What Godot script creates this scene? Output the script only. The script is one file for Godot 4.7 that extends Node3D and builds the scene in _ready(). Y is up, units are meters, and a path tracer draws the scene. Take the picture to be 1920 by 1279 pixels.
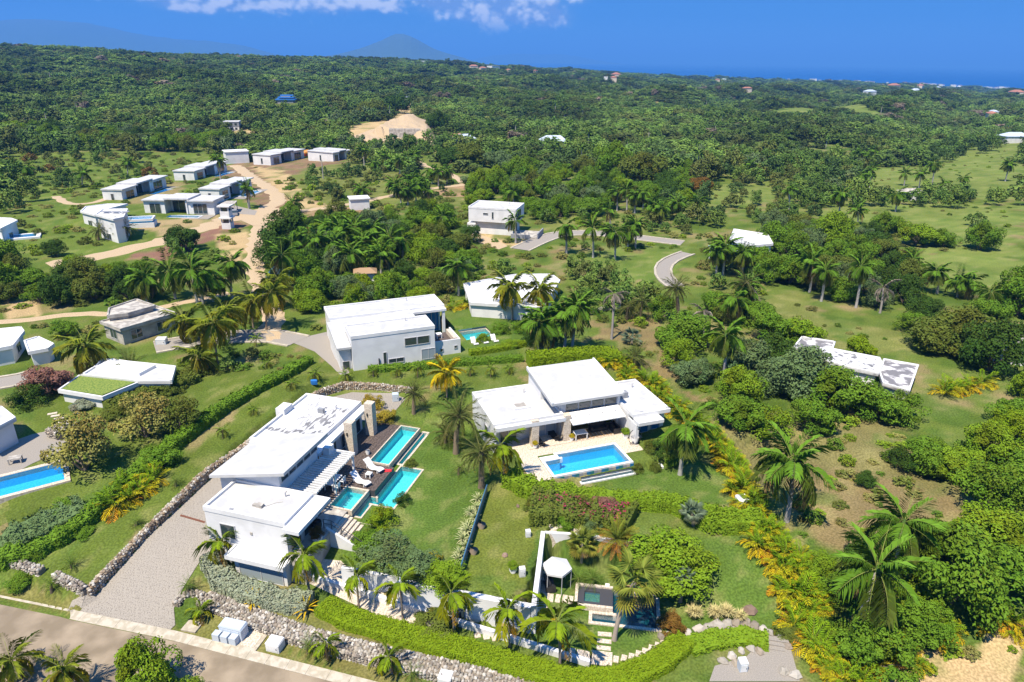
extends Node3D
# A hillside of white flat-roofed villas among palms, seen from the air. Metres; y up; the camera stands 40 m above the pergola villa's lawn and looks along -z.

var rng := RandomNumberGenerator.new()
var M := {}
var used := {}
var landmarks := {}
var pending := []
var keepouts := []
var holes := []
var mesh_cache := {}

class Buf:
	var v := PackedVector3Array()
	var n := PackedVector3Array()
	var c := PackedColorArray()
	var t := PackedVector2Array()
	func tri(a: Vector3, b: Vector3, d: Vector3, col := Color.WHITE) -> void:
		var m := (d - a).cross(b - a).normalized()
		v.push_back(a); v.push_back(b); v.push_back(d)
		n.push_back(m); n.push_back(m); n.push_back(m)
		c.push_back(col); c.push_back(col); c.push_back(col)
		t.push_back(Vector2(a.x, a.z)); t.push_back(Vector2(b.x, b.z)); t.push_back(Vector2(d.x, d.z))
	func quad(a: Vector3, b: Vector3, d: Vector3, e: Vector3, col := Color.WHITE) -> void:
		tri(a, b, d, col); tri(a, d, e, col)
	func box(x0: float, x1: float, y0: float, y1: float, z0: float, z1: float, col := Color.WHITE) -> void:
		var p := [Vector3(x0, y0, z0), Vector3(x1, y0, z0), Vector3(x1, y0, z1), Vector3(x0, y0, z1), Vector3(x0, y1, z0), Vector3(x1, y1, z0), Vector3(x1, y1, z1), Vector3(x0, y1, z1)]
		hexa(p, col)
	# eight corners: four below (back left, back right, front right, front left), then the four above them
	func hexa(p: Array, col := Color.WHITE) -> void:
		quad(p[4], p[5], p[6], p[7], col); quad(p[3], p[2], p[1], p[0], col)
		quad(p[7], p[6], p[2], p[3], col); quad(p[5], p[4], p[0], p[1], col)
		quad(p[6], p[5], p[1], p[2], col); quad(p[4], p[7], p[3], p[0], col)
	func prism(pts: PackedVector2Array, y0: float, y1: float, col := Color.WHITE) -> void:
		var ix := Geometry2D.triangulate_polygon(pts)
		for i in range(0, ix.size(), 3):
			var a := pts[ix[i]]; var b := pts[ix[i + 1]]; var d := pts[ix[i + 2]]
			if (b - a).cross(d - a) < 0: var s := b; b = d; d = s
			tri(Vector3(a.x, y1, a.y), Vector3(b.x, y1, b.y), Vector3(d.x, y1, d.y), col)
			tri(Vector3(a.x, y0, a.y), Vector3(d.x, y0, d.y), Vector3(b.x, y0, b.y), col)
		var turn := 0.0
		for i in pts.size(): turn += pts[i].cross(pts[(i + 1) % pts.size()])
		for i in pts.size():
			var a := pts[i]; var b := pts[(i + 1) % pts.size()]
			if turn < 0: var s := a; a = b; b = s
			quad(Vector3(b.x, y1, b.y), Vector3(a.x, y1, a.y), Vector3(a.x, y0, a.y), Vector3(b.x, y0, b.y), col)
	func tube(path: PackedVector3Array, rad: PackedFloat32Array, sides: int, col := Color.WHITE, col2 := Color(-1, 0, 0)) -> void:
		var rings := []
		for i in path.size():
			var d := (path[mini(i + 1, path.size() - 1)] - path[maxi(i - 1, 0)]).normalized()
			var s := d.cross(Vector3(0.3, 0.1, 1)).normalized()
			var w := d.cross(s)
			var ring := []
			for k in sides: ring.append((s * cos(TAU * k / sides) + w * sin(TAU * k / sides)))
			rings.append(ring)
		for i in path.size() - 1:
			for k in sides:
				var l := (k + 1) % sides
				var cc := col if col2.r < 0 else col.lerp(col2, float(i) / path.size())
				for q in [[i, k], [i + 1, l], [i, l], [i, k], [i + 1, k], [i + 1, l]]:
					v.push_back(path[q[0]] + rings[q[0]][q[1]] * rad[q[0]]); n.push_back(rings[q[0]][q[1]]); c.push_back(cc)
					t.push_back(Vector2(float(q[1]) / sides, q[0]))
	func put(o: Buf, x: Transform3D, tint := Color.WHITE) -> void:
		for i in o.v.size():
			v.push_back(x * o.v[i]); n.push_back((x.basis * o.n[i]).normalized()); c.push_back(o.c[i] * tint); t.push_back(o.t[i])
	func mesh() -> ArrayMesh:
		var a := []
		a.resize(Mesh.ARRAY_MAX)
		a[Mesh.ARRAY_VERTEX] = v; a[Mesh.ARRAY_NORMAL] = n; a[Mesh.ARRAY_COLOR] = c; a[Mesh.ARRAY_TEX_UV] = t
		var m := ArrayMesh.new()
		if v.size(): m.add_surface_from_arrays(Mesh.PRIMITIVE_TRIANGLES, a)
		return m

func ss(a: float, b: float, x: float) -> float:
	var t := clampf((x - a) / (b - a), 0, 1)
	return t * t * (3 - 2 * t)
func pw(x: float, p: PackedVector2Array) -> float:
	if x <= p[0].x: return p[0].y
	for i in p.size() - 1:
		if x <= p[i + 1].x: return p[i].y + (p[i + 1].y - p[i].y) * (x - p[i].x) / (p[i + 1].x - p[i].x)
	return p[p.size() - 1].y

# ---------- the lie of the land ----------
var DRIVE := PackedVector2Array([Vector2(-8, -3), Vector2(-6.8, -2.8), Vector2(0, -1.3), Vector2(8, -.6), Vector2(22, 0)])
var LAWN := PackedVector2Array([Vector2(-8, -2.9), Vector2(-6.8, -2.0), Vector2(-.5, -.9), Vector2(7.4, .2), Vector2(15, .75), Vector2(27, .9), Vector2(45, .5)])
var FLATL := PackedVector2Array([Vector2(-8, -2.9), Vector2(-5, -1.6), Vector2(0, -.2), Vector2(3, 0)])
var LOW := PackedVector2Array([Vector2(-8, -3.05), Vector2(-5.6, -3), Vector2(-4.4, -2.6), Vector2(-2, -2.5)])
var VB := PackedVector2Array([Vector2(8, 4), Vector2(13, 4), Vector2(14, 2), Vector2(18, .3), Vector2(28.9, .3), Vector2(29.1, 9.7), Vector2(36, 9.8), Vector2(40, 11)])
var WD := PackedVector2Array([Vector2(8, 4), Vector2(13, 4), Vector2(14, 2), Vector2(18, .25), Vector2(28.9, .25), Vector2(29.1, .25), Vector2(36, .6), Vector2(40, 6)])
var CREST_R := PackedVector2Array([Vector2(-60, 1300), Vector2(-34.6, 1300), Vector2(-25.3, 1400), Vector2(-19, 1500), Vector2(-10.6, 1700), Vector2(-4.5, 1900), Vector2(0, 2100), Vector2(4.9, 2500), Vector2(12.9, 3200), Vector2(17.5, 3800), Vector2(24.7, 4200), Vector2(34.6, 4600), Vector2(60, 4600)])
var CREST_E := [.7, .7, .28, .15, .1, -.1, -.42, -.55, -.98, -1.08, -1.18, -1.42, -1.42]
var CREST_Y := PackedVector2Array()

func uv1(x: float, z: float) -> Vector2:   # metres along and behind the pergola villa's front wall
	return Vector2((x + 26.88) * .9613 + (z + 50.21) * .2756, (x + 26.88) * .2756 - (z + 50.21) * .9613)
func wu(u: float, v: float) -> Vector2:    # and back to x, z
	return Vector2(-26.88 + u * .9613 + v * .2756, -50.21 + u * .2756 - v * .9613)
func near_height(u: float, v: float) -> float:
	var dr := pw(v, DRIVE)
	var back := .6 * ss(30, 33, v)
	var lw := lerpf(pw(v, LAWN), pw(v, FLATL) + .45 * ss(20, 50, v), ss(-15, -22, u))
	var vb := pw(u, VB)
	var wd := pw(u, WD)
	var back2 := back - .8 * ss(5, 9, u) * (1 - ss(16, 21, u)) * (1 - ss(25, 29, v))
	var r := lerpf(pw(v, LOW), back2, ss(vb - wd, vb + wd, v))
	var c := lerpf(dr + back, r, ss(0, 2.2, u)) if v < 0 else lerpf(dr + back, r, ss(6, 8, u))
	return lerpf(lw, c, ss(-7.3, -6.95, u))
func far_height(x: float, z: float, r: float) -> float:
	var a := rad_to_deg(atan2(x, -z))
	var R := pw(a, CREST_R)
	var Y := pw(a, CREST_Y)
	var t := maxf(0, (r - 300) / (R - 300))
	var y := .4
	if t <= 1: y += Y * pow(t, 1.25)
	else: y += Y + (-75 - Y) * ss(R, R + 900, r)
	var k := 1.2 * ss(120, 260, r) + 8.0 * ss(350, 900, r) * (1 - ss(.75, 1, t))
	return y + k * (sin(x * .021 + 1.3) * sin(z * .017 + .4) + .5 * sin(x * .047 + z * .031))
func ht(x: float, z: float) -> float:
	var q := uv1(x, z)
	var r := sqrt(x * x + z * z)
	var w := ss(105, 150, r)
	if w >= 1: return far_height(x, z, r)
	var n := near_height(q.x, q.y)
	var u2 := (x + 4.62) * .9426 - (z + 73.2) * .3338
	var v2 := -(x + 4.62) * .3338 - (z + 73.2) * .9426
	n -= 1.05 * ss(-14.7, -15.4, v2) * ss(3, 7, u2) * ss(-25, -19, v2) * (1 - ss(30, 38, u2))
	return n if w <= 0 else lerpf(n, far_height(x, z, r), w)
func on(p: Vector2, up := 0.0) -> Vector3: return Vector3(p.x, ht(p.x, p.y) + up, p.y)

# ---------- naming ----------
func numbered(called: String) -> String:
	if not used.has(called):
		used[called] = 0
		return called
	used[called] += 1
	return "%s_%03d" % [called, used[called]]
func thing(called: String, label: String, category: String, at := Vector3.ZERO, turn := 0.0, group := "") -> Node3D:
	var o := Node3D.new()
	o.name = numbered(called)
	add_child(o)
	o.position = at
	o.rotation.y = turn
	tag(o, label, category, group)
	return o
func tag(o: Node3D, label: String, category: String, group := "") -> void:
	if label: o.set_meta("label", label)
	if category: o.set_meta("category", category)
	if group: o.set_meta("group", group)
func part(called: String, b, m: Material, parent: Node) -> MeshInstance3D:
	var o := MeshInstance3D.new()
	o.mesh = b.mesh() if b is Buf else b
	o.material_override = m
	o.name = called if parent != self else numbered(called)
	parent.add_child(o, true)
	return o
func struct(called: String, b, m: Material, label := "") -> MeshInstance3D:
	var o := part(called, b, m, self)
	o.set_meta("kind", "structure")
	if label: o.set_meta("label", label)
	return o
func stuff(o: Node3D, label := "") -> Node3D:
	o.set_meta("kind", "stuff")
	if label: o.set_meta("label", label)
	return o
# a plant's label waits until all stand, then says which one it is by the nearest landmark
func later(o: Node3D, look: String, category: String, group: String) -> void:
	o.set_meta("category", category)
	o.set_meta("group", group)
	pending.append([o, look])
func label_all() -> void:
	var by := {}
	for p in pending:
		var at: Vector3 = p[0].position
		var best := ""
		var far := 1e9
		for k in landmarks:
			var d: float = (landmarks[k] - at).length()
			if d < far: far = d; best = k
		var d3: Vector3 = at - landmarks[best]
		var side := ("right of" if d3.x > 0 else "left of") if absf(d3.x) > absf(d3.z) else ("behind" if d3.z < 0 else "in front of")
		var key: String = p[1] + "|" + side + " " + best
		if not by.has(key): by[key] = []
		by[key].append([far, p[0]])
	var ord := ["nearest", "second", "third", "fourth", "fifth", "sixth", "seventh", "eighth", "ninth", "tenth", "eleventh", "twelfth", "thirteenth", "fourteenth", "fifteenth", "sixteenth", "seventeenth", "eighteenth", "nineteenth", "twentieth"]
	for key in by:
		var l: Array = by[key]
		l.sort_custom(func(a, b): return a[0] < b[0])
		var q: PackedStringArray = key.split("|")
		for i in l.size():
			var rank: String = ord[i] if i < 20 else "%dth" % (i + 1)
			l[i][1].set_meta("label", q[0] + (", " if l.size() > 1 else " ") + ((rank + " ") if l.size() > 1 else "") + q[1])

# ---------- materials ----------
func srgb(r: float, g: float, b: float) -> Color: return Color(r, g, b).linear_to_srgb()
func mat(r: float, g: float, b: float, rough := .8, metal := 0.0) -> StandardMaterial3D:
	var m := StandardMaterial3D.new()
	m.albedo_color = srgb(r, g, b)
	m.roughness = rough
	m.metallic = metal
	return m
func vmat(rough := .8) -> StandardMaterial3D:
	var m := StandardMaterial3D.new()
	m.vertex_color_use_as_albedo = true
	m.roughness = rough
	return m
func leaf(r: float, g: float, b: float, rough := .55) -> StandardMaterial3D:
	var m := mat(r, g, b, rough)
	m.vertex_color_use_as_albedo = true
	m.metallic_specular = .12
	m.backlight = Color(.55, .65, .18)
	m.cull_mode = BaseMaterial3D.CULL_DISABLED
	return m
func noise_image(size: int, freq: float, oct: int, seed_: int, type := FastNoiseLite.TYPE_SIMPLEX_SMOOTH) -> Image:
	var f := FastNoiseLite.new()
	f.noise_type = type
	f.frequency = freq
	f.fractal_octaves = oct
	f.seed = seed_
	var im := f.get_seamless_image(size, size)
	im.convert(Image.FORMAT_RGB8)
	return im
# grey noise through a two-colour ramp
func ramp(im: Image, a: Color, b: Color, lo := 0.0, hi := 1.0) -> ImageTexture:
	var out := Image.create(im.get_width(), im.get_height(), false, Image.FORMAT_RGB8)
	for y in im.get_height():
		for x in im.get_width():
			out.set_pixel(x, y, a.lerp(b, clampf((im.get_pixel(x, y).r - lo) / (hi - lo), 0, 1)))
	return ImageTexture.create_from_image(out)
func tri_tex(m: StandardMaterial3D, tex: Texture2D, per_metre: float) -> StandardMaterial3D:
	m.albedo_texture = tex
	m.uv1_triplanar = true
	m.uv1_world_triplanar = true
	m.uv1_scale = Vector3.ONE * per_metre
	return m
func bump(m: StandardMaterial3D, im: Image, strength: float) -> StandardMaterial3D:
	var n: Image = im.duplicate()
	n.convert(Image.FORMAT_RGBA8)
	n.bump_map_to_normal_map(strength)
	m.normal_enabled = true
	m.normal_texture = ImageTexture.create_from_image(n)
	return m

func make_materials() -> void:
	var fine := noise_image(256, .03, 4, 3)
	var soft := noise_image(256, .012, 5, 9)
	var cells := noise_image(512, .045, 1, 5, FastNoiseLite.TYPE_CELLULAR)
	var grain := noise_image(512, .06, 5, 21)
	M.ground = vmat(.95)
	M.ground.metallic_specular = .08
	M.ground.albedo_texture = ramp(grain, Color(.8, .81, .78), Color(1, 1, .98), .25, .75)
	M.ground.uv1_scale = Vector3(.11, .11, .11)
	M.white = tri_tex(mat(1, 1, 1, .75), ramp(soft, srgb(.58, .58, .575), srgb(.66, .66, .658), .3, .65), .11)
	M.roof = tri_tex(mat(1, 1, 1, .7), ramp(soft, srgb(.4, .4, .392), srgb(.475, .475, .473), .2, .6), .13)
	M.roof_grey = tri_tex(mat(1, 1, 1, .85), ramp(soft, srgb(.16, .155, .16), srgb(.58, .56, .55), .42, .72), .16)
	M.mould = tri_tex(mat(1, 1, 1, .85), ramp(noise_image(256, .02, 5, 77), srgb(.13, .13, .135), srgb(.6, .6, .59), .24, .47), .15)
	M.concrete = tri_tex(mat(1, 1, 1, .9), ramp(soft, srgb(.27, .25, .22), srgb(.45, .42, .37), .3, .7), .2)
	M.grey_wall = mat(.23, .24, .26, .8)
	M.dark = mat(.045, .045, .05, .6)
	M.frame = mat(.42, .42, .43, .5)
	M.black = mat(.015, .015, .017, .5)
	M.glass = mat(.03, .045, .05, .06)
	M.glass.metallic_specular = .9
	M.curtain_glass = mat(.26, .31, .34, .12)
	M.blue_glass = mat(.02, .14, .3, .07)
	M.blue_fence = mat(.045, .12, .2, .35)
	M.deck = tri_tex(mat(1, 1, 1, .75), ramp(fine, srgb(.05, .037, .03), srgb(.12, .09, .075), .3, .7), .5)
	M.wood = mat(.3, .19, .1, .7)
	M.cobble = tri_tex(mat(1, 1, 1, .9), ramp(cells, srgb(.3, .27, .225), srgb(.09, .075, .06), .35, .95), .5)
	M.cobble.heightmap_enabled = false
	bump(M.cobble, cells, 5.0)
	M.traver = tri_tex(mat(1, 1, 1, .8), ramp(fine, srgb(.4, .33, .25), srgb(.6, .53, .43), .3, .7), .6)
	M.stone = vmat(.9)
	M.kerb = tri_tex(mat(1, 1, 1, .9), ramp(soft, srgb(.34, .3, .22), srgb(.45, .4, .32), .3, .7), .4)
	M.road = tri_tex(mat(1, 1, 1, .9), ramp(noise_image(512, .008, 6, 44), srgb(.185, .145, .095), srgb(.29, .232, .16), .25, .75), .06)
	M.paved = tri_tex(mat(1, 1, 1, .9), ramp(grain, srgb(.21, .19, .165), srgb(.3, .27, .23), .25, .75), .3)
	M.dirt_road = tri_tex(mat(1, 1, 1, .95), ramp(grain, srgb(.34, .25, .145), srgb(.46, .35, .22), .25, .75), .12)
	M.turq = tri_tex(mat(1, 1, 1, .5), ramp(fine, srgb(.045, .5, .52), srgb(.08, .62, .63), .3, .7), .5)
	M.turq_dark = mat(.008, .13, .15, .4)
	M.pool_blue = tri_tex(mat(1, 1, 1, .5), ramp(fine, srgb(.012, .34, .66), srgb(.03, .45, .78), .3, .7), .5)
	M.pool_dark = mat(.006, .018, .028, .5)
	M.water = mat(.03, .45, .6, .03)
	M.water.transparency = BaseMaterial3D.TRANSPARENCY_ALPHA
	M.water.albedo_color.a = .08
	bump(M.water, noise_image(256, .03, 3, 31), 1.2)
	M.water.uv1_triplanar = true
	M.water.uv1_world_triplanar = true
	M.water.uv1_scale = Vector3.ONE * .35
	M.water.normal_scale = .35
	M.sea = mat(.001, .06, .22, .5)
	M.sea.metallic_specular = .2
	M.cloth = mat(.6, .595, .58, .9)
	M.bark = vmat(.9)
	M.red_roof = tri_tex(mat(1, 1, 1, .9), ramp(fine, srgb(.25, .1, .06), srgb(.38, .17, .11), .3, .7), .4)
	M.blue_roof = mat(.02, .16, .5, .6)
	M.tin = mat(.42, .48, .55, .5)
	M.leafm = leaf(1, 1, 1)
	M.mount = tri_tex(mat(1, 1, 1, .95), ramp(grain, srgb(.03, .06, .025), srgb(.07, .1, .04), .25, .75), .002)

# ---------- sky ----------
func make_sky() -> Sky:
	var w := 4096
	var h := 2048
	var stops := [[0.0, Vector3(74, 124, 172)], [3.0, Vector3(52, 109, 170)], [9.0, Vector3(46, 102, 168)], [30.0, Vector3(50, 105, 172)], [90.0, Vector3(56, 110, 180)]]
	var f := FastNoiseLite.new()
	f.frequency = 1.0
	f.fractal_octaves = 2
	f.seed = 4
	var blobs := [[-18.0, 4.3, 5.0, 1.15, 1.0], [-13.0, 4.2, 2.6, .9, .9], [-22.5, 4.0, 2.6, .8, .7], [-5.8, 4.5, 2.6, 1.3, .8], [-2.2, 4.2, 3.0, 1.6, 1.0], [1.4, 3.7, 2.4, 1.2, .85], [3.2, 2.9, 1.6, .6, .5], [4.8, 4.5, 1.1, .5, .7], [-9.3, 3.6, 1.0, .5, .5], [-28.0, 4.2, 3.6, .7, .6], [-24.0, 3.3, 2.4, .5, .4], [-33.5, 4.6, 3.0, .5, .5], [-10.0, 9.0, 14.0, 2.6, .8], [-30.0, 8.0, 7.0, 2.0, .7], [8.0, 11.0, 6.0, 2.0, .5]]
	var data := PackedByteArray()
	for y in h:
		var el := 90.0 - (y + .5) * 180.0 / h
		var base := Vector3(120, 130, 90)
		if el >= 0:
			for i in stops.size() - 1:
				if el >= stops[i][0] and el <= stops[i + 1][0]: base = stops[i][1].lerp(stops[i + 1][1], (el - stops[i][0]) / (stops[i + 1][0] - stops[i][0]))
		else: base = Vector3(70, 100, 105)
		var row := PackedByteArray()
		if el < 0 or el > 16:
			row.resize(3)
			row[0] = int(base.x); row[1] = int(base.y); row[2] = int(base.z)
			while row.size() < w * 3: row.append_array(row)
			data.append_array(row.slice(0, w * 3))
			continue
		row.resize(w * 3)
		for x in w:
			var az := (x + .5) * 360.0 / w
			if az > 180: az -= 360
			var a := deg_to_rad(az)
			var p := Vector3(sin(a) * 30, el * .75, -cos(a) * 30)
			var k := -.27
			if absf(az) < 60:
				for b in blobs:
					var qx: float = (az - b[0]) / b[2]
					var qy: float = (el - b[1]) / b[3]
					if qy < 0: qy *= .8
					var q := qx * qx + qy * qy
					if q < 6: k += b[4] * 1.6 * exp(-q)
			if absf(az) > 45:
				k += .75 * ss(45, 60, absf(az)) * exp(-pow((el - 6.5) / 2.6, 2)) * ss(-.15, .4, f.get_noise_3dv(p * .16))
			var c := base
			if k > -.2:
				var puff := 0.0
				for o in 4: puff += absf(f.get_noise_3dv(p * [.36, .85, 2.0, 4.6][o])) * [1.0, .6, .36, .2][o]
				var d := minf(k, 1.2) * .95 + (puff - .5) * 1.0 - .36
				c = base.lerp(Vector3(94, 122, 168), ss(-.05, .9, k) * .6)
				var al := ss(0.0, .42, d)
				if al > 0:
					var up := 0.0
					for o in 3: up += absf(f.get_noise_3dv((p + Vector3(-.15, .5, 0)) * [.36, .85, 2.0][o])) * [1.0, .6, .36][o]
					var lit := clampf(.16 + (puff - up) * 2.2 + ss(0, .9, d) * .4 + (el - 3.6) * .2, 0, 1)
					c = c.lerp(Vector3(100, 124, 168).lerp(Vector3(188, 190, 200), lit), al * ss(.8, 3.0, el) * .95)
			row[x * 3] = int(c.x); row[x * 3 + 1] = int(c.y); row[x * 3 + 2] = int(c.z)
		data.append_array(row)
	var m := PanoramaSkyMaterial.new()
	m.panorama = ImageTexture.create_from_image(Image.create_from_data(w, h, false, Image.FORMAT_RGB8, data))
	var s := Sky.new()
	s.sky_material = m
	return s

# ---------- ground ----------
var covers := []
func cover(p: PackedVector2Array, col: Color, blur := 3.0) -> void:
	var r := Rect2(p[0], Vector2.ZERO)
	for q in p: r = r.expand(q)
	covers.append([p, r.grow(blur * 2), col, blur])
func edge_noise(f: FastNoiseLite, x: float, z: float, s: float) -> Vector2:
	return Vector2(f.get_noise_2d(x * s, z * s), f.get_noise_2d(z * s + 300, x * s))
func make_ground() -> void:
	var f := FastNoiseLite.new()
	f.frequency = .05
	f.fractal_octaves = 4
	f.seed = 12
	var rs := [6.0]
	while rs[-1] < 6800: rs.append(rs[-1] + maxf(.55, rs[-1] * .0105))
	var na := 381
	var st := .4
	var v := PackedVector3Array()
	var c := PackedColorArray()
	var t := PackedVector2Array()
	var n := PackedVector3Array()
	var ix := PackedInt32Array()
	for i in rs.size():
		var r: float = rs[i]
		for j in na:
			var a := deg_to_rad((j - na / 2) * st)
			var x := r * sin(a)
			var z := -r * cos(a)
			v.push_back(Vector3(x, ht(x, z), z))
			t.push_back(Vector2(x, z))
			var n1 := f.get_noise_2d(x, z)
			var n2 := f.get_noise_2d(x * 5 + 90, z * 5)
			var col := Color(.1, .15, .032)
			if r < 420: col = Color(.125, .17, .036).lerp(col, ss(260, 420, r))
			col = col.lerp(Color(.24, .2, .1), ss(.1, .6, n1 + n2 * .4) * .7)
			var n3 := f.get_noise_2d(x * 2.2 - 40, z * 2.2 + 70)
			if n3 > .08: col = col.lerp(Color(.075, .13, .025), ss(.08, .3, n3) * .75)
			if n3 < -.2: col = col.lerp(Color(.27, .2, .11), ss(-.2, -.45, n3) * .7)
			var e := edge_noise(f, x, z, 2.0)
			var wild := 1.0
			for k in covers:
				var p: Vector2 = Vector2(x, z) + e * k[3] * 2.2
				if k[1].has_point(p) and Geometry2D.is_point_in_polygon(p, k[0]):
					col = k[2]
					wild = .3 if k[3] < 1.0 else .8
			if wild < 1 and n3 > .12: col = col.lerp(Color(.09, .155, .03), ss(.12, .4, n3) * wild * .7)
			if wild < 1 and n2 > .1: col = col.lerp(Color(.26, .23, .1), ss(.1, .4, n2) * .35)
			col = col * (1.0 + n2 * .22 + n1 * .22)
			col.a = 1
			c.push_back(col)
	for i in range(1, rs.size()):
		for j in range(1, na):
				var r: float = rs[i]
				var k := i * na + j
				if r < 300 and cut(v, c, t, ix, k - na - 1, k - 1, k, k - na): continue
				ix.append_array([k - na - 1, k - 1, k, k - na - 1, k, k - na])
	n.resize(v.size())
	n.fill(Vector3.UP)
	for i in rs.size():
		for j in na:
			var k := i * na + j
			var dr := v[mini(i + 1, rs.size() - 1) * na + j] - v[maxi(i - 1, 0) * na + j]
			var da := v[i * na + mini(j + 1, na - 1)] - v[i * na + maxi(j - 1, 0)]
			n[k] = da.cross(dr).normalized()
			if n[k].y < 0: n[k] = -n[k]
	var a := []
	a.resize(Mesh.ARRAY_MAX)
	a[Mesh.ARRAY_VERTEX] = v; a[Mesh.ARRAY_NORMAL] = n; a[Mesh.ARRAY_COLOR] = c; a[Mesh.ARRAY_TEX_UV] = t; a[Mesh.ARRAY_INDEX] = ix
	var m := ArrayMesh.new()
	m.add_surface_from_arrays(Mesh.PRIMITIVE_TRIANGLES, a)
	struct("ground", m, M.ground, "grassy hillside with lawns, pasture and bare earth")
	var s := Buf.new()
	for i in 64:
		var a0 := deg_to_rad(-80 + i * 2.5)
		var a1 := deg_to_rad(-80 + (i + 1) * 2.5)
		var rr := [1900.0, 3500.0, 7000.0, 14000.0, 30000.0, 60000.0]
		for k in 5: s.quad(Vector3(sin(a0) * rr[k], -62, -cos(a0) * rr[k]), Vector3(sin(a0) * rr[k + 1], -62, -cos(a0) * rr[k + 1]), Vector3(sin(a1) * rr[k + 1], -62, -cos(a1) * rr[k + 1]), Vector3(sin(a1) * rr[k], -62, -cos(a1) * rr[k]))
	struct("sea", s, M.sea, "deep blue sea out to the horizon")
	mountain("mountain", -34, 0, 11000, [[-8.2, 310.0, 2.0], [-10.4, 210.0, 2.6], [-5.0, 150.0, 2.4], [-14, 110.0, 4.0]], "hazy blue peak far beyond the wooded ridge")
	mountain("mountain_range", -44, -14, 15000, [[-28.0, 430.0, 6.0], [-34.0, 380.0, 5.0], [-21, 260.0, 4.0], [-40, 350.0, 5.0]], "long hazy blue range behind the ridge")
	mountain("mountain_spur", -8, 9, 26000, [[-1.0, 230.0, 2.8], [3.0, 260.0, 2.4], [6.2, 100.0, 2.0]], "low hazy blue hills at the edge of the sea")
# where a pool is sunk, the ground is cut away along its edge
func cut(v: PackedVector3Array, c: PackedColorArray, t: PackedVector2Array, ix: PackedInt32Array, p0: int, p1: int, p2: int, p3: int) -> bool:
	var cell := PackedVector2Array([t[p0], t[p1], t[p2], t[p3]])
	var box := Rect2(t[p0], Vector2.ZERO).expand(t[p1]).expand(t[p2]).expand(t[p3])
	var polys := [cell]
	var hit := false
	for h in holes:
		if not h[1].intersects(box): continue
		hit = true
		var next := []
		for p in polys:
			for q in Geometry2D.clip_polygons(p, h[0]):
				if not Geometry2D.is_polygon_clockwise(q) or polys.size(): next.append(q)
		polys = next
	if not hit: return false
	for p in polys:
		var tr := Geometry2D.triangulate_polygon(p)
		for i in range(0, tr.size(), 3):
			var e: Vector2 = p[tr[i]]; var f: Vector2 = p[tr[i + 1]]; var g: Vector2 = p[tr[i + 2]]
			if (f - e).cross(g - e) < 0: var s := f; f = g; g = s
			for q in [e, f, g]:
				ix.push_back(v.size())
				v.push_back(on(q)); t.push_back(q); c.push_back(c[p0])
	return true
func mountain(called: String, a0: float, a1: float, r: float, peaks: Array, label: String) -> void:
	var f := FastNoiseLite.new()
	f.frequency = .00035
	f.fractal_octaves = 5
	var b := Buf.new()
	var na := 60
	var nr := 14
	var g := []
	for i in na + 1:
		var a := lerpf(a0, a1, float(i) / na)
		var row := []
		for j in nr + 1:
			var rr := r + (j - nr / 2.0) * 330
			var x := rr * sin(deg_to_rad(a))
			var z := -rr * cos(deg_to_rad(a))
			var y := 0.0
			for p in peaks: y += p[1] * exp(-pow((a - p[0]) / p[2], 2)) * exp(-pow((j - nr / 2.0) / 4.0, 2))
			y *= 1 + .3 * f.get_noise_2d(x, z)
			row.append(Vector3(x, y * ss(0, 4, i) * ss(na, na - 4, i) - 70, z))
		g.append(row)
	for i in na:
		for j in nr: b.quad(g[i][j], g[i][j + 1], g[i + 1][j + 1], g[i + 1][j])
	struct(called, b, M.mount, label)

# ---------- things laid on the ground ----------
func ribbon(called: String, pts: PackedVector2Array, width: float, m: Material, up: float, label: String, kerbs := 0.0) -> MeshInstance3D:
	var cv := Curve2D.new()
	for i in pts.size():
		var d := (pts[mini(i + 1, pts.size() - 1)] - pts[maxi(i - 1, 0)]) * .2
		cv.add_point(pts[i], -d if i > 0 else Vector2.ZERO, d if i < pts.size() - 1 else Vector2.ZERO)
	var L := cv.get_baked_length()
	var k := maxi(2, int(L / 2.0))
	var b := Buf.new()
	var kb := Buf.new()
	var last := []
	for i in k + 1:
		var s := L * i / k
		var p := cv.sample_baked(s)
		var d := (cv.sample_baked(minf(s + .5, L)) - cv.sample_baked(maxf(s - .5, 0))).normalized().orthogonal()
		var wob := 0.0 if kerbs > 0 else rng.randf_range(-.12, .12) * width
		var row := []
		for q in [-.5, -.25, 0, .25, .5]:
			var e: Vector2 = p + d * (width * q + wob)
			row.append(on(e, up if absf(q) < .5 or kerbs > 0 else -.1))
		if last:
			for q in 4: b.quad(last[q], row[q], row[q + 1], last[q + 1])
			if kerbs > 0:
				for q in [0, 4]:
					var o := (row[q] as Vector3).direction_to(row[4 - q]) * -.45
					var h := Vector3(0, kerbs, 0)
					var w := Vector3(0, -.4, 0)
					kb.hexa([last[q] + w, last[q] + o + w, row[q] + o + w, row[q] + w, last[q] + h, last[q] + o + h, row[q] + o + h, row[q] + h])
		last = row
		keepouts.append([p, width * .5 + 2.0])
	var r := struct(called, b, m, label)
	if kerbs > 0: part("kerb", kb, M.kerb, r)
	return r
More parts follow.
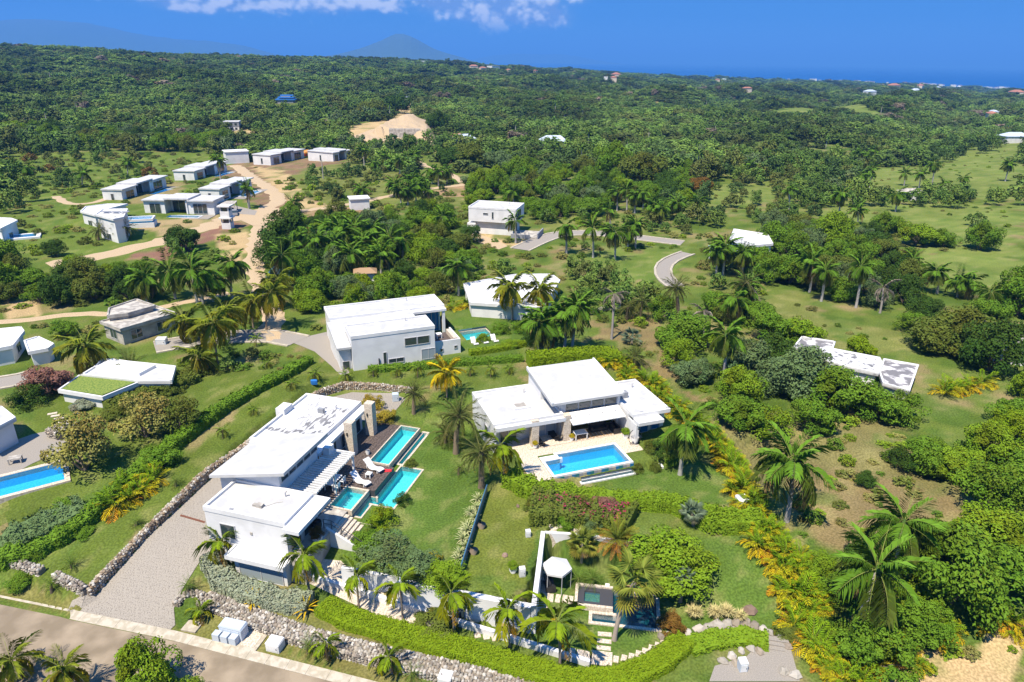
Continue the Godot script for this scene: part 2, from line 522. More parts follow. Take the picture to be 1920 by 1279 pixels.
func sheet(called: String, pts: PackedVector2Array, m: Material, up: float, label: String) -> MeshInstance3D:   # follows the ground, in a grid of small triangles
	var b := Buf.new()
	var r := Rect2(pts[0], Vector2.ZERO)
	for q in pts: r = r.expand(q)
	var s := 1.0
	var x := r.position.x
	while x < r.end.x:
		var z := r.position.y
		while z < r.end.y:
			var cell := PackedVector2Array([Vector2(x, z), Vector2(x + s, z), Vector2(x + s, z + s), Vector2(x, z + s)])
			var polys := Geometry2D.intersect_polygons(cell, pts)
			for h in holes:
				if h[1].intersects(Rect2(x, z, s, s)):
					var next: Array[PackedVector2Array] = []
					for q in polys: next.append_array(Geometry2D.clip_polygons(q, h[0]))
					polys = next
			for poly in polys:
				var ix := Geometry2D.triangulate_polygon(poly)
				for i in range(0, ix.size(), 3):
					var p := poly[ix[i]]; var q := poly[ix[i + 1]]; var w := poly[ix[i + 2]]
					if (q - p).cross(w - p) < 0: var h := q; q = w; w = h
					b.tri(on(p, up), on(q, up), on(w, up))
			z += s
		x += s
	return struct(called, b, m, label)
# stones set along a line from ground level (or y0) up, one mesh of many small stones over a core
func stone_bank(called: String, label: String, pts: PackedVector2Array, depth: float, high: Callable, size: float, tones: Array) -> Node3D:
	var o := thing(called, label, "wall")
	var core := Buf.new()
	var b := Buf.new()
	for i in pts.size() - 1:
		var p := pts[i]; var q := pts[i + 1]
		var d := (q - p).normalized()
		var w := d.orthogonal() * depth * .5
		var steps := maxi(1, int((q - p).length() / 1.5))
		for k in steps:
			var e := p.lerp(q, float(k) / steps); var g := p.lerp(q, float(k + 1) / steps)
			var he: float = high.call(e); var hg: float = high.call(g)
			var le := minf(ht(e.x + w.x, e.y + w.y), ht(e.x - w.x, e.y - w.y)) - .4
			var lg := minf(ht(g.x + w.x, g.y + w.y), ht(g.x - w.x, g.y - w.y)) - .4
			core.hexa([Vector3(e.x - w.x, le, e.y - w.y), Vector3(e.x + w.x, le, e.y + w.y), Vector3(g.x + w.x, lg, g.y + w.y), Vector3(g.x - w.x, lg, g.y - w.y), Vector3(e.x - w.x, he - .06, e.y - w.y), Vector3(e.x + w.x, he - .06, e.y + w.y), Vector3(g.x + w.x, hg - .06, g.y + w.y), Vector3(g.x - w.x, hg - .06, g.y - w.y)], Color(.2, .17, .13))
		var n := int((q - p).length() / size)
		for k in n:
			var e := p.lerp(q, (k + .5) / n)
			var he: float = high.call(e)
			for s in [-1, 1]:
				var lo := ht(e.x + w.x * s * 1.6, e.y + w.y * s * 1.6)
				var y := lo
				while y < he:
					stone(b, Vector3(e.x + w.x * s + rng.randf_range(-.06, .06), y + rng.randf_range(-.05, .05), e.y + w.y * s), size * rng.randf_range(.42, .66), tones)
					y += size * .8
			var m := int(depth / size) + 1
			for s in m: stone(b, Vector3(e.x, he, e.y) + Vector3(w.x, 0, w.y) * (2.0 * (s + .5) / m - 1) + Vector3(rng.randf_range(-.08, .08), rng.randf_range(-.06, .05), rng.randf_range(-.08, .08)), size * rng.randf_range(.45, .68), tones)
	part("core", core, M.stone, o)
	stuff(part("stones", b, M.stone, o))
	return o
func stone(b: Buf, p: Vector3, r: float, tones: Array) -> void:
	var c: Color = tones[rng.randi() % tones.size()]
	c = c * rng.randf_range(.7, 1.2)
	var lo := []; var mid := []; var hi := []
	var t := rng.randf() * TAU
	var e := rng.randf_range(.7, 1.25)
	for k in 6:
		var a := t + k * TAU / 6 + rng.randf_range(-.3, .3)
		var m := rng.randf_range(.8, 1.15) * r
		mid.append(p + Vector3(sin(a) * m * e, rng.randf_range(-.1, .15) * r, -cos(a) * m))
		hi.append(p + Vector3(sin(a) * m * .6 * e, r * rng.randf_range(.4, .72), -cos(a) * m * .6))
		lo.append(p + Vector3(sin(a) * m * .75 * e, -r * .7, -cos(a) * m * .75))
	var top := p + Vector3(0, r * .7, 0)
	for k in 6:
		var l := (k + 1) % 6
		b.quad(hi[k], hi[l], mid[l], mid[k], c)
		b.quad(mid[k], mid[l], lo[l], lo[k], c)
		b.tri(top, hi[l], hi[k], c)

# ---------- plants ----------
func leaf_quad(b: Buf, p: Vector3, n: Vector3, s: float, col: Color) -> void:
	var a := n.cross(Vector3(rng.randf() - .5, rng.randf() - .5, rng.randf() - .5)).normalized() * s
	var w := n.cross(a).normalized() * s * .52
	var k := n * s * .16
	b.tri(p - a, p + w + k, p + a * .9, col)
	b.tri(p - a, p + a * .9, p - w + k, col)
# a crown one metre in radius, its base at y = 0: lumps of leaves over an uneven ball
func crown_mesh(seed_: int, lumps: int, per: int, size: float, flat: float, ragged: float) -> Buf:
	rng.seed = seed_
	var b := Buf.new()
	for i in lumps:
		var y := rng.randf_range(-.5, 1.0)
		var a := rng.randf() * TAU
		var rr := sqrt(maxf(0, 1 - y * y)) * rng.randf_range(.45, .9)
		var ctr := Vector3(cos(a) * rr, y * .68, sin(a) * rr) * (1 + rng.randf_range(-ragged, ragged))
		if i == 0: ctr = Vector3(0, .1, 0)
		var r := rng.randf_range(.16, .36) * (2.0 if i == 0 else 1.0)
		var tone := rng.randf_range(.62, 1.4)
		var yel := rng.randf_range(.85, 1.25)
		for k in per:
			var d := Vector3(rng.randfn(), rng.randfn() + .25, rng.randfn()).normalized()
			var p := ctr + d * r * rng.randf_range(.72, 1.05)
			var n := (d + Vector3(rng.randfn(), rng.randfn(), rng.randfn()) * .45 + Vector3(0, .35, 0)).normalized()
			var q := tone * rng.randf_range(.78, 1.22)
			leaf_quad(b, Vector3(p.x, (p.y + .6) * flat, p.z), n, size * rng.randf_range(.7, 1.25), Color(q * yel, q, q * rng.randf_range(.7, 1.1)))
	return b
func trunk_mesh(seed_: int) -> Buf:   # for a crown of radius 1 that starts at y = 0
	rng.seed = seed_
	var b := Buf.new()
	var bark := Color(.16, .125, .09)
	b.tube(PackedVector3Array([Vector3(0, -.75, 0), Vector3(.02, -.3, .01), Vector3(.03, .1, 0), Vector3(0, .5, .03)]), PackedFloat32Array([.085, .065, .05, .02]), 7, bark)
	for i in 6:
		var a := i * TAU / 6 + rng.randf()
		var e := Vector3(cos(a) * .6, rng.randf_range(.35, .8), sin(a) * .6)
		b.tube(PackedVector3Array([Vector3(.02, rng.randf_range(-.2, .1), 0), e * Vector3(.5, .45, .5), e]), PackedFloat32Array([.04, .028, .01]), 5, bark)
	return b
var crowns := []
var far_crowns := []
var trunks := []
var tones := {}
func prepare_plants() -> void:
	for i in 5: crowns.append(crown_mesh(100 + i, [46, 46, 46, 46, 40][i], [210, 210, 210, 210, 120][i], .05, [1.0, .85, 1.15, .75, .95][i], [.2, .28, .25, .2, .4][i]).mesh())
	for i in 3: far_crowns.append(crown_mesh(200 + i, 20, 44, .11, [1.0, .8, 1.2][i], .2).mesh())
	for i in 3: trunks.append(trunk_mesh(300 + i).mesh())
	tones = {"mid": leaf(.1, .185, .016), "bright": leaf(.14, .225, .014), "dark": leaf(.045, .09, .014), "olive": leaf(.1, .13, .022), "greygreen": leaf(.1, .155, .06), "flame": leaf(.16, .09, .02), "yellow": leaf(.36, .29, .015), "lime": leaf(.15, .225, .01), "pink": leaf(.2, .1, .08), "silver": leaf(.24, .27, .19), "bare": leaf(.2, .16, .12), "dusty": leaf(.23, .22, .06), "croton": leaf(.3, .24, .03)}
var look_of := {"mid": "leafy green", "bright": "bright yellow-green", "dark": "dark green", "olive": "olive green", "greygreen": "grey-green", "flame": "orange-flowering", "yellow": "yellow-leaved", "lime": "lime green", "pink": "pink-flowering", "silver": "silvery", "bare": "bare brown", "dusty": "dusty olive", "croton": "yellow and orange leaved"}
func tree(d: Array, tone: String, flat := 1.0, seed_ := -1) -> Node3D:   # d: x, y, z of the foot, radius of the crown
	if seed_ < 0: seed_ = int(absf(d[0] * 7.3 + d[2] * 3.1) * 10)
	rng.seed = seed_
	var r: float = d[3]
	var size: String = "large" if r > 4.6 else "broad" if r > 3.2 else "small" if r > 2.1 else "slender little"
	var o := thing("broadleaf_tree", "", "", Vector3(d[0], d[1], d[2]), rng.randf() * TAU)
	later(o, size + " " + look_of[tone] + " tree", "tree", "broadleaf trees on the hillside")
	var near := Vector2(d[0], d[2]).length() < 190
	var up := r * rng.randf_range(-.02, .18)
	var c := part("crown", crowns[seed_ % 5] if near else crowns[(seed_ % 2) * 3], tones[tone], o)
	var hh := flat * rng.randf_range(.75, 1.25)
	c.scale = Vector3(r, r * hh, r * rng.randf_range(.8, 1.1))
	c.position.y = up
	var t := part("trunk", trunks[seed_ % 3], M.bark, o)
	t.scale = Vector3(r, r * hh, r)
	t.position.y = up + .1
	keepouts.append([Vector2(d[0], d[2]), r * .75])
	return o
func bush(d: Array, tone: String, flat := .8, called := "shrub", look := "") -> Node3D:
	var s := int(absf(d[0] * 5.1 + d[2] * 9.7) * 10)
	var o := thing(called, "", "", Vector3(d[0], d[1], d[2]), s)
	later(o, look if look else (("big " if d[3] > 1.8 else "low ") + look_of[tone] + " shrub"), "shrub", "shrubs about the gardens and slopes")
	var c := part("foliage", crowns[s % 5], tones[tone], o)
	c.scale = Vector3(d[3], d[3] * flat, d[3])
	c.position.y = -.25 * d[3] * flat
	return o

# a feathered frond one metre long, along +x and bending down
func frond_mesh(bend: float, n: int, width: float, hang: float, wide: float, c0: Color, c1: Color) -> Buf:
	var b := Buf.new()
	var p := Vector3.ZERO
	var path := PackedVector3Array([p])
	var rad := PackedFloat32Array([.014])
	var dirs := [Vector3.RIGHT]
	for i in 8:
		var a := -bend * pow((i + .5) / 8.0, 1.3)
		var d := Vector3(cos(a), sin(a), 0)
		p += d / 8.0
		path.push_back(p); rad.push_back(.014 * (1 - (i + 1) / 9.0)); dirs.append(d)
	b.tube(path, rad, 3, c0.lerp(Color(.3, .26, .1), .4))
	for i in n:
		var t := .12 + .88 * (i + .5) / n
		var k := mini(int(t * 8), 7)
		var o := path[k].lerp(path[k + 1], t * 8 - k)
		var d: Vector3 = dirs[k + 1]
		var up := Vector3(-d.y, d.x, 0)
		var l := width * pow(sin(clampf(t * .93 + .07, 0, 1) * PI), .55) * rng.randf_range(.7, 1.15)
		var c := c0.lerp(c1, t) * rng.randf_range(.8, 1.2)
		for s in [-1, 1]:
			var out := (Vector3(0, 0, s) * .8 + d * .55 + up * rng.randf_range(-.25, .3)).normalized()
			var mid := o + out * l * .5
			var tip := o + out * l * .92 + Vector3(0, -hang * l * rng.randf_range(.5, 1.3), 0)
			var w := d * wide
			b.tri(o - w * .4, mid + w, tip, c)
			b.tri(o - w * .4, tip, mid - w, c)
	return b
func fan_mesh(c0: Color, c1: Color) -> Buf:   # a fan leaf on its stalk, one metre long
	var b := Buf.new()
	b.tube(PackedVector3Array([Vector3.ZERO, Vector3(.25, .03, 0), Vector3(.5, 0, 0)]), PackedFloat32Array([.014, .012, .01]), 3, c0)
	for i in 17:
		var a := lerpf(-2.0, 2.0, i / 16.0)
		var d := Vector3(cos(a), -.12 * absf(a), sin(a)).normalized()
		var l := .5 * (1 - .12 * absf(a))
		var o := Vector3(.5, 0, 0)
		var w := d.cross(Vector3.UP).normalized() * .026
		var c := c0.lerp(c1, rng.randf()) * rng.randf_range(.85, 1.15)
		b.tri(o, o + d * l * .6 + w, o + d * l + Vector3(0, -.1, 0), c)
		b.tri(o, o + d * l + Vector3(0, -.1, 0), o + d * l * .6 - w, c)
	return b
func blade_mesh(bend: float, wide: float, c0: Color, c1: Color) -> Buf:   # a single strap leaf
	var b := Buf.new()
	var p := Vector3.ZERO
	for i in 4:
		var a := -bend * (i + .5) / 4.0
		var q := p + Vector3(cos(a), sin(a), 0) * .25
		var w0: float = wide * [.6, 1.0, .9, .55][i]
		var w1: float = wide * [1.0, .9, .55, .02][i]
		b.quad(p + Vector3(0, .02, -w0), q + Vector3(0, .02, -w1), q, p, c0.lerp(c1, i / 3.0))
		b.quad(p, q, q + Vector3(0, .02, w1), p + Vector3(0, .02, w0), c0.lerp(c1, i / 3.0) * .92)
		p = q
	return b
var K := {}
func palm_kinds() -> void:
	rng.seed = 77
	var g := Color(.09, .18, .018)
	var F := func(set_: Array) -> Array:
		var out := []
		for a in set_: out.append(frond_mesh(a[0], a[1], a[2], a[3], a[4], a[5], a[6]).mesh())
		return out
	# fronds: upright, middle, low, oldest; then how many, how long, steepest and lowest angle
	K.royal = {"f": F.call([[.9, 21, 0.291, 0.47, 0.0087, g, g * 1.2], [1.3, 21, 0.314, 0.68, 0.0087, g, g * 1.3], [1.5, 21, 0.314, 0.94, 0.0087, g * .9, Color(.13, .15, .03)], [1.3, 19, 0.291, 1.08, 0.0081, Color(.22, .18, .06), Color(.3, .22, .1)]]), "n": 24, "l": 3.6, "hi": 78.0, "lo": -38.0, "trunk": Color(.36, .34, .32), "r": .24, "shaft": Color(.09, .17, .03), "look": "grey-trunked royal palm"}
	K.coconut = {"f": F.call([[.8, 19, 0.269, 0.68, 0.0093, Color(.13, .19, .02), Color(.2, .23, .02)], [1.2, 19, 0.280, 0.81, 0.0093, Color(.14, .19, .02), Color(.24, .24, .02)], [1.4, 19, 0.280, 1.08, 0.0087, Color(.22, .22, .02), Color(.34, .28, .02)], [1.2, 18, .22, .9, .013, Color(.36, .27, .02), Color(.42, .27, .02)]]), "n": 23, "l": 3.4, "hi": 76.0, "lo": -48.0, "trunk": Color(.26, .2, .14), "r": .16, "shaft": Color(.2, .2, .04), "look": "coconut palm with arching fronds"}
	K.lime = {"f": F.call([[1.0, 21, 0.336, 0.74, 0.0105, Color(.11, .19, .015), Color(.17, .24, .01)], [1.7, 21, 0.358, 0.94, 0.0105, Color(.13, .2, .015), Color(.2, .24, .01)], [2.1, 21, 0.336, 1.08, 0.0099, Color(.19, .23, .012), Color(.27, .26, .01)], [1.0, 18, .2, .9, .016, Color(.45, .32, .01), Color(.5, .3, .01)]]), "n": 11, "l": 2.5, "hi": 74.0, "lo": -30.0, "trunk": Color(.25, .2, .16), "r": .12, "shaft": Color(.2, .26, .03), "look": "slim lime palm with yellow old fronds"}
	K.date = {"f": F.call([[.5, 25, 0.190, 0.20, 0.0068, Color(.085, .11, .028), Color(.14, .16, .04)], [.8, 25, 0.202, 0.27, 0.0068, Color(.075, .105, .028), Color(.13, .15, .035)], [1.1, 25, 0.202, 0.41, 0.0068, Color(.07, .095, .025), Color(.15, .16, .03)], [1.0, 21, 0.179, 0.41, 0.0068, Color(.19, .14, .05), Color(.28, .2, .06)]]), "n": 36, "l": 3.1, "hi": 84.0, "lo": -42.0, "trunk": Color(.2, .15, .1), "r": .34, "shaft": Color(.17, .13, .08), "look": "bushy date palm"}
	K.young = {"f": F.call([[.9, 15, 0.269, 0.41, 0.0112, g * 1.5, Color(.16, .2, .02)], [1.2, 15, 0.280, 0.54, 0.0112, g * 1.6, Color(.18, .21, .02)], [1.5, 15, 0.280, 0.54, 0.0112, Color(.13, .17, .02), Color(.2, .21, .02)], [1.5, 13, 0.224, 0.68, 0.0112, Color(.2, .2, .02), Color(.26, .21, .02)]]), "n": 17, "l": 1.25, "hi": 80.0, "lo": -25.0, "trunk": Color(.19, .14, .1), "r": .11, "shaft": Color(.12, .15, .03), "look": "young pygmy palm on the lawn"}
	K.golden = {"f": F.call([[.8, 19, 0.280, 0.54, 0.0112, Color(.38, .32, .01), Color(.5, .38, .01)], [1.2, 19, 0.291, 0.68, 0.0112, Color(.34, .32, .01), Color(.5, .36, .01)], [1.4, 19, 0.291, 0.81, 0.0112, Color(.45, .34, .01), Color(.55, .36, .01)], [1.2, 18, .22, .8, .017, Color(.5, .34, .01), Color(.56, .34, .02)]]), "n": 20, "l": 2.3, "hi": 78.0, "lo": -35.0, "trunk": Color(.26, .2, .14), "r": .14, "shaft": Color(.4, .3, .03), "look": "golden yellow palm"}
	K.grey = {"f": F.call([[1.2, 13, 0.224, 1.10, 0.0074, Color(.2, .17, .14), Color(.27, .23, .19)], [1.8, 13, 0.224, 1.10, 0.0074, Color(.22, .19, .16), Color(.3, .26, .22)], [2.2, 13, 0.224, 1.10, 0.0074, Color(.18, .15, .12), Color(.28, .24, .2)], [1.8, 12, .16, .9, .012, Color(.16, .13, .1), Color(.22, .18, .14)]]), "n": 11, "l": 2.6, "hi": 60.0, "lo": -60.0, "trunk": Color(.3, .27, .25), "r": .2, "shaft": Color(.2, .15, .1), "look": "withered grey palm"}
	var fn := []
	for q in [[Color(.13, .18, .03), Color(.2, .23, .04)], [Color(.15, .19, .03), Color(.23, .24, .04)], [Color(.19, .21, .03), Color(.3, .27, .05)], [Color(.3, .22, .1), Color(.36, .26, .12)]]: fn.append(fan_mesh(q[0], q[1]).mesh())
	K.fan = {"f": fn, "n": 26, "l": 2.0, "hi": 80.0, "lo": -52.0, "trunk": Color(.34, .28, .23), "r": .2, "shaft": Color(.25, .2, .12), "look": "fan palm with yellowish fronds"}
	K.sunset = {"f": F.call([[.4, 24, .16, .15, .012, Color(.11, .17, .02), Color(.18, .2, .02)], [.7, 24, .17, .2, .012, Color(.12, .17, .02), Color(.24, .2, .02)], [.9, 24, .17, .2, .012, Color(.3, .15, .02), Color(.38, .17, .02)], [1.0, 22, .16, .2, .012, Color(.36, .15, .03), Color(.4, .19, .06)]]), "n": 42, "l": 2.5, "hi": 84.0, "lo": -12.0, "trunk": Color(.2, .15, .1), "r": .3, "shaft": Color(.2, .13, .06), "look": "spreading cycad with green top and orange lower fronds"}
	var fb := []
	for q in [Color(.12, .17, .1), Color(.14, .19, .12), Color(.15, .19, .12), Color(.2, .2, .12)]: fb.append(fan_mesh(q, q * 1.3).mesh())
	K.bluefan = {"f": fb, "n": 24, "l": 1.6, "hi": 80.0, "lo": -25.0, "trunk": Color(.25, .2, .16), "r": .22, "shaft": Color(.2, .17, .12), "look": "blue-green fan palm"}
	K.cycad = {"f": F.call([[.5, 23, 0.146, 0.14, 0.0062, g * 1.2, Color(.1, .15, .02)], [.8, 23, 0.157, 0.14, 0.0062, g * 1.1, Color(.1, .15, .02)], [1.1, 23, 0.157, 0.27, 0.0062, g, Color(.1, .14, .02)], [1.2, 19, 0.146, 0.27, 0.0062, Color(.12, .12, .03), Color(.2, .16, .04)]]), "n": 30, "l": 1.25, "hi": 82.0, "lo": -18.0, "trunk": Color(.16, .12, .08), "r": .2, "shaft": Color(.15, .12, .06), "look": "dark green cycad"}
	var bl := []
	for q in [[.4, Color(.33, .27, .01), Color(.46, .34, .01)], [.7, Color(.36, .28, .01), Color(.5, .34, .01)], [.9, Color(.4, .28, .01), Color(.5, .32, .02)], [1.1, Color(.3, .2, .04), Color(.34, .22, .06)]]: bl.append(blade_mesh(q[0], .055, q[1], q[2]).mesh())
	K.bromeliad = {"f": bl, "n": 34, "l": 1.15, "hi": 80.0, "lo": 2.0, "trunk": Color(.16, .12, .08), "r": .1, "shaft": Color(.3, .22, .05), "look": "yellow rosette plant"}
	var ag := []
	for q in [[.3, Color(.2, .26, .1), Color(.44, .46, .22)], [.6, Color(.22, .27, .11), Color(.46, .46, .24)], [.9, Color(.24, .28, .12), Color(.48, .47, .26)], [1.0, Color(.3, .28, .14), Color(.4, .36, .2)]]: ag.append(blade_mesh(q[0], .05, q[1], q[2]).mesh())
	K.agave = {"f": ag, "n": 36, "l": .85, "hi": 82.0, "lo": 0.0, "trunk": Color(.16, .12, .08), "r": .1, "shaft": Color(.3, .3, .15), "look": "pale striped agave rosette"}
	var ar := []
	for q in [[.9, Color(.1, .19, .012), Color(.17, .27, .01)], [1.3, Color(.19, .22, .012), Color(.32, .29, .01)], [1.6, Color(.34, .28, .012), Color(.46, .32, .01)], [1.5, Color(.42, .24, .02), Color(.5, .2, .02)]]: ar.append(frond_mesh(q[0], 11, .3, .35, .036, q[1], q[2]).mesh())
	K.areca = {"f": ar, "n": 24, "l": 2.3, "hi": 82.0, "lo": 12.0, "trunk": Color(.3, .28, .05), "r": .1, "shaft": Color(.3, .28, .05), "look": "yellow-green areca palm clump"}
	for k in K: K[k].s = stand_mesh(K[k])
func frond_place(k: Dictionary, i: int) -> Array:
	var t := (i + .5) / float(k.n)
	var el := lerpf(k.hi, k.lo, pow(t, .85)) + rng.randf_range(-7, 7)
	var cls := 0 if t < .25 else 1 if t < .6 else 2 if t < .9 else 3
	return [cls, Basis(Vector3.UP, i * 2.39996 + rng.randf_range(-.2, .2)) * Basis(Vector3.BACK, deg_to_rad(el)) * Basis(Vector3.RIGHT, rng.randf_range(-.25, .25)), rng.randf_range(.86, 1.1)]
func stand_mesh(k: Dictionary) -> Array:   # whole crowns of that kind, fronds one metre long, as joined meshes
	var out := []
	for s in 4:
		rng.seed = 900 + s
		var st := SurfaceTool.new()
		var tip := Basis(Vector3(1, 0, .4).normalized(), rng.randf_range(-.16, .16))
		for i in k.n:
			var q := frond_place(k, i)
			if rng.randf() < [.05, .2, .3, .12][s]: continue
			q[1] = tip * q[1] * Basis(Vector3.BACK, [0.0, -.22, .16, -.1][s])
			st.append_from(k.f[q[0]], 0, Transform3D(q[1] * q[2], Vector3.ZERO))
		out.append(st.commit())
	return out
func palm(d: Array, kind: String, size := 1.0, each := false, look := "") -> Node3D:   # d: x, y, z of the foot, height of the crown's heart, lean of the trunk
	var k: Dictionary = K[kind]
	var s := int(absf(d[0] * 11.3 + d[2] * 7.9) * 10)
	rng.seed = s
	var h: float = maxf(d[3], .15)
	size *= rng.randf_range(.86, 1.12)
	if absf(d[4]) < .3: d[4] += rng.randf_range(-.05, .05) * h
	var tall: String = "tall " if h > 8 else "" if h > 4 or kind in ["cycad", "bromeliad", "agave", "young", "areca", "golden"] else "short "
	var called: String = {"cycad": "cycad", "bromeliad": "bromeliad", "agave": "agave", "areca": "areca_palm", "young": "young_palm"}.get(kind, "palm_tree")
	var o := thing(called, "", "", Vector3(d[0], d[1], d[2]))
	later(o, look if look else tall + k.look, {"cycad": "cycad", "bromeliad": "plant", "agave": "agave"}.get(kind, "palm"), {"cycad": "cycads", "bromeliad": "yellow rosette plants", "agave": "agaves along the fence", "areca": "areca palms along the boundary", "young": "young palms along the lawns"}.get(kind, "palms on the hillside"))
	var r: float = k.r * (1.0 if h > 4 else .8)
	var b := Buf.new()
	var path := PackedVector3Array()
	var rad := PackedFloat32Array()
	for i in 9:
		var t := i / 8.0
		path.push_back(Vector3(d[4] * t * t, -.2 + (h + .2) * t, sin(t * 3) * .05 * h * .1))
		rad.push_back(r * (1.25 if i == 0 else lerpf(1.0, .72, t)) * (1 + .03 * sin(i * 2.1)))
	b.tube(path, rad, 9, k.trunk)
	part("trunk", b, M.bark, o)
	var top := path[8]
	if kind in ["royal", "lime", "coconut", "golden"] and h > 1.5:
		var cs := Buf.new()
		cs.tube(PackedVector3Array([top + Vector3(0, -.32 * k.l * .35, 0), top, top + Vector3(0, .12 * k.l, 0)]), PackedFloat32Array([r * .8, r * .85, r * .3]), 8, k.shaft)
		part("crownshaft", cs, M.bark, o)
	var l: float = k.l * size
	if each:
		var sag := rng.randf_range(-.22, .14)
		for i in k.n:
			var q := frond_place(k, i)
			if i > 3 and rng.randf() < .16: continue
			q[1] = q[1] * Basis(Vector3.BACK, sag)
			var fr := part("frond", k.f[q[0]], M.leafm, o)
			fr.transform = Transform3D(q[1] * (q[2] * l), top + Vector3(0, rng.randf_range(-.1, .12) * l * .3, 0))
	else:
		var c := part("crown", k.s[s % 4], M.leafm, o)
		c.transform = Transform3D(Basis(Vector3.UP, rng.randf() * TAU) * l, top)
	keepouts.append([Vector2(d[0], d[2]), r + .4])
	return o
# a clipped or loose hedge along a line: a soil-dark core and a skin of leaves
func hedge(called: String, pts: PackedVector2Array, width: float, high: float, tone: String, size: float, per_m2: float, loose: float, label: String) -> Node3D:
	rng.seed = int(absf(pts[0].x * 31 + pts[0].y * 17)) + 5
	var o := thing(called, label, "hedge")
	var core := Buf.new()
	var b := Buf.new()
	var f := FastNoiseLite.new()
	f.frequency = .25
	f.seed = 8
	var cv := Curve2D.new()
	for i in pts.size():
		var d := (pts[mini(i + 1, pts.size() - 1)] - pts[maxi(i - 1, 0)]) * .18
		cv.add_point(pts[i], -d if i > 0 else Vector2.ZERO, d if i < pts.size() - 1 else Vector2.ZERO)
	var L := cv.get_baked_length()
	var n := maxi(2, int(L / .8))
	var last := []
	for i in n + 1:
		var s := L * i / n
		var p := cv.sample_baked(s)
		var d := (cv.sample_baked(minf(s + .4, L)) - cv.sample_baked(maxf(s - .4, 0))).normalized().orthogonal()
		var k := 1 + loose * f.get_noise_2d(p.x * 3, p.y * 3)
		var e := p - d * width * .42 * k; var g := p + d * width * .42 * k
		var row := [on(e, -.2), on(g, -.2), on(e, high * .86 * k), on(g, high * .86 * k)]
		if last: core.hexa([last[0], last[1], row[1], row[0], last[2], last[3], row[3], row[2]])
		last = row
		keepouts.append([p, width * .5 + .8])
	var area := L * (width + 2 * high)
	for i in int(area * per_m2):
		var s := rng.randf() * L
		var p := cv.sample_baked(s)
		var d := (cv.sample_baked(minf(s + .4, L)) - cv.sample_baked(maxf(s - .4, 0))).normalized().orthogonal()
		var k := 1 + loose * f.get_noise_2d(p.x * 3, p.y * 3)
		var q := rng.randf_range(-1, 1) * (width * .5 + high)
		var nn: Vector3
		var e: Vector2
		var y: float
		if absf(q) < width * .5:
			e = p + d * q; y = high; nn = Vector3.UP
			y -= high * .25 * pow(absf(q) / (width * .5), 4)
		else:
			e = p + d * width * .5 * signf(q); y = high * .95 - (absf(q) - width * .5); nn = Vector3(d.x, .4, d.y) * signf(q); nn.y = .4
		e = p + (e - p) * k
		var bmp := f.get_noise_2d(e.x * 7, e.y * 7)
		var tn := (1 + bmp * .4) * rng.randf_range(.75, 1.25)
		var at := on(e, maxf(.05, y * k + bmp * .1 * high + rng.randf_range(-.1, .06)))
		leaf_quad(b, at, (nn + Vector3(rng.randfn(), rng.randfn(), rng.randfn()) * .4).normalized(), size * rng.randf_range(.7, 1.3), Color(tn * rng.randf_range(.9, 1.15), tn, tn * .9))
	var cm: StandardMaterial3D = tones[tone].duplicate()
	cm.backlight_enabled = false
	part("core", core, cm, o)
	stuff(part("leaves", b, tones[tone], o))
	return o

# ---------- buildings: every builder works in metres along the front (u), up (y) and back (v) from the house's front corner ----------
func ub(b: Buf, u0: float, u1: float, v0: float, v1: float, y0: float, y1: float, col := Color.WHITE) -> void: b.box(u0, u1, y0, y1, -v1, -v0, col)
func block(called: String, parent: Node, m: Material, u0: float, u1: float, v0: float, v1: float, y0: float, y1: float) -> MeshInstance3D:
	var b := Buf.new()
	ub(b, u0, u1, v0, v1, y0, y1)
	return part(called, b, m, parent)
# a flat roof with a low parapet round it
func flat_roof(parent: Node, u0: float, u1: float, v0: float, v1: float, y: float, top: Material, lip := .22) -> MeshInstance3D:
	var b := Buf.new()
	ub(b, u0 + .2, u1 - .2, v0 + .2, v1 - .2, y - .15, y)
	var r := part("roof", b, top, parent)
	var p := Buf.new()
	ub(p, u0, u1, v0, v0 + .24, y - .25, y + lip); ub(p, u0, u1, v1 - .24, v1, y - .25, y + lip)
	ub(p, u0, u0 + .24, v0 + .24, v1 - .24, y - .25, y + lip); ub(p, u1 - .24, u1, v0 + .24, v1 - .24, y - .25, y + lip)
	part("parapet", p, M.white if top != M.concrete else M.concrete, r)
	var d := Buf.new()
	d.tube(PackedVector3Array([Vector3(u0 + (u1 - u0) * .72, y, -v0 - (v1 - v0) * .8), Vector3(u0 + (u1 - u0) * .72, y + .45, -v0 - (v1 - v0) * .8), Vector3(u0 + (u1 - u0) * .72 + .15, y + .55, -v0 - (v1 - v0) * .8)]), PackedFloat32Array([.07, .07, .07]), 6)
	part("vent_pipe", d, M.frame, r)
	var e := Buf.new()
	e.box(u0 + (u1 - u0) * .3 - .2, u0 + (u1 - u0) * .3 + .2, y, y + .03, -v0 - .75, -v0 - .4)
	part("roof_drain", e, M.grey_wall, r)
	return r
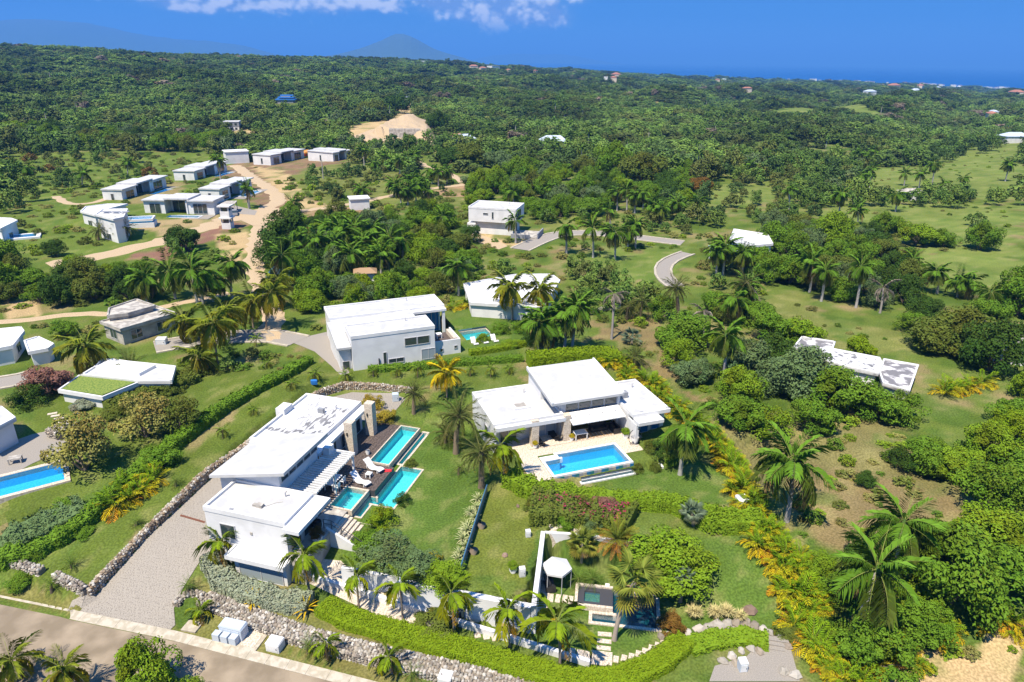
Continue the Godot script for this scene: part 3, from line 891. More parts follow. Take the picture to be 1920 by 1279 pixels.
# face: 0 looks to -v (front), 90 to +u, 180 to +v, -90 to -u; u, v is the middle of its foot on the wall
func window(parent: Node, u: float, v: float, y: float, w: float, h: float, face: float, panes := 1, glass: Material = null, called := "window") -> void:
	var key := "%s %s %s" % [w, h, panes]
	if not mesh_cache.has(key):
		var f := Buf.new()
		var t := .07
		f.box(-w / 2, w / 2, 0, t, -.05, .05); f.box(-w / 2, w / 2, h - t, h, -.05, .05)
		for i in panes + 1:
			var x := -w / 2 + (w - t) * i / panes
			f.box(x, x + t, t, h - t, -.05, .05)
		var g := Buf.new()
		var pw_ := (w - t) / panes - t
		g.box(0, pw_, 0, h - 2 * t, -.04, .012)
		mesh_cache[key] = [f.mesh(), g.mesh()]
	var o := part(called, mesh_cache[key][0], M.frame, parent)
	o.position = Vector3(u, y, -v)
	o.rotation.y = deg_to_rad(face)
	for i in panes:
		var p := part("pane", mesh_cache[key][1], glass if glass else M.glass, o)
		p.position = Vector3(-w / 2 + (w - .07) * i / panes + .07, .07, 0)
func local(o: Node3D, u: float, y: float, v: float) -> Vector3: return o.transform * Vector3(u, y, -v)
func flat_poly(a: Array) -> PackedVector2Array:
	var p := PackedVector2Array()
	for q in a: p.push_back(Vector2(q[0], -q[1]))
	return p
func keep_box(o: Node3D, u0: float, u1: float, v0: float, v1: float) -> void:
	var s := 3.0
	for i in int((u1 - u0) / s) + 1:
		for k in int((v1 - v0) / s) + 1:
			var p := local(o, u0 + minf(i * s, u1 - u0), 0, v0 + minf(k * s, v1 - v0))
			keepouts.append([Vector2(p.x, p.z), 3.4])
# a pool: coping, basin, water; outline in u, v
func pool(label: String, at: Vector3, turn: float, outline: Array, y: float, deep: float, tile: Material, coping: Material, lip := .4, group := "") -> Node3D:
	var o := thing("swimming_pool", label, "pool", at, turn, group)
	var inner := flat_poly(outline)
	var outer: PackedVector2Array = Geometry2D.offset_polygon(inner, lip, Geometry2D.JOIN_MITER)[0]
	var b := Buf.new()
	var ix := Geometry2D.triangulate_polygon(inner)
	for i in range(0, ix.size(), 3):
		var p := inner[ix[i]]; var q := inner[ix[i + 1]]; var w := inner[ix[i + 2]]
		if (q - p).cross(w - p) < 0: var h := q; q = w; w = h
		b.tri(Vector3(p.x, y - deep, p.y), Vector3(q.x, y - deep, q.y), Vector3(w.x, y - deep, w.y))
	var t := 0.0
	for i in inner.size(): t += inner[i].cross(inner[(i + 1) % inner.size()])
	for i in inner.size():
		var p := inner[i]; var q := inner[(i + 1) % inner.size()]
		if t < 0: var h := p; p = q; q = h
		b.quad(Vector3(p.x, y, p.y), Vector3(q.x, y, q.y), Vector3(q.x, y - deep, q.y), Vector3(p.x, y - deep, p.y))
	part("basin", b, tile, o)
	var hole := PackedVector2Array()
	for q in inner:
		var g: Vector3 = o.transform * Vector3(q.x, 0, q.y)
		hole.push_back(Vector2(g.x, g.z))
	var hr := Rect2(hole[0], Vector2.ZERO)
	for q in hole: hr = hr.expand(q)
	if at.y + y < ht(hr.get_center().x, hr.get_center().y) + 1.0: holes.append([hole, hr])
	var c := Buf.new()
	for i in inner.size():
		var p := inner[i]; var q := inner[(i + 1) % inner.size()]
		var d := (q - p).normalized().orthogonal() * lip
		if t < 0: d = -d
		var e := (q - p).normalized() * lip
		var quad := PackedVector2Array([p - e, q, q + d, p + d - e]) if Geometry2D.is_point_in_polygon(p + d * .5 - e * .5, outer) else PackedVector2Array([p, q, q + d, p + d])
		c.prism(quad, y - .5, y + .06 + .003 * i)
	part("coping", c, coping, o)
	var wt := Buf.new()
	var s := inner
	for i in range(0, ix.size(), 3):
		var p := s[ix[i]]; var q := s[ix[i + 1]]; var w := s[ix[i + 2]]
		if (q - p).cross(w - p) < 0: var h := q; q = w; w = h
		wt.tri(Vector3(p.x, y - .1, p.y), Vector3(q.x, y - .1, q.y), Vector3(w.x, y - .1, w.y))
	part("water", wt, M.water, o)
	return o
func lounger(at: Vector3, turn: float, m: Material, label: String, l := 2.5) -> void:
	var o := thing("sun_lounger", label, "sun lounger", at, turn, "wavy sun loungers")
	var b := Buf.new()
	var last := Vector3.ZERO
	for i in 13:
		var t := i / 12.0
		var p := Vector3((t - .5) * l, .32 + .14 * sin(t * 7.5 + .6) + .42 * ss(.62, 1.0, t), 0)
		if i:
			var w := Vector3(0, 0, .38)
			var d := Vector3(0, -.07, 0)
			b.hexa([last - w + d, p - w + d, p + w + d, last + w + d, last - w, p - w, p + w, last + w])
		last = p
	part("seat", b, m, o)
	for x in [-.34, .3]:
		var g := Buf.new()
		g.box(x * l - .05, x * l + .05, 0, .3, -.34, .34)
		part("leg", g, m, o)
func table(at: Vector3, turn: float, w: float, d: float, h: float, m: Material, label: String) -> void:
	var o := thing("table", label, "table", at, turn)
	var b := Buf.new()
	b.box(-w / 2, w / 2, h - .06, h, -d / 2, d / 2)
	part("table_top", b, m, o)
	for s in [[-1, -1], [1, -1], [1, 1], [-1, 1]]:
		var g := Buf.new()
		g.box(s[0] * (w / 2 - .06) - .05, s[0] * (w / 2 - .06) + .05, 0, h - .06, s[1] * (d / 2 - .06) - .05, s[1] * (d / 2 - .06) + .05)
		part("leg", g, m, o)
func sofa(at: Vector3, turn: float, w: float, label: String) -> void:
	var o := thing("sofa", label, "sofa", at, turn)
	var b := Buf.new()
	b.box(-w / 2, w / 2, .05, .4, -.4, .4)
	part("seat", b, M.black, o)
	var k := Buf.new()
	k.box(-w / 2, w / 2, .4, .8, -.4, -.22)
	part("backrest", k, M.black, o)
	for s in [-1, 1]:
		var g := Buf.new()
		g.box(s * w / 2 - .1, s * w / 2 + .1, .05, .62, -.42, .42)
		part("armrest", g, M.black, o)
func pot(at: Vector3, m: Material, r: float, h: float, label: String, plant := "") -> void:
	var o := thing("plant_pot", label, "plant pot", at)
	var b := Buf.new()
	b.tube(PackedVector3Array([Vector3(0, 0, 0), Vector3(0, h * .6, 0), Vector3(0, h, 0)]), PackedFloat32Array([r * .65, r, r * .95]), 12)
	b.tube(PackedVector3Array([Vector3(0, h * .9, 0), Vector3(0, h * .901, 0)]), PackedFloat32Array([r * .95, .01]), 12, Color(.1, .07, .05))
	part("pot", b, m, o)
	if plant:
		var l := part("foliage", crowns[1], tones[plant], o)
		l.scale = Vector3.ONE * r * 1.3
		l.position.y = h * .95

func pergola_villa() -> void:
	var turn := deg_to_rad(-16)
	var o := thing("villa", "white villa with a slatted pergola, turquoise pools and mould-streaked flat roof", "house", Vector3(-26.88, 0, -50.21), turn)
	landmarks["the pergola villa"] = local(o, 4, 0, 8)
	# front wing
	block("wall", o, M.white, 0, 8.1, 0, 4.45, -3, 3.2)
	flat_roof(o, -.06, 8.16, -.06, 4.5, 3.28, M.roof)
	block("roof_slab", o, M.white, 8.17, 9.75, -.5, 4.7, 2.85, 3.22)
	window(o, 2.2, -.03, .55, 1.55, 1.5, 0)
	var vent := Buf.new(); vent.box(-.1, .1, -.14, .14, 0, .06)
	part("wall_lamp", vent, M.concrete, o).position = Vector3(4.6, 1.6, .01)
	var cap := Buf.new(); cap.box(-.3, .3, 0, .28, -.22, .22); cap.box(-.7, -.35, 0, .2, -.15, .15); cap.tube(PackedVector3Array([Vector3(.3, .03, 0), Vector3(1.0, .03, -.9), Vector3(1.5, .03, -1.2)]), PackedFloat32Array([.025, .025, .025]), 6)
	part("roof_vent", cap, M.concrete, o).position = Vector3(4.6, 3.28, -1.6)
	window(o, 8.12, 3.2, .1, 1.5, 2.2, 90)
	window(o, 8.12, 1.2, .1, 1.6, 2.3, 90)
	# low room in front of it
	block("wall", o, M.white, 3.1, 8.3, -.9, 0, -3, -.4)
	var lo := Buf.new()
	ub(lo, 2.7, 8.5, -1.55, -.01, -.4, -.1)
	ub(lo, 2.7, 8.5, -1.55, -1.4, -.1, .05); ub(lo, 2.7, 2.85, -1.4, -.01, -.1, .05)
	part("roof_slab", lo, M.white, o)
	window(o, 5.75, -.93, -2.55, 4.4, 1.9, 0, 2, M.curtain_glass)
	# tall middle wing under a sloping roof
	var mid := Buf.new()
	mid.hexa([Vector3(-1.75, -2, -10.9), Vector3(4.7, -2, -10.9), Vector3(4.7, -2, -4.46), Vector3(-1.75, -2, -4.46), Vector3(-1.75, 3.7, -10.9), Vector3(4.7, 5.1, -10.9), Vector3(4.7, 5.1, -4.46), Vector3(-1.75, 3.7, -4.46)])
	part("wall", mid, M.white, o)
	var mr := Buf.new()
	mr.hexa([Vector3(-2.2, 3.66, -11.15), Vector3(5.95, 5.42, -11.15), Vector3(5.95, 5.42, -3.6), Vector3(-2.2, 3.66, -3.6), Vector3(-2.2, 3.95, -11.15), Vector3(5.95, 5.74, -11.15), Vector3(5.95, 5.74, -3.6), Vector3(-2.2, 3.95, -3.6)])
	part("roof", mr, M.roof, o)
	for i in 5: window(o, 4.73, 5.3 + i * 1.25, 3.75, 1.2, 1.25, 90)
	for i in 3: window(o, 4.73, 6.0 + i * 1.9, .05, 1.8, 2.3, 90, 2)
	# low rear wing with the stained roof
	block("wall", o, M.white, -3.3, 3.7, 10.92, 21.9, -.6, 3.2)
	# rain streaks and mould on this roof: a band along its front joint, smears on the right, thin trails behind
	var si := Image.create(256, 256, false, Image.FORMAT_RGB8)
	var sn := FastNoiseLite.new()
	sn.frequency = .02
	sn.fractal_octaves = 5
	for y in 256:
		for x in 256:
			var su := x / 256.0; var sv := y / 256.0
			var n := sn.get_noise_2d(x, y * .7); var n2 := sn.get_noise_2d(x * 3.1 + 90, y * 1.2)
			var st := 2.0 * ss(.05, .0, absf(sv - .76 + su * .06 - n * .08)) * ss(-.25, .2, n2 + .1)
			st = maxf(st, ss(.42, .1, Vector2(su - .76, (sv - .42) * 1.3 + (su - .76) * .5).length()) * ss(-.02, .3, n2 + n * .7) * 1.8)
			st = maxf(st, ss(.02, .0, absf(su - .33 - n * .16)) * ss(.75, .3, sv) * ss(-.1, .3, n2) * 1.4)
			st = maxf(st, ss(.03, .0, absf(sv - .2 - n * .2)) * ss(-.1, .3, n2) * 1.4)
			si.set_pixel(x, y, srgb(.53, .53, .525).lerp(srgb(.1, .1, .105), clampf(st, 0, 1) * .85).lerp(srgb(.4, .39, .37), clampf(n * .8, 0, .6)))
	var sm := mat(1, 1, 1, .85)
	sm.albedo_texture = ImageTexture.create_from_image(si)
	sm.uv1_scale = Vector3(1 / 7.2, 1 / 10.9, 1)
	sm.uv1_offset = Vector3(3.4 / 7.2, 22.0 / 10.9, 0)
	flat_roof(o, -3.36, 3.76, 11.16, 21.96, 3.3, sm, .26)
	block("roof_slab", o, M.white, 3.77, 4.7, 11.2, 22.0, 2.75, 3.1)
	block("chimney", o, M.white, -4.0, -2.9, 16.8, 18.4, 2.6, 4.0)
	var ac := Buf.new(); ac.box(-.35, .35, 0, .55, -.2, .2); ac.tube(PackedVector3Array([Vector3(.5, 0, .2), Vector3(.55, .7, .2)]), PackedFloat32Array([.05, .05]), 6)
	part("air_unit", ac, M.grey_wall, o).position = Vector3(.6, 3.3, -18.6)
	for v in [12.6, 15.0, 18.0, 20.4]: window(o, 3.73, v, .05, 1.9, 2.25, 90, 2)
	# travertine pillars, built of courses
	for v in [16.6, 21.2]:
		var c := Buf.new()
		for i in 9: ub(c, 4.72 + .01 * (i % 2), 5.72 - .01 * (i % 2), v - .45 + .01 * (i % 2), v + .45, i * .46 - .1, i * .46 + .345)
		var pl := part("pillar", c, M.traver, o)
		var lamp := Buf.new(); lamp.box(-.06, .06, 0, .35, 0, .1)
		part("wall_lamp", lamp, M.black, pl).position = Vector3(5.1, 2.5, -v + .46)
	block("pillar", o, M.white, 4.9, 5.6, 11.6, 12.6, 0, 3.6)
	# deck: boards along the house
	var dk := thing("deck", "dark brown timber deck beside the turquoise pools", "deck", o.position, turn)
	var under := Buf.new()
	ub(under, 3.7, 7.55, 4.6, 23.9, -1.2, -.06); ub(under, 7.55, 10.75, 11.0, 15.45, -1.2, -.062)
	part("frame", under, M.dark, dk)
	for i in 20:
		var b := Buf.new()
		var u := 3.72 + i * .355
		var v0 := 4.6 if u < 7.4 else 11.0
		var v1 := 23.9 if u < 7.4 else 15.45
		ub(b, u, minf(u + .335, 10.75), v0, v1, -.055, .0 + .006 * (i % 3))
		part("plank", b, M.deck, dk)
	# pergola
	var pg := thing("pergola", "white slatted timber pergola over the dark deck", "pergola", o.position, turn)
	for u in [4.9, 7.45]: block("beam", pg, M.white, u - .09, u + .09, 5.5, 13.0, 2.35, 2.6)
	for i in 5: block("beam", pg, M.white, 4.8, 7.8, 5.6 + i * 1.8 - .08, 5.6 + i * 1.8 + .08, 2.605, 2.82)
	for k in 4:
		for i in 4: block("slat", pg, M.white, 4.8, 7.75, 5.6 + k * 1.8 + (i + 1) * .36 - .05, 5.6 + k * 1.8 + (i + 1) * .36 + .05, 2.63, 2.8)
	for v in [5.6, 9.2, 12.9]: block("post", pg, M.white, 7.36, 7.54, v - .09, v + .09, 0, 2.35)
	# pools
	pool("long turquoise infinity pool behind the two white loungers", o.position, turn, [[7.75, 15.8], [9.95, 15.8], [9.95, 23.8], [7.75, 23.8]], 0, 1.2, M.turq, M.traver, .14, "turquoise pools of the pergola villa")
	pool("small square turquoise plunge pool at the deck's near end", o.position, turn, [[7.8, 7.5], [10.0, 7.5], [10.0, 10.75], [7.8, 10.75]], 0, 1.1, M.turq, M.traver, .2, "turquoise pools of the pergola villa")
	pool("lower turquoise pool wrapping the deck's edge beside the lawn", o.position, turn, [[10.25, 7.7], [10.85, 7.7], [10.85, 9.95], [13.25, 9.95], [13.25, 16.95], [10.85, 16.95], [10.85, 10.95], [10.25, 10.95]], -.8, 1.1, M.turq, M.traver, .18, "turquoise pools of the pergola villa")
	pool("narrow teal overflow trough along the long pool's edge", o.position, turn, [[10.3, 17.4], [10.75, 17.4], [10.75, 24.4], [10.3, 24.4]], -.8, .5, M.turq, M.traver, .25, "turquoise pools of the pergola villa")
	lounger(local(o, 8.75, .02, 11.85), turn - deg_to_rad(22) + PI, M.white, "white wavy sun lounger nearest the small plunge pool")
	lounger(local(o, 8.9, .02, 14.5), turn - deg_to_rad(22) + PI, M.white, "white wavy sun lounger nearest the long turquoise pool")
	table(local(o, 9.05, .02, 13.1), turn, .6, .6, .45, M.white, "little white side table between the two white loungers")
	var red := thing("towel", "small red towel left on the deck's edge by the loungers", "towel", local(o, 10.4, .03, 14.7), turn + .4)
	var rt := Buf.new(); rt.hexa([Vector3(-.4, 0, -.25), Vector3(.4, 0, -.2), Vector3(.42, 0, .22), Vector3(-.38, 0, .25), Vector3(-.36, .1, -.2), Vector3(.3, .05, -.18), Vector3(.38, .12, .2), Vector3(-.3, .06, .2)])
	part("cloth", rt, mat(.6, .02, .03, .9), red)
	table(local(o, 6.4, .02, 10.6), turn, 1.0, 2.0, .75, M.white, "white dining table under the white pergola")
	for q in [[5.65, 10.0], [5.65, 11.1], [7.15, 10.0], [7.15, 11.1]]:
		var ch := thing("chair", "white chair tucked at the table under the white pergola", "chair", local(o, q[0], .02, q[1]), turn + (PI / 2 if q[0] < 6 else -PI / 2), "chairs under the pergola")
		var sb := Buf.new(); sb.box(-.24, .24, .42, .47, -.24, .24)
		part("seat", sb, M.white, ch)
		var bk := Buf.new(); bk.box(-.24, .24, .47, .95, -.24, -.19)
		part("backrest", bk, M.white, ch)
		for s in [[-1, -1], [1, -1], [1, 1], [-1, 1]]:
			var lg := Buf.new(); lg.box(s[0] * .2 - .03, s[0] * .2 + .03, 0, .42, s[1] * .2 - .03, s[1] * .2 + .03)
			part("leg", lg, M.white, ch)
	pot(local(o, 8.6, .02, 3.9), M.black, .42, .95, "tall black plant pot on the terrace below the roof slab")
	pot(local(o, 6.9, .02, 17.0), M.white, .25, .5, "small white pot beside the nearer travertine pillar")
	# terrace and steps down at the near end
	var te := Buf.new()
	ub(te, 8.11, 9.75, -.3, 4.59, -3, .02); ub(te, 7.56, 9.75, 4.6, 7.25, -1.5, -.012)
	struct("terrace", te, M.concrete, "grey terrace at the deck's near end").transform = o.transform
	var st := thing("garden_steps", "pale stone steps going down from the deck beside the white wall", "steps", o.position, turn)
	for i in 9:
		var b := Buf.new()
		ub(b, 9.78 + i * .36, 10.2 + i * .36, 4.3, 6.9, -.55 - i * .2, -.1 - i * .2)
		part("step", b, M.traver, st)
	var rail := thing("handrail", "dark metal handrail along the stone garden steps", "handrail", o.position, turn)
	var rb := Buf.new()
	for q in [1.0, .55]: rb.tube(PackedVector3Array([Vector3(9.0, q, -4.3), Vector3(9.8, q, -4.3), Vector3(12.9, q - 1.7, -4.3)]), PackedFloat32Array([.03, .03, .03]), 6)
	part("rail", rb, M.dark, rail)
	for q in [[9.0, 0.0], [9.8, -.1], [10.8, -.65], [11.9, -1.25], [12.9, -1.8]]:
		var ps := Buf.new(); ub(ps, q[0] - .03, q[0] + .03, 4.27, 4.33, q[1] - .1, q[1] + 1.0)
		part("post", ps, M.dark, rail)
	var pt := Buf.new()
	ub(pt, 11.06, 13.5, 7.0, 9.7, -2.2, -.87); ub(pt, 13.45, 14.2, 7.0, 17.3, -2.2, -.92)
	struct("stone_patio", pt, M.traver, "pale stone paving round the lower turquoise pool").transform = o.transform
	var w := thing("garden_wall", "white garden wall below the stone steps beside the front wing", "wall", o.position, turn)
	var wb := Buf.new()
	wb.hexa([Vector3(9.4, -3, -4.2), Vector3(12.7, -3, -4.2), Vector3(12.7, -3, -3.95), Vector3(9.4, -3, -3.95), Vector3(9.4, .35, -4.2), Vector3(12.7, -1.3, -4.2), Vector3(12.7, -1.3, -3.95), Vector3(9.4, .35, -3.95)])
	part("wall", wb, M.white, w)
	pot(local(o, 9.35, -.02, 2.6), M.white, .5, .5, "white planter with orange blooms on the grey terrace", "flame")
	keep_box(o, -3.5, 13, 0, 23)

func awning_villa() -> void:
	var turn := deg_to_rad(19.5)
	var o := thing("villa", "white villa with white awnings and stone pillars facing a blue pool", "house", Vector3(-4.62, 0, -73.2), turn)
	landmarks["the awning villa"] = local(o, 10, 0, -5)
	# v runs back, so the garden side is at negative v
	block("wall", o, M.white, 0, 8.1, -6.7, 0, -1, 3.2)
	flat_roof(o, -.05, 8.2, -8.3, .05, 3.25, M.roof)
	block("roof_slab", o, M.white, .1, 8.3, -8.75, -8.31, 2.7, 3.15)
	block("wall", o, M.white, 0, .3, -8.2, -6.71, -1, 3.0)
	var sk := Buf.new(); ub(sk, 3.4, 5.2, -5.6, -4.0, 3.25, 3.45)
	var skl := part("skylight", sk, M.white, o)
	var skg := Buf.new(); ub(skg, 3.65, 4.95, -5.3, -4.3, 3.44, 3.48)
	part("pane", skg, M.concrete, skl)
	window(o, 6.7, -6.73, .1, 2.6, 2.35, 0, 2, M.curtain_glass)
	window(o, 2.2, -6.73, .1, 2.0, 2.3, 0, 2)
	window(o, -.03, -5.6, .6, 1.2, 1.4, -90)
	for u in [4.7, 8.55]:
		var c := Buf.new()
		for i in 8: ub(c, u - .42 + .01 * (i % 2), u + .42, -8.72 - .01 * (i % 2), -7.9, i * .44 - .2, i * .44 + .24)
		part("pillar", c, M.traver, o)
	# high middle hall
	var hb := Buf.new()
	hb.hexa([Vector3(7.1, 0, 0), Vector3(15.6, 0, 0), Vector3(15.6, 0, 4.0), Vector3(7.1, 0, 4.0), Vector3(7.1, 5.35, 0), Vector3(15.6, 5.35, 0), Vector3(15.6, 4.85, 4.0), Vector3(7.1, 4.85, 4.0)])
	part("wall", hb, M.white, o)
	for s in [[8.21, 8.75], [15.3, 15.62]]:
		var e := Buf.new()
		e.hexa([Vector3(s[0], 0, 4.01), Vector3(s[1], 0, 4.01), Vector3(s[1], 0, 7.5), Vector3(s[0], 0, 7.5), Vector3(s[0], 4.8, 4.01), Vector3(s[1], 4.8, 4.01), Vector3(s[1], 4.4, 7.5), Vector3(s[0], 4.4, 7.5)])
		part("wall", e, M.white, o)
	var rf := Buf.new()
	rf.hexa([Vector3(6.85, 5.3, -.2), Vector3(15.85, 5.3, -.2), Vector3(15.85, 4.4, 8.0), Vector3(6.85, 4.4, 8.0), Vector3(6.85, 5.58, -.2), Vector3(15.85, 5.58, -.2), Vector3(15.85, 4.68, 8.0), Vector3(6.85, 4.68, 8.0)])
	var roof := part("roof", rf, M.roof, o)
	var lip := Buf.new()
	for u in [6.85, 15.63]: lip.hexa([Vector3(u, 5.55, -.2), Vector3(u + .22, 5.55, -.2), Vector3(u + .22, 4.65, 8.0), Vector3(u, 4.65, 8.0), Vector3(u, 5.75, -.2), Vector3(u + .22, 5.75, -.2), Vector3(u + .22, 4.85, 8.0), Vector3(u, 4.85, 8.0)])
	part("parapet", lip, M.white, roof)
	for i in 4: window(o, 9.6 + i * 1.63, -7.3, 3.1, 1.6, 1.3, 0)
	window(o, 12.0, -4.03, .1, 6.2, 2.4, 0, 4)
	# awnings
	for i in 4:
		var u := 8.8 + i * 1.66
		var b := Buf.new()
		b.hexa([Vector3(u, 3.0, 7.52), Vector3(u + 1.6, 3.0, 7.52), Vector3(u + 1.6, 2.5, 9.6), Vector3(u, 2.5, 9.6), Vector3(u, 3.09, 7.52), Vector3(u + 1.6, 3.09, 7.52), Vector3(u + 1.6, 2.59, 9.6), Vector3(u, 2.59, 9.6)])
		var a := part("awning", b, M.white, o)
		var br := Buf.new(); br.box(u + .75, u + .85, 2.72, 3.0, 8.4, 8.6)
		part("bracket", br, M.frame, a)
	block("beam", o, M.white, 8.6, 15.5, -7.75, -7.53, 2.7, 3.0)
	# right wing
	block("wall", o, M.white, 15.64, 20.4, -9.6, -2.4, -1, 3.0)
	flat_roof(o, 15.66, 20.45, -10.7, -2.35, 3.08, M.roof)
	block("roof_slab", o, M.white, 15.7, 18.9, -12.0, -10.71, 2.45, 2.85)
	block("wall", o, M.white, 15.64, 16.0, -11.6, -9.61, -1, 2.4)
	window(o, 17.3, -9.63, .1, 2.2, 2.2, 0, 2, M.blue_glass)
	window(o, 19.3, -9.63, .3, 1.2, 1.9, 0, 1, M.blue_glass)
	var ac := Buf.new(); ub(ac, 16.2, 17.3, -6.4, -5.7, 3.1, 3.8)
	part("air_unit", ac, M.grey_wall, o)
	# terrace, deck, pool
	var t := Buf.new()
	ub(t, 2.0, 17.2, -10.55, -6.75, -1.4, .035); ub(t, 2.0, 4.25, -15.2, -10.55, -1.4, .034); ub(t, 13.75, 16.0, -13.0, -10.55, -1.4, .034)
	struct("terrace", t, M.traver, "pale stone terrace round the awning villa's blue pool").transform = o.transform
	var dk := Buf.new()
	ub(dk, 3.9, 15.2, -9.1, -6.76, .036, .12)
	struct("porch", dk, M.traver, "raised porch floor under the white awnings").transform = o.transform
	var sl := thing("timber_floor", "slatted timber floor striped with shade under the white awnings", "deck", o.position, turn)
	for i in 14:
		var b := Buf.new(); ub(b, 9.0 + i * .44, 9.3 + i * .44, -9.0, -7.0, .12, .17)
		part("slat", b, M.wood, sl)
	pool("rectangular bright blue pool with white rim before the awning villa", o.position, turn, [[4.6, -14.6], [13.4, -14.6], [13.4, -10.9], [6.4, -10.9], [6.4, -11.85], [4.6, -11.85]], 0, 1.4, M.pool_blue, M.white, .3)
	var stp := thing("pool_step", "white shallow step notched into the blue pool's corner", "step", o.position, turn)
	var sb := Buf.new(); ub(sb, 4.32, 6.08, -11.52, -10.9, -.6, .04)
	part("step", sb, M.white, stp)
	pool("dark overflow channel below the blue pool's front wall", o.position, turn, [[7.4, -15.5], [13.6, -15.5], [13.6, -15.05], [7.4, -15.05]], -.95, .4, M.turq_dark, M.white, .2)
	var pwall := Buf.new(); ub(pwall, 4.3, 13.7, -14.98, -14.92, -1.6, -.05)
	var pq := thing("pool_wall", "mosaic tiled outer wall of the blue pool", "wall", o.position, turn)
	for i in 22:
		for k in 3:
			var b := Buf.new(); ub(b, 4.3 + i * .427, 4.3 + i * .427 + .41, -14.99, -14.93, -1.15 + k * .36, -.81 + k * .36)
			part("tile", b, [M.turq_dark, M.grey_wall, M.concrete, M.blue_glass][(i * 7 + k * 5 + i * k) % 4], pq)
	var gs := thing("garden_steps", "broad stone steps at the right of the blue pool", "steps", o.position, turn)
	for i in 6:
		var b := Buf.new(); ub(b, 13.9 + .06 * i, 16.1 + .1 * i, -13.3 - i * .38, -12.95 - i * .38, -1.4, -.15 - i * .16)
		part("step", b, M.traver, gs)
	var gw := thing("stair_wall", "low white sloping wall beside the broad stone steps", "wall", o.position, turn)
	var gb := Buf.new()
	gb.hexa([Vector3(16.2, -1.5, 12.8), Vector3(16.5, -1.5, 12.8), Vector3(17.1, -1.5, 15.6), Vector3(16.8, -1.5, 15.6), Vector3(16.2, .25, 12.8), Vector3(16.5, .25, 12.8), Vector3(17.1, -.8, 15.6), Vector3(16.8, -.8, 15.6)])
	part("wall", gb, M.white, gw)
	table(local(o, 10.2, .17, -8.6), turn, 1.5, 1.0, .78, M.white, "white slatted table on the awning villa's porch")
	sofa(local(o, 13.0, .17, -7.6), turn, 2.0, "black wicker sofa under the white awnings")
	sofa(local(o, 14.7, .17, -8.2), turn - PI / 2, 1.6, "black wicker armchair at the porch's right end")
	lounger(local(o, 7.5, .13, -7.6), turn - PI / 2 + .15, M.black, "dark wavy lounger between the two stone pillars", 2.4)
	lounger(local(o, 5.4, .13, -8.2), turn - PI / 2 + .15, M.black, "dark wavy lounger at the foot of the left stone pillar", 2.4)
	pot(local(o, 9.1, .13, -8.8), M.white, .25, .45, "white pot with yellow plant by the right stone pillar", "yellow")
	pot(local(o, 4.6, .13, -9.0), M.white, .25, .45, "white pot with yellow plant by the left stone pillar", "yellow")
	pot(local(o, 15.3, 0, -10.0), M.white, .4, .6, "white pot with bushy green plant by the right wing", "bright")
	pot(local(o, 12.6, .13, -6.0), M.concrete, .35, .5, "grey pot with green plant behind the wicker sofa", "mid")
	var sw := thing("hanging_chair", "round hanging chair on a black hoop beside the pool steps", "chair", local(o, 15.6, 0, -11.6), turn)
	var hp := Buf.new()
	var arc := PackedVector3Array(); var rr := PackedFloat32Array()
	for i in 15:
		arc.push_back(Vector3(cos(i * .4 + 2.0) * .8, 1.0 + sin(i * .4 + 2.0) * 1.0, 0)); rr.push_back(.035)
	hp.tube(arc, rr, 6)
	part("hoop", hp, M.black, sw)
	var sb2 := Buf.new()
	sb2.tube(PackedVector3Array([Vector3(0, .45, 0), Vector3(0, .55, 0), Vector3(0, .95, 0)]), PackedFloat32Array([.15, .4, .45]), 10)
	part("seat", sb2, M.cloth, sw)
	var base := Buf.new(); base.tube(PackedVector3Array([Vector3(0, 0, 0), Vector3(0, .05, 0)]), PackedFloat32Array([.55, .5]), 14)
	part("base", base, M.black, sw)
	keep_box(o, 0, 20, -15, 0)

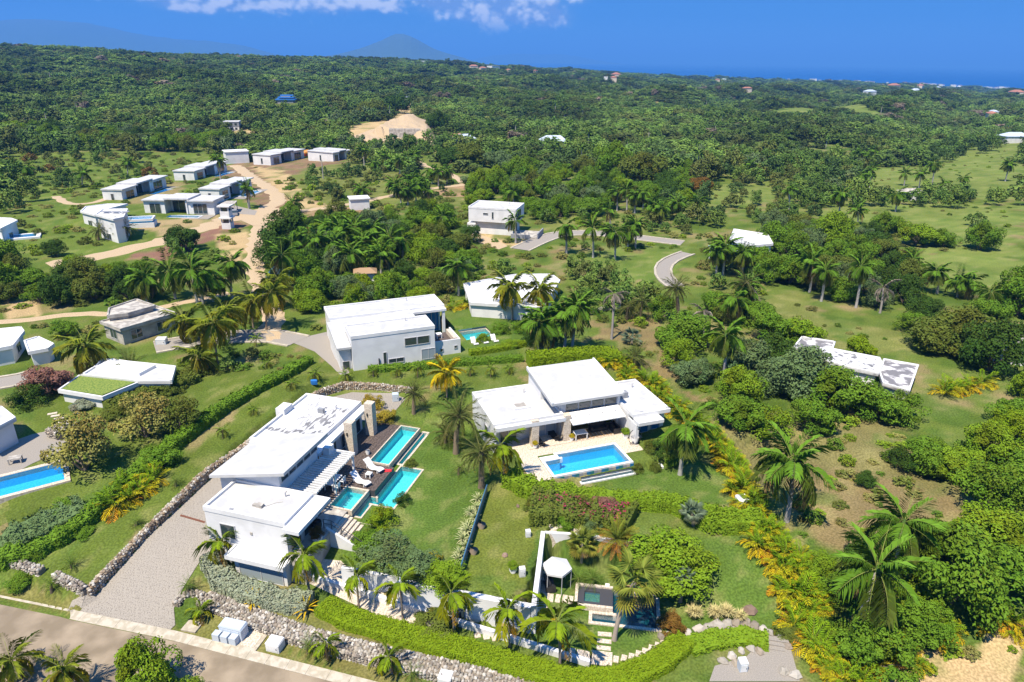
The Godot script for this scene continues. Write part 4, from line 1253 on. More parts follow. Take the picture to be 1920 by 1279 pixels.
func terrace_villa() -> void:
	var turn := deg_to_rad(22.5)
	var o := thing("villa", "two-storey white villa with a roof terrace beside a blue pool", "house", Vector3(-21.44, .45, -84.87), turn)
	landmarks["the roof-terrace villa"] = local(o, 6, 0, 5)
	block("wall", o, M.white, 0, 11.5, 0, 4.6, -1, 4.95)
	flat_roof(o, -.05, 11.55, -.05, 4.65, 5.02, M.roof)
	block("roof_seam", o, M.white, 4.1, 4.3, .2, 4.4, 5.0, 5.1)
	# roof terrace on the right
	block("wall", o, M.white, 11.51, 15.55, .9, 5.8, -1, 1.6)
	var p := Buf.new()
	ub(p, 11.51, 15.55, .9, 1.12, 1.6, 2.35); ub(p, 15.33, 15.55, 1.12, 5.8, 1.6, 2.35)
	part("parapet", p, M.white, o)
	block("terrace_floor", o, M.deck, 11.51, 15.33, 1.12, 5.8, 1.6, 1.66)
	block("planter", o, M.traver, 14.75, 15.3, 1.6, 5.4, 1.66, 2.3)
	table(local(o, 13.2, 1.67, 3.9), turn, .8, .8, .7, M.white, "white table up on the roof terrace")
	# sloping middle
	var mb := Buf.new()
	mb.hexa([Vector3(-1.7, -1, -9.3), Vector3(10.3, -1, -9.3), Vector3(10.3, -1, -4.61), Vector3(-1.7, -1, -4.61), Vector3(-1.7, 4.1, -9.3), Vector3(10.3, 4.3, -9.3), Vector3(10.3, 4.3, -4.61), Vector3(-1.7, 3.9, -4.61)])
	part("wall", mb, M.white, o)
	block("wall", o, M.white, -1.6, -.06, .9, 4.6, -1, 3.3)
	var mr := Buf.new()
	mr.hexa([Vector3(-1.95, 3.8, -9.4), Vector3(10.4, 4.25, -9.4), Vector3(10.4, 4.25, -4.66), Vector3(-1.95, 3.75, -4.66), Vector3(-1.95, 4.15, -9.4), Vector3(10.4, 4.6, -9.4), Vector3(10.4, 4.6, -4.66), Vector3(-1.95, 4.1, -4.66)])
	mr.hexa([Vector3(-1.95, 3.75, -4.66), Vector3(-.07, 3.75, -4.66), Vector3(-.07, 3.3, -.3), Vector3(-1.95, 3.3, -.3), Vector3(-1.95, 4.1, -4.66), Vector3(-.07, 4.1, -4.66), Vector3(-.07, 3.6, -.3), Vector3(-1.95, 3.6, -.3)])
	part("roof", mr, M.roof, o)
	window(o, -.8, .87, -.6, 1.0, 2.0, 0)
	# rear wing
	block("wall", o, M.white, -1.4, 15.4, 10.6, 14.7, -1, 4.4)
	block("wall", o, M.white, -1.4, 10.3, 9.31, 10.6, -1, 4.3)
	flat_roof(o, -1.5, 15.8, 9.42, 14.9, 4.5, M.roof)
	block("roof_slab", o, M.white, 10.42, 15.8, 8.4, 9.41, 4.05, 4.4)
	block("pillar", o, M.white, 15.2, 15.6, 8.5, 8.9, -1, 4.05)
	window(o, 12.9, 10.57, .2, 4.6, 3.4, 0, 4, M.blue_glass)
	block("porch_floor", o, M.dark, 10.4, 15.9, 5.81, 10.6, -.6, .1)
	block("sill", o, M.white, 2.0, 2.5, 13.0, 13.4, 4.5, 4.62)
	# front windows and door
	window(o, 8.05, -.03, 2.75, 1.75, 1.2, 0)
	window(o, 9.85, -.03, 2.75, 1.75, 1.2, 0)
	window(o, 10.5, -.03, .35, 2.0, 1.6, 0, 2, M.curtain_glass)
	window(o, 5.9, -.03, .5, 2.2, .7, 0, 2)
	window(o, 4.35, -.03, .4, .5, 1.9, 0)
	window(o, 12.7, .87, .75, .5, .5, 0)
	window(o, 14.8, .87, .95, .5, .5, 0)
	var pipe := Buf.new(); pipe.tube(PackedVector3Array([Vector3(0, -.8, 0), Vector3(0, 1.5, 0)]), PackedFloat32Array([.09, .09]), 8)
	part("downpipe", pipe, M.dark, o).position = Vector3(3.5, 0, .1)
	pool("blue garden pool beside the two-storey villa with roof terrace", local(o, 0, -.45, 0), turn, [[17.9, 5.2], [22.6, 5.6], [22.6, 9.8], [17.9, 9.6]], .15, 1.3, M.turq, M.traver, .35)
	var pa := Buf.new()
	ub(pa, 16.0, 17.5, 2.5, 14.2, -1, -.05); ub(pa, 17.5, 23.5, 2.6, 4.7, -1, -.052)
	struct("patio", pa, M.paved, "stone patio round the two-storey villa's pool").transform = o.transform
	for i in 3: lounger(local(o, 18.6 + i * 1.6, -.05, 3.6), turn + PI / 2, M.white, ["white lounger nearest the two-storey villa on its pool patio", "middle white lounger on the two-storey villa's pool patio", "white lounger farthest from the two-storey villa on its patio"][i], 1.9)
	keep_box(o, -2, 23, 0, 14.5)

# roofs seen mostly from above: corner points of the roof in x, z; walls a little inside
func roof_house(called: String, label: String, pts: PackedVector2Array, base: float, y: float, top: Material, short: String, windows := true, walls: Material = null) -> Node3D:
	var c := Vector2.ZERO
	for p in pts: c += p / pts.size()
	var o := thing(called, label, "house", Vector3(c.x, base, c.y))
	if short: landmarks[short] = o.position
	var q := PackedVector2Array()
	for p in pts: q.push_back(p - c)
	var inn: PackedVector2Array = Geometry2D.offset_polygon(q, -.35, Geometry2D.JOIN_MITER)[0]
	var b := Buf.new(); b.prism(inn, -1.0, y - base - .3)
	var wm: Material = walls if walls else M.white
	part("wall", b, wm, o)
	var r := Buf.new(); r.prism(q, y - base - .3, y - base)
	var rf := part("roof", r, top, o)
	var lip := Buf.new()
	for i in q.size():
		var e := q[i]; var f := q[(i + 1) % q.size()]
		var d := (f - e).normalized().orthogonal() * .22
		if not Geometry2D.is_point_in_polygon((e + f) / 2 + d, q): d = -d
		lip.hexa([Vector3(e.x, y - base - .01, e.y), Vector3(f.x, y - base - .01, f.y), Vector3(f.x + d.x, y - base - .01, f.y + d.y), Vector3(e.x + d.x, y - base - .01, e.y + d.y), Vector3(e.x, y - base + .2, e.y), Vector3(f.x, y - base + .2, f.y), Vector3(f.x + d.x, y - base + .2, f.y + d.y), Vector3(e.x + d.x, y - base + .2, e.y + d.y)])
	part("parapet", lip, wm, rf)
	if windows:
		for i in inn.size():
			var e := inn[i]; var f := inn[(i + 1) % inn.size()]
			var l := (f - e).length()
			var out := (f - e).normalized().orthogonal()
			if Geometry2D.is_point_in_polygon((e + f) / 2 + out * .1, inn): out = -out
			var n := int(l / 4.0)
			for k in n:
				var m := e.lerp(f, (k + .5) / n) + out * .03
				window(o, m.x, -m.y, .7, 1.8, 1.5, rad_to_deg(atan2(out.x, out.y)), 2)
	for p in pts: keepouts.append([p, 3.0])
	for i in 6: keepouts.append([c.lerp(pts[i % pts.size()], .5), 4.5])
	return o
# a long single-storey villa: b its near corner, a the other end of the near gable, c the far end of the open long side
func long_villa(label: String, a: Vector3, b: Vector3, c: Vector3, high: float, short: String, pool_label := "") -> Node3D:
	var along := Vector2(c.x - b.x, c.z - b.z)
	var L := along.length()
	var d := along / L
	var back := Vector2(a.x - b.x, a.z - b.z)
	var W := absf(d.cross(back))
	var o := thing("villa", label, "house", Vector3(b.x, minf(b.y, minf(a.y, c.y)) + .1, b.z), atan2(-d.y, d.x))
	if short: landmarks[short] = local(o, L / 2, 0, W / 2)
	# does the house lie behind the open side?
	var s := signf(Vector2(sin(o.rotation.y), cos(o.rotation.y)).dot(-back))
	var V := func(v: float) -> float: return v * s
	var blk := func(called: String, m: Material, u0: float, u1: float, v0: float, v1: float, y0: float, y1: float) -> void:
		block(called, o, m, u0, u1, minf(v0 * s, v1 * s), maxf(v0 * s, v1 * s), y0, y1)
	var f := 0.0 if s > 0 else 180.0
	blk.call("wall", M.white, 0, L * .3, 0, W, -1.5, high)
	blk.call("wall", M.white, L * .3, L * .62, W * .45, W, -1.5, high)
	blk.call("wall", M.white, L * .62, L, .4, W, -1.5, high)
	blk.call("roof", M.roof, -.25, L * .32, -.5, W + .2, high, high + .35)
	blk.call("roof", M.roof, L * .3, L * .66, -.3, W + .2, high + .36, high + .75)
	blk.call("roof", M.roof, L * .64, L + .4, -.4, W + .1, high - .02, high + .3)
	blk.call("pillar", M.white, L * .6, L * .62, .1, .5, -1.5, high)
	window(o, L * .16, V.call(-.03), .2, L * .16, high * .75, f, 2)
	window(o, L * .46, V.call(W * .45 - .03), .1, L * .26, high * .85, f, 3)
	window(o, L * .8, V.call(.37), .2, L * .2, high * .75, f, 3)
	window(o, -.03, V.call(W * .5), .4, .9, high * .6, -90)
	for q in [[.25, 1.02, -1.1, -.01], [.25, 1.02, -4.8, -4.3], [.25, .385, -4.3, -1.1], [.865, 1.02, -4.3, -1.1]]: blk.call("patio", M.paved, L * q[0], L * q[1], q[2], q[3], -1.4, .02)
	if pool_label:
		var pts := [[L * .4, V.call(-4.0)], [L * .85, V.call(-4.0)], [L * .85, V.call(-1.4)], [L * .4, V.call(-1.4)]]
		pool(pool_label, o.position, o.rotation.y, pts, .06, 1.2, M.pool_blue, M.white, .3, "blue pools of the hillside villas")
	keep_box(o, -1, L, minf(V.call(-5.0), V.call(W)), maxf(V.call(-5.0), V.call(W)))
	return o
func car(at: Vector3, turn: float, m: Material, label: String) -> void:
	var o := thing("parked_car", label, "car", at, turn)
	var b := Buf.new()
	b.hexa([Vector3(-2.1, .3, -.85), Vector3(2.1, .3, -.85), Vector3(2.1, .3, .85), Vector3(-2.1, .3, .85), Vector3(-2.05, .9, -.8), Vector3(2.0, .8, -.8), Vector3(2.0, .8, .8), Vector3(-2.05, .9, .8)])
	part("body", b, m, o)
	var c := Buf.new()
	c.hexa([Vector3(-1.7, .9, -.78), Vector3(1.0, .85, -.78), Vector3(1.0, .85, .78), Vector3(-1.7, .9, .78), Vector3(-1.3, 1.42, -.65), Vector3(.4, 1.42, -.65), Vector3(.4, 1.42, .65), Vector3(-1.3, 1.42, .65)])
	part("glazing", c, M.glass, o)
	var r := Buf.new(); r.box(-1.25, .35, 1.42, 1.47, -.63, .63)
	part("roof", r, m, o)
	for q in [[-1, -1], [1, -1], [1, 1], [-1, 1]]:
		var w := Buf.new(); w.tube(PackedVector3Array([Vector3(q[0] * 1.3, .33, q[1] * .66), Vector3(q[0] * 1.3, .33, q[1] * .88), Vector3(q[0] * 1.3, .33, q[1] * .89)]), PackedFloat32Array([.33, .33, .02]), 10)
		part("wheel", w, M.black, o)
# a small far house: hipped or flat
func far_house(at: Vector3, w: float, d: float, h: float, turn: float, top: Material, hip: bool, label: String, group := "") -> void:
	var o := thing("far_house", label, "house", at, turn, group)
	var b := Buf.new(); b.box(-w / 2, w / 2, -2, h, -d / 2, d / 2)
	part("wall", b, M.white if top != M.red_roof else mat(.6, .5, .38), o)
	var r := Buf.new()
	if hip:
		var e := .5
		var t := w * .28
		var p := [Vector3(-w / 2 - e, h, -d / 2 - e), Vector3(w / 2 + e, h, -d / 2 - e), Vector3(w / 2 + e, h, d / 2 + e), Vector3(-w / 2 - e, h, d / 2 + e), Vector3(-t, h + d * .26, 0), Vector3(t, h + d * .26, 0)]
		r.quad(p[3], p[4], p[5], p[2]); r.quad(p[1], p[5], p[4], p[0]); r.tri(p[0], p[4], p[3]); r.tri(p[2], p[5], p[1])
	else: r.box(-w / 2 - .3, w / 2 + .3, h, h + .3, -d / 2 - .3, d / 2 + .3)
	part("roof", r, top, o)
	keepouts.append([Vector2(at.x, at.z), w * .6])

# ---------- scattering ----------
var kgrid := {}
var kdone := 0
func blocked(p: Vector2, r: float) -> bool:
	while kdone < keepouts.size():
		var k: Array = keepouts[kdone]
		var e := int(ceil(k[1] / 8.0))
		var c := Vector2i((k[0] / 8.0).floor())
		for x in range(-e, e + 1):
			for y in range(-e, e + 1):
				var q := c + Vector2i(x, y)
				if not kgrid.has(q): kgrid[q] = []
				kgrid[q].append(k)
		kdone += 1
	var c2 := Vector2i((p / 8.0).floor())
	if kgrid.has(c2):
		for k in kgrid[c2]:
			if p.distance_to(k[0]) < k[1] + r: return true
	return false
var clearings := []
func in_clearing(p: Vector2) -> bool:
	for k in clearings:
		if k[1].has_point(p) and Geometry2D.is_point_in_polygon(p, k[0]): return true
	return false
func clearing(p: PackedVector2Array, col: Color, blur := 3.0) -> void:
	cover(p, col, blur)
	clearings.append([p, covers[-1][1]])
var extra := []     # trees past the limit: place, radius, tone
var n_trees := 0
func grove(p: PackedVector2Array, gap: float, mix: Array, r0: float, r1: float, share := 1.0) -> void:
	rng.seed = int(absf(p[0].x * 13 + p[0].y * 29)) + 1
	var box := Rect2(p[0], Vector2.ZERO)
	for q in p: box = box.expand(q)
	var spots := []
	var z := box.position.y
	while z < box.end.y:
		var x := box.position.x
		while x < box.end.x:
			var q := Vector2(x, z) + Vector2(rng.randf_range(-.45, .45), rng.randf_range(-.45, .45)) * gap
			x += gap
			var r := rng.randf_range(r0, r1)
			var tone: String = mix[rng.randi() % mix.size()]
			if rng.randf() > share or not Geometry2D.is_point_in_polygon(q, p): continue
			spots.append([q, r, tone, rng.randi() % 1000])
		z += gap
	for s in spots:
		if blocked(s[0], s[1] * .45): continue
		var q: Vector2 = s[0]
		if n_trees < 290:
			n_trees += 1
			tree([q.x, ht(q.x, q.y), q.y, s[1]], s[2], 1.0, s[3])
		else:
			extra.append([q, s[1], s[2]])
			keepouts.append([q, s[1] * .7])
func multi(called: String, mesh: Mesh, m: Material, at: Array, label: String) -> void:
	if at.is_empty(): return
	var mm := MultiMesh.new()
	mm.transform_format = MultiMesh.TRANSFORM_3D
	mm.use_colors = true
	mm.mesh = mesh
	mm.instance_count = at.size()
	for i in at.size():
		mm.set_instance_transform(i, at[i][0])
		mm.set_instance_color(i, at[i][1])
	var o := MultiMeshInstance3D.new()
	o.multimesh = mm
	o.material_override = m
	o.name = numbered(called)
	add_child(o)
	stuff(o, label)
func far_wood() -> void:
	rng.seed = 4242
	var f := FastNoiseLite.new()
	f.frequency = .006
	f.fractal_octaves = 3
	var sets := [[], [], []]
	var palms := []
	var pal := {"mid": Color(.1, .17, .034), "bright": Color(.135, .2, .04), "dark": Color(.06, .105, .03), "olive": Color(.115, .14, .036), "greygreen": Color(.11, .16, .065), "flame": Color(.14, .09, .025), "yellow": Color(.3, .25, .02), "bare": Color(.2, .16, .12), "lime": Color(.15, .24, .01), "silver": Color(.19, .22, .15), "pink": Color(.3, .1, .1)}
	for e in extra:
		var q: Vector2 = e[0]
		sets[rng.randi() % 3].append([Transform3D(Basis(Vector3.UP, rng.randf() * TAU).scaled(Vector3(e[1], e[1], e[1])), on(q, e[1] * .2)), pal[e[2]] * rng.randf_range(.8, 1.2)])
	var r := 265.0
	while r < 5200:
		var s := 5.2 + r * .0052
		var a := -44.0
		while a < 44:
			a += rad_to_deg(s / r)
			var rr := r + rng.randf_range(-.5, .5) * s
			var aa := deg_to_rad(a + rng.randf_range(-.5, .5) * rad_to_deg(s / r))
			if rr > pw(rad_to_deg(aa), CREST_R) + 260: continue
			var q := Vector2(rr * sin(aa), -rr * cos(aa))
			var n := f.get_noise_2d(q.x, q.y)
			if in_clearing(q) or (rr < 4800 and blocked(q, s * .3)): continue
			if rr < 420 and n + rng.randf() * .5 < .1: continue
			var w := s * rng.randf_range(.55, 1.05)
			if rng.randf() < .12: w *= 1.25
			var n2 := f.get_noise_2d(q.x * 4 + 500, q.y * 4)
			var c: Color = pal.mid.lerp(pal.bright, clampf(n2 * 1.3 + rng.randf_range(-.25, .55), 0, 1)) if n2 + rng.randf_range(-.4, .4) > -.1 else pal.dark.lerp(pal.olive, rng.randf())
			if rng.randf() < .012: c = pal.bare
			c = c * rng.randf_range(.75, 1.25) * (1 + clampf(n * 1.1, -.35, .3))
			if rng.randf() < .03 and rr < 900:
				palms.append([Transform3D(Basis(Vector3.UP, rng.randf() * TAU).scaled(Vector3.ONE * rng.randf_range(.6, .85)), on(q)), Color.WHITE * rng.randf_range(.8, 1.3)])
				continue
			sets[rng.randi() % 3].append([Transform3D(Basis(Vector3.UP, rng.randf() * TAU).scaled(Vector3(w, minf(w * rng.randf_range(.7, 1.2), rng.randf_range(2.4, 4.8)), w)), on(q, -.4)), c])
		r += s
	for i in 3: multi("distant_wood", far_crowns[i], M.leafm, sets[i], "dense green wood covering the far hills")
	var b := Buf.new()
	b.tube(PackedVector3Array([Vector3(0, -.5, 0), Vector3(0, 9.0, 0)]), PackedFloat32Array([.28, .2]), 5, Color(.38, .36, .33))
	rng.seed = 5
	for i in 14:
		var el := lerpf(70, -35, i / 13.0)
		var x := Basis(Vector3.UP, i * 2.4) * Basis(Vector3.BACK, deg_to_rad(el))
		var o := Vector3(0, 9, 0)
		var p := o + x * Vector3(1.6, 0, 0); var t := o + x * Vector3(2.8, -1.1, 0)
		var w := x * Vector3(0, 0, .5)
		b.quad(o, p - w, t, p + w, Color(.1, .17, .03) * rng.randf_range(.7, 1.4))
	multi("distant_palms", b.mesh(), M.leafm, palms, "royal palms scattered through the far woods")
func undergrowth(p: PackedVector2Array, gap: float, mix: Array, r0: float, r1: float, share: float, out: Array) -> void:
	rng.seed = int(absf(p[0].x * 17 + p[0].y * 23)) + 3
	var box := Rect2(p[0], Vector2.ZERO)
	for q in p: box = box.expand(q)
	var z := box.position.y
	while z < box.end.y:
		var x := box.position.x
		while x < box.end.x:
			var q := Vector2(x, z) + Vector2(rng.randf_range(-.5, .5), rng.randf_range(-.5, .5)) * gap
			x += gap
			if rng.randf() > share or not Geometry2D.is_point_in_polygon(q, p) or blocked(q, .1): continue
			var r := rng.randf_range(r0, r1)
			var c: Color = mix[rng.randi() % mix.size()]
			out.append([Transform3D(Basis(Vector3.UP, rng.randf() * TAU).scaled(Vector3(r, r * rng.randf_range(.45, .9), r)), on(q, -.25 * r)), c * rng.randf_range(.7, 1.3)])
		z += gap

func _ready() -> void:
	for i in CREST_R.size(): CREST_Y.push_back(Vector2(CREST_R[i].x, 40 + CREST_R[i].y * tan(deg_to_rad(CREST_E[i])) - 8))
	# camera: 22 degrees down, horizon tipped a little
	var cam := Camera3D.new()
	cam.name = "camera"
	cam.fov = 52.75
	cam.near = .5
	cam.far = 80000
	add_child(cam)
	var pitch := atan(527.5 / 1290.0)
	cam.transform = Transform3D(Basis(Vector3.RIGHT, -pitch) * Basis(Vector3.BACK, deg_to_rad(.7)), Vector3(0, 40, 0))
	cam.current = true
	# sky, air, exposure
	var env := Environment.new()
	env.background_mode = Environment.BG_SKY
	env.sky = make_sky()
	env.background_energy_multiplier = 1.1
	env.tonemap_mode = Environment.TONE_MAPPER_LINEAR
	env.tonemap_exposure = 1.8
	env.fog_enabled = true
	env.fog_density = .00012
	env.fog_light_color = Color(.4, .68, 1)
	env.sdfgi_enabled = true
	env.ssao_enabled = true
	env.ssil_enabled = true
	var we := WorldEnvironment.new()
	we.name = "world_environment"
	we.environment = env
	add_child(we)
	# a high sun from the left, a little behind the camera
	var sun := DirectionalLight3D.new()
	sun.name = "sun"
	sun.light_energy = 1.6
	sun.light_color = Color(1, .955, .88)
	sun.light_angular_distance = .5
	sun.shadow_enabled = true
	add_child(sun)
	sun.look_at_from_position(Vector3(-.3, 1.0, .45), Vector3.ZERO)

	make_materials()
	rng.seed = 1
	prepare_plants()
	palm_kinds()
	pergola_villa()
	awning_villa()
	terrace_villa()
	other_buildings()
	garden_works()
	roads()
	covers_and_ground()
	garden_plants()
	hillside_plants()
	far_wood()
	label_all()

func covers_and_ground() -> void:
	var lawn := Color(.112, .152, .03)
	var lush := Color(.095, .155, .03)
	var pasture := Color(.17, .215, .055)
	var dry := Color(.235, .18, .088)
	var tan_ := Color(.5, .36, .2)
	var soil := Color(.24, .155, .1)
	# gardens
	cover(PackedVector2Array([Vector2(-44.25, -47.16), Vector2(-37.39, -45.99), Vector2(-31.25, -60.26), Vector2(-26.17, -75.19), Vector2(-14.82, -80.4), Vector2(1.47, -81.5), Vector2(0.05, -86.53), Vector2(-24.18, -89.36), Vector2(-29.04, -85.31), Vector2(-31.68, -76.25), Vector2(-35.62, -59.24), Vector2(-41.23, -46.98)]), lawn, .6)
	cover(PackedVector2Array([Vector2(-14.17, -72.13), Vector2(-8.31, -73.88), Vector2(-2.84, -60.06), Vector2(-3.77, -45.79), Vector2(-8.65, -45.51), Vector2(-13, -48.9), Vector2(-16.77, -52.77), Vector2(-10.08, -72.21)]), lush, .6)
	cover(PackedVector2Array([Vector2(-2.02, -60.03), Vector2(2.39, -61.11), Vector2(2.65, -51.52), Vector2(2.08, -45.51), Vector2(-3.77, -45.79)]), Color(.15, .18, .036), .6)
	cover(PackedVector2Array([Vector2(9.71, -61.36), Vector2(19.67, -65.75), Vector2(24.31, -65.3), Vector2(21.99, -55.96), Vector2(13.25, -59.04)]), lush, .6)
	cover(PackedVector2Array([Vector2(2.16, -51.51), Vector2(10.95, -51.68), Vector2(18.31, -51.61), Vector2(22.62, -51.42), Vector2(22.61, -43.77), Vector2(20.84, -42.3), Vector2(13.84, -41.65), Vector2(6.74, -38.71), Vector2(1.57, -42.56)]), lush, .6)
	cover(PackedVector2Array([Vector2(-50.65, -57.37), Vector2(-45.37, -60.1), Vector2(-40.21, -52.79), Vector2(-47.36, -52.2)]), lawn, .6)
	cover(PackedVector2Array([Vector2(-58.92, -75.04), Vector2(-46.32, -86.25), Vector2(-29.04, -85.31), Vector2(-33.53, -74.12), Vector2(-40.66, -63.87), Vector2(-45.93, -61.05)]), lawn, .8)
	cover(PackedVector2Array([Vector2(-11.34, -105.06), Vector2(2.62, -108.1), Vector2(3.97, -94.28), Vector2(-6.96, -91.93)]), lush, .6)
	cover(PackedVector2Array([Vector2(-44.15, -46.97), Vector2(-37.22, -45.62), Vector2(-26.08, -42.65), Vector2(-25.26, -43.79), Vector2(-12.55, -38.42), Vector2(-7.64, -37.8), Vector2(-10.02, -37.78), Vector2(-43.28, -45.68)]), Color(.17, .165, .05), .4)
	cover(PackedVector2Array([Vector2(-28.08, -47.58), Vector2(-14.71, -44.05), Vector2(-2.07, -37.73), Vector2(-10.02, -37.78), Vector2(-25.26, -43.79)]), Color(.19, .175, .06), .4)
	# pastures on the right
	clearing(PackedVector2Array([Vector2(90.44, -205.97), Vector2(114.3, -218.92), Vector2(155.12, -209.91), Vector2(93.86, -120.25), Vector2(88.01, -137.44), Vector2(83.52, -141.45), Vector2(107, -170.83), Vector2(85.83, -183.91)]), pasture, 4)
	clearing(PackedVector2Array([Vector2(140.17, -295.25), Vector2(173.48, -311.48), Vector2(221.41, -352.44), Vector2(325.25, -456.67), Vector2(162.09, -220.01), Vector2(121.01, -232.69)]), pasture, 4)
	clearing(PackedVector2Array([Vector2(54.34, -231.26), Vector2(93.56, -251.96), Vector2(80.94, -210.79), Vector2(48.89, -192.13)]), pasture, 4)
	clearing(PackedVector2Array([Vector2(11.51, -147.47), Vector2(38.43, -157.73), Vector2(29.59, -129.26), Vector2(19.37, -126.97), Vector2(13.09, -138.07)]), Color(.145, .2, .045), 3)
	cover(PackedVector2Array([Vector2(35.52, -139.33), Vector2(41.24, -131.74), Vector2(52.65, -115.09), Vector2(62.41, -98.34), Vector2(53.16, -92.81), Vector2(45.95, -107.15), Vector2(36.74, -122.69)]), Color(.17, .19, .055), 3)
	clearing(PackedVector2Array([Vector2(207.23, -646.66), Vector2(254.81, -687.11), Vector2(380.19, -871.61), Vector2(296.62, -597.25), Vector2(317.2, -584.4), Vector2(278.76, -558.78), Vector2(270.35, -638.64), Vector2(222.57, -635.14)]), pasture, 8)
	clearing(PackedVector2Array([Vector2(213.14, -365.98), Vector2(310.03, -434.93), Vector2(246.44, -343.16), Vector2(200.18, -333.6)]), pasture, 8)
	clearing(PackedVector2Array([Vector2(-18.77, -262.72), Vector2(7.48, -273.35), Vector2(9.1, -258.49), Vector2(-16, -250.14)]), Color(.145, .2, .045), 3)
	clearing(PackedVector2Array([Vector2(29.72, -249.14), Vector2(39.08, -254.83), Vector2(36.49, -230.4), Vector2(28.57, -230.63)]), Color(.145, .2, .045), 3)
	cover(PackedVector2Array([Vector2(5.69, -198.55), Vector2(41.53, -192.74), Vector2(42.11, -168.55), Vector2(18.06, -166.79), Vector2(5.05, -171.76)]), Color(.17, .19, .055), 4)
	# left: villa lawns and bare building ground
	clearing(PackedVector2Array([Vector2(-210.18, -288.14), Vector2(-189.89, -301.43), Vector2(-124.9, -315.58), Vector2(-93.06, -251.81), Vector2(-62.79, -168.9), Vector2(-76.17, -151.71), Vector2(-91.38, -133.36), Vector2(-110.15, -143.55)]), Color(.125, .175, .036), 4)
	clearing(PackedVector2Array([Vector2(-118.71, -293), Vector2(-87.28, -317.41), Vector2(-48.52, -261.39), Vector2(-15.01, -234.21), Vector2(-11.72, -206.99), Vector2(-47.78, -189.88), Vector2(-64.86, -187.85), Vector2(-85.63, -225.8)]), Color(.155, .18, .05), 3)
	cover(PackedVector2Array([Vector2(-111.11, -255.63), Vector2(-105.28, -286.37), Vector2(-92.12, -301.06), Vector2(-80.05, -298.59), Vector2(-81.31, -264.35), Vector2(-84.48, -243.42), Vector2(-69.26, -201.64), Vector2(-61.64, -196.89), Vector2(-69.42, -192.75), Vector2(-85.63, -225.8), Vector2(-96.73, -231.88)]), soil, 2)
	cover(PackedVector2Array([Vector2(-108.99, -255.26), Vector2(-119.09, -299.96), Vector2(-78.26, -319.92), Vector2(-68.47, -287.66), Vector2(-80.11, -267.22), Vector2(-80.64, -243.09), Vector2(-56.33, -199.94), Vector2(-68.53, -190.07), Vector2(-89.98, -223.54)]), soil, 2)
	cover(PackedVector2Array([Vector2(-119.96, -203.03), Vector2(-116.9, -244.67), Vector2(-109.44, -232.29), Vector2(-101.24, -203.41), Vector2(-108.22, -192.69)]), Color(.26, .21, .1), 2)
	cover(PackedVector2Array([Vector2(-97.16, -171.35), Vector2(-80.33, -182.76), Vector2(-79.62, -188.24), Vector2(-68.53, -190.07), Vector2(-66.11, -174.62), Vector2(-84.22, -161.03)]), Color(.36, .27, .15), 1.5)
	cover(PackedVector2Array([Vector2(-107.49, -286.46), Vector2(-87.93, -266.09), Vector2(-60.31, -203.14), Vector2(-60.83, -194.09), Vector2(-78.82, -226.2)]), tan_, 1.5)
	cover(PackedVector2Array([Vector2(-78.75, -231.43), Vector2(-65.05, -208.64), Vector2(-49.12, -195.61), Vector2(-54.27, -192.08), Vector2(-66.74, -203.61)]), tan_, 1.2)
	clearing(PackedVector2Array([Vector2(-98.15, -406.01), Vector2(-78.82, -462.83), Vector2(-119.32, -722.02), Vector2(-103.78, -731.92), Vector2(-61.32, -473.27), Vector2(-48.41, -425.63), Vector2(-32.04, -305.02), Vector2(-49.74, -340.51), Vector2(-73.2, -369.51), Vector2(-87.86, -373.33)]), tan_, 2)
	cover(PackedVector2Array([Vector2(-144.12, -714.69), Vector2(-123.73, -733.76), Vector2(-121.68, -720.33), Vector2(-137.06, -704)]), tan_, 3)
	cover(PackedVector2Array([Vector2(-47.08, -437.1), Vector2(-26.05, -468.22), Vector2(-24.73, -444.14), Vector2(-42.07, -418.9)]), tan_, 2)
	clearings.append([PackedVector2Array([Vector2(-93.7, -386.62), Vector2(-37.55, -372.78), Vector2(-24.76, -286.65), Vector2(-69.62, -302.74)]), Rect2(-400, -700, 600, 640)])
	clearings.append([PackedVector2Array([Vector2(-164.24, -404.77), Vector2(-149.46, -405.61), Vector2(-129.25, -355.99), Vector2(-145.64, -353.62)]), Rect2(-500, -900, 600, 900)])
	clearings.append([PackedVector2Array([Vector2(-198.27, -592.64), Vector2(-154.09, -530.56), Vector2(-139.94, -492.65), Vector2(-164.31, -478.85)]), Rect2(-500, -1400, 600, 1400)])
	cover(PackedVector2Array([Vector2(-169.09, -472.22), Vector2(-155.12, -483.28), Vector2(-146.81, -467.12), Vector2(-155.67, -452.07)]), tan_, 3)
	cover(PackedVector2Array([Vector2(-167.26, -397.26), Vector2(-146.38, -405.48), Vector2(-127.6, -384.49), Vector2(-150.03, -375.5)]), tan_, 2)
	cover(PackedVector2Array([Vector2(-103.51, -380.05), Vector2(-83.72, -367.08), Vector2(-73.2, -369.51), Vector2(-87.34, -358.97)]), tan_, 2)
	cover(PackedVector2Array([Vector2(-77.25, -154.08), Vector2(-72.24, -180.13), Vector2(-67.67, -171.4), Vector2(-63.78, -147.75), Vector2(-69.99, -157.22), Vector2(-73.44, -138.44), Vector2(-80.44, -138.04), Vector2(-83.11, -144.23)]), Color(.24, .13, .1), 1.2)
	cover(PackedVector2Array([Vector2(-70.84, -162.48), Vector2(-65.36, -168.67), Vector2(-57.42, -148.06), Vector2(-57.07, -139.2), Vector2(-63.15, -143.24)]), tan_, 1.5)
	cover(PackedVector2Array([Vector2(-79.49, -132.18), Vector2(-74.19, -134.38), Vector2(-69.22, -125.38), Vector2(-74.09, -126.93)]), Color(.3, .15, .1), 1.2)
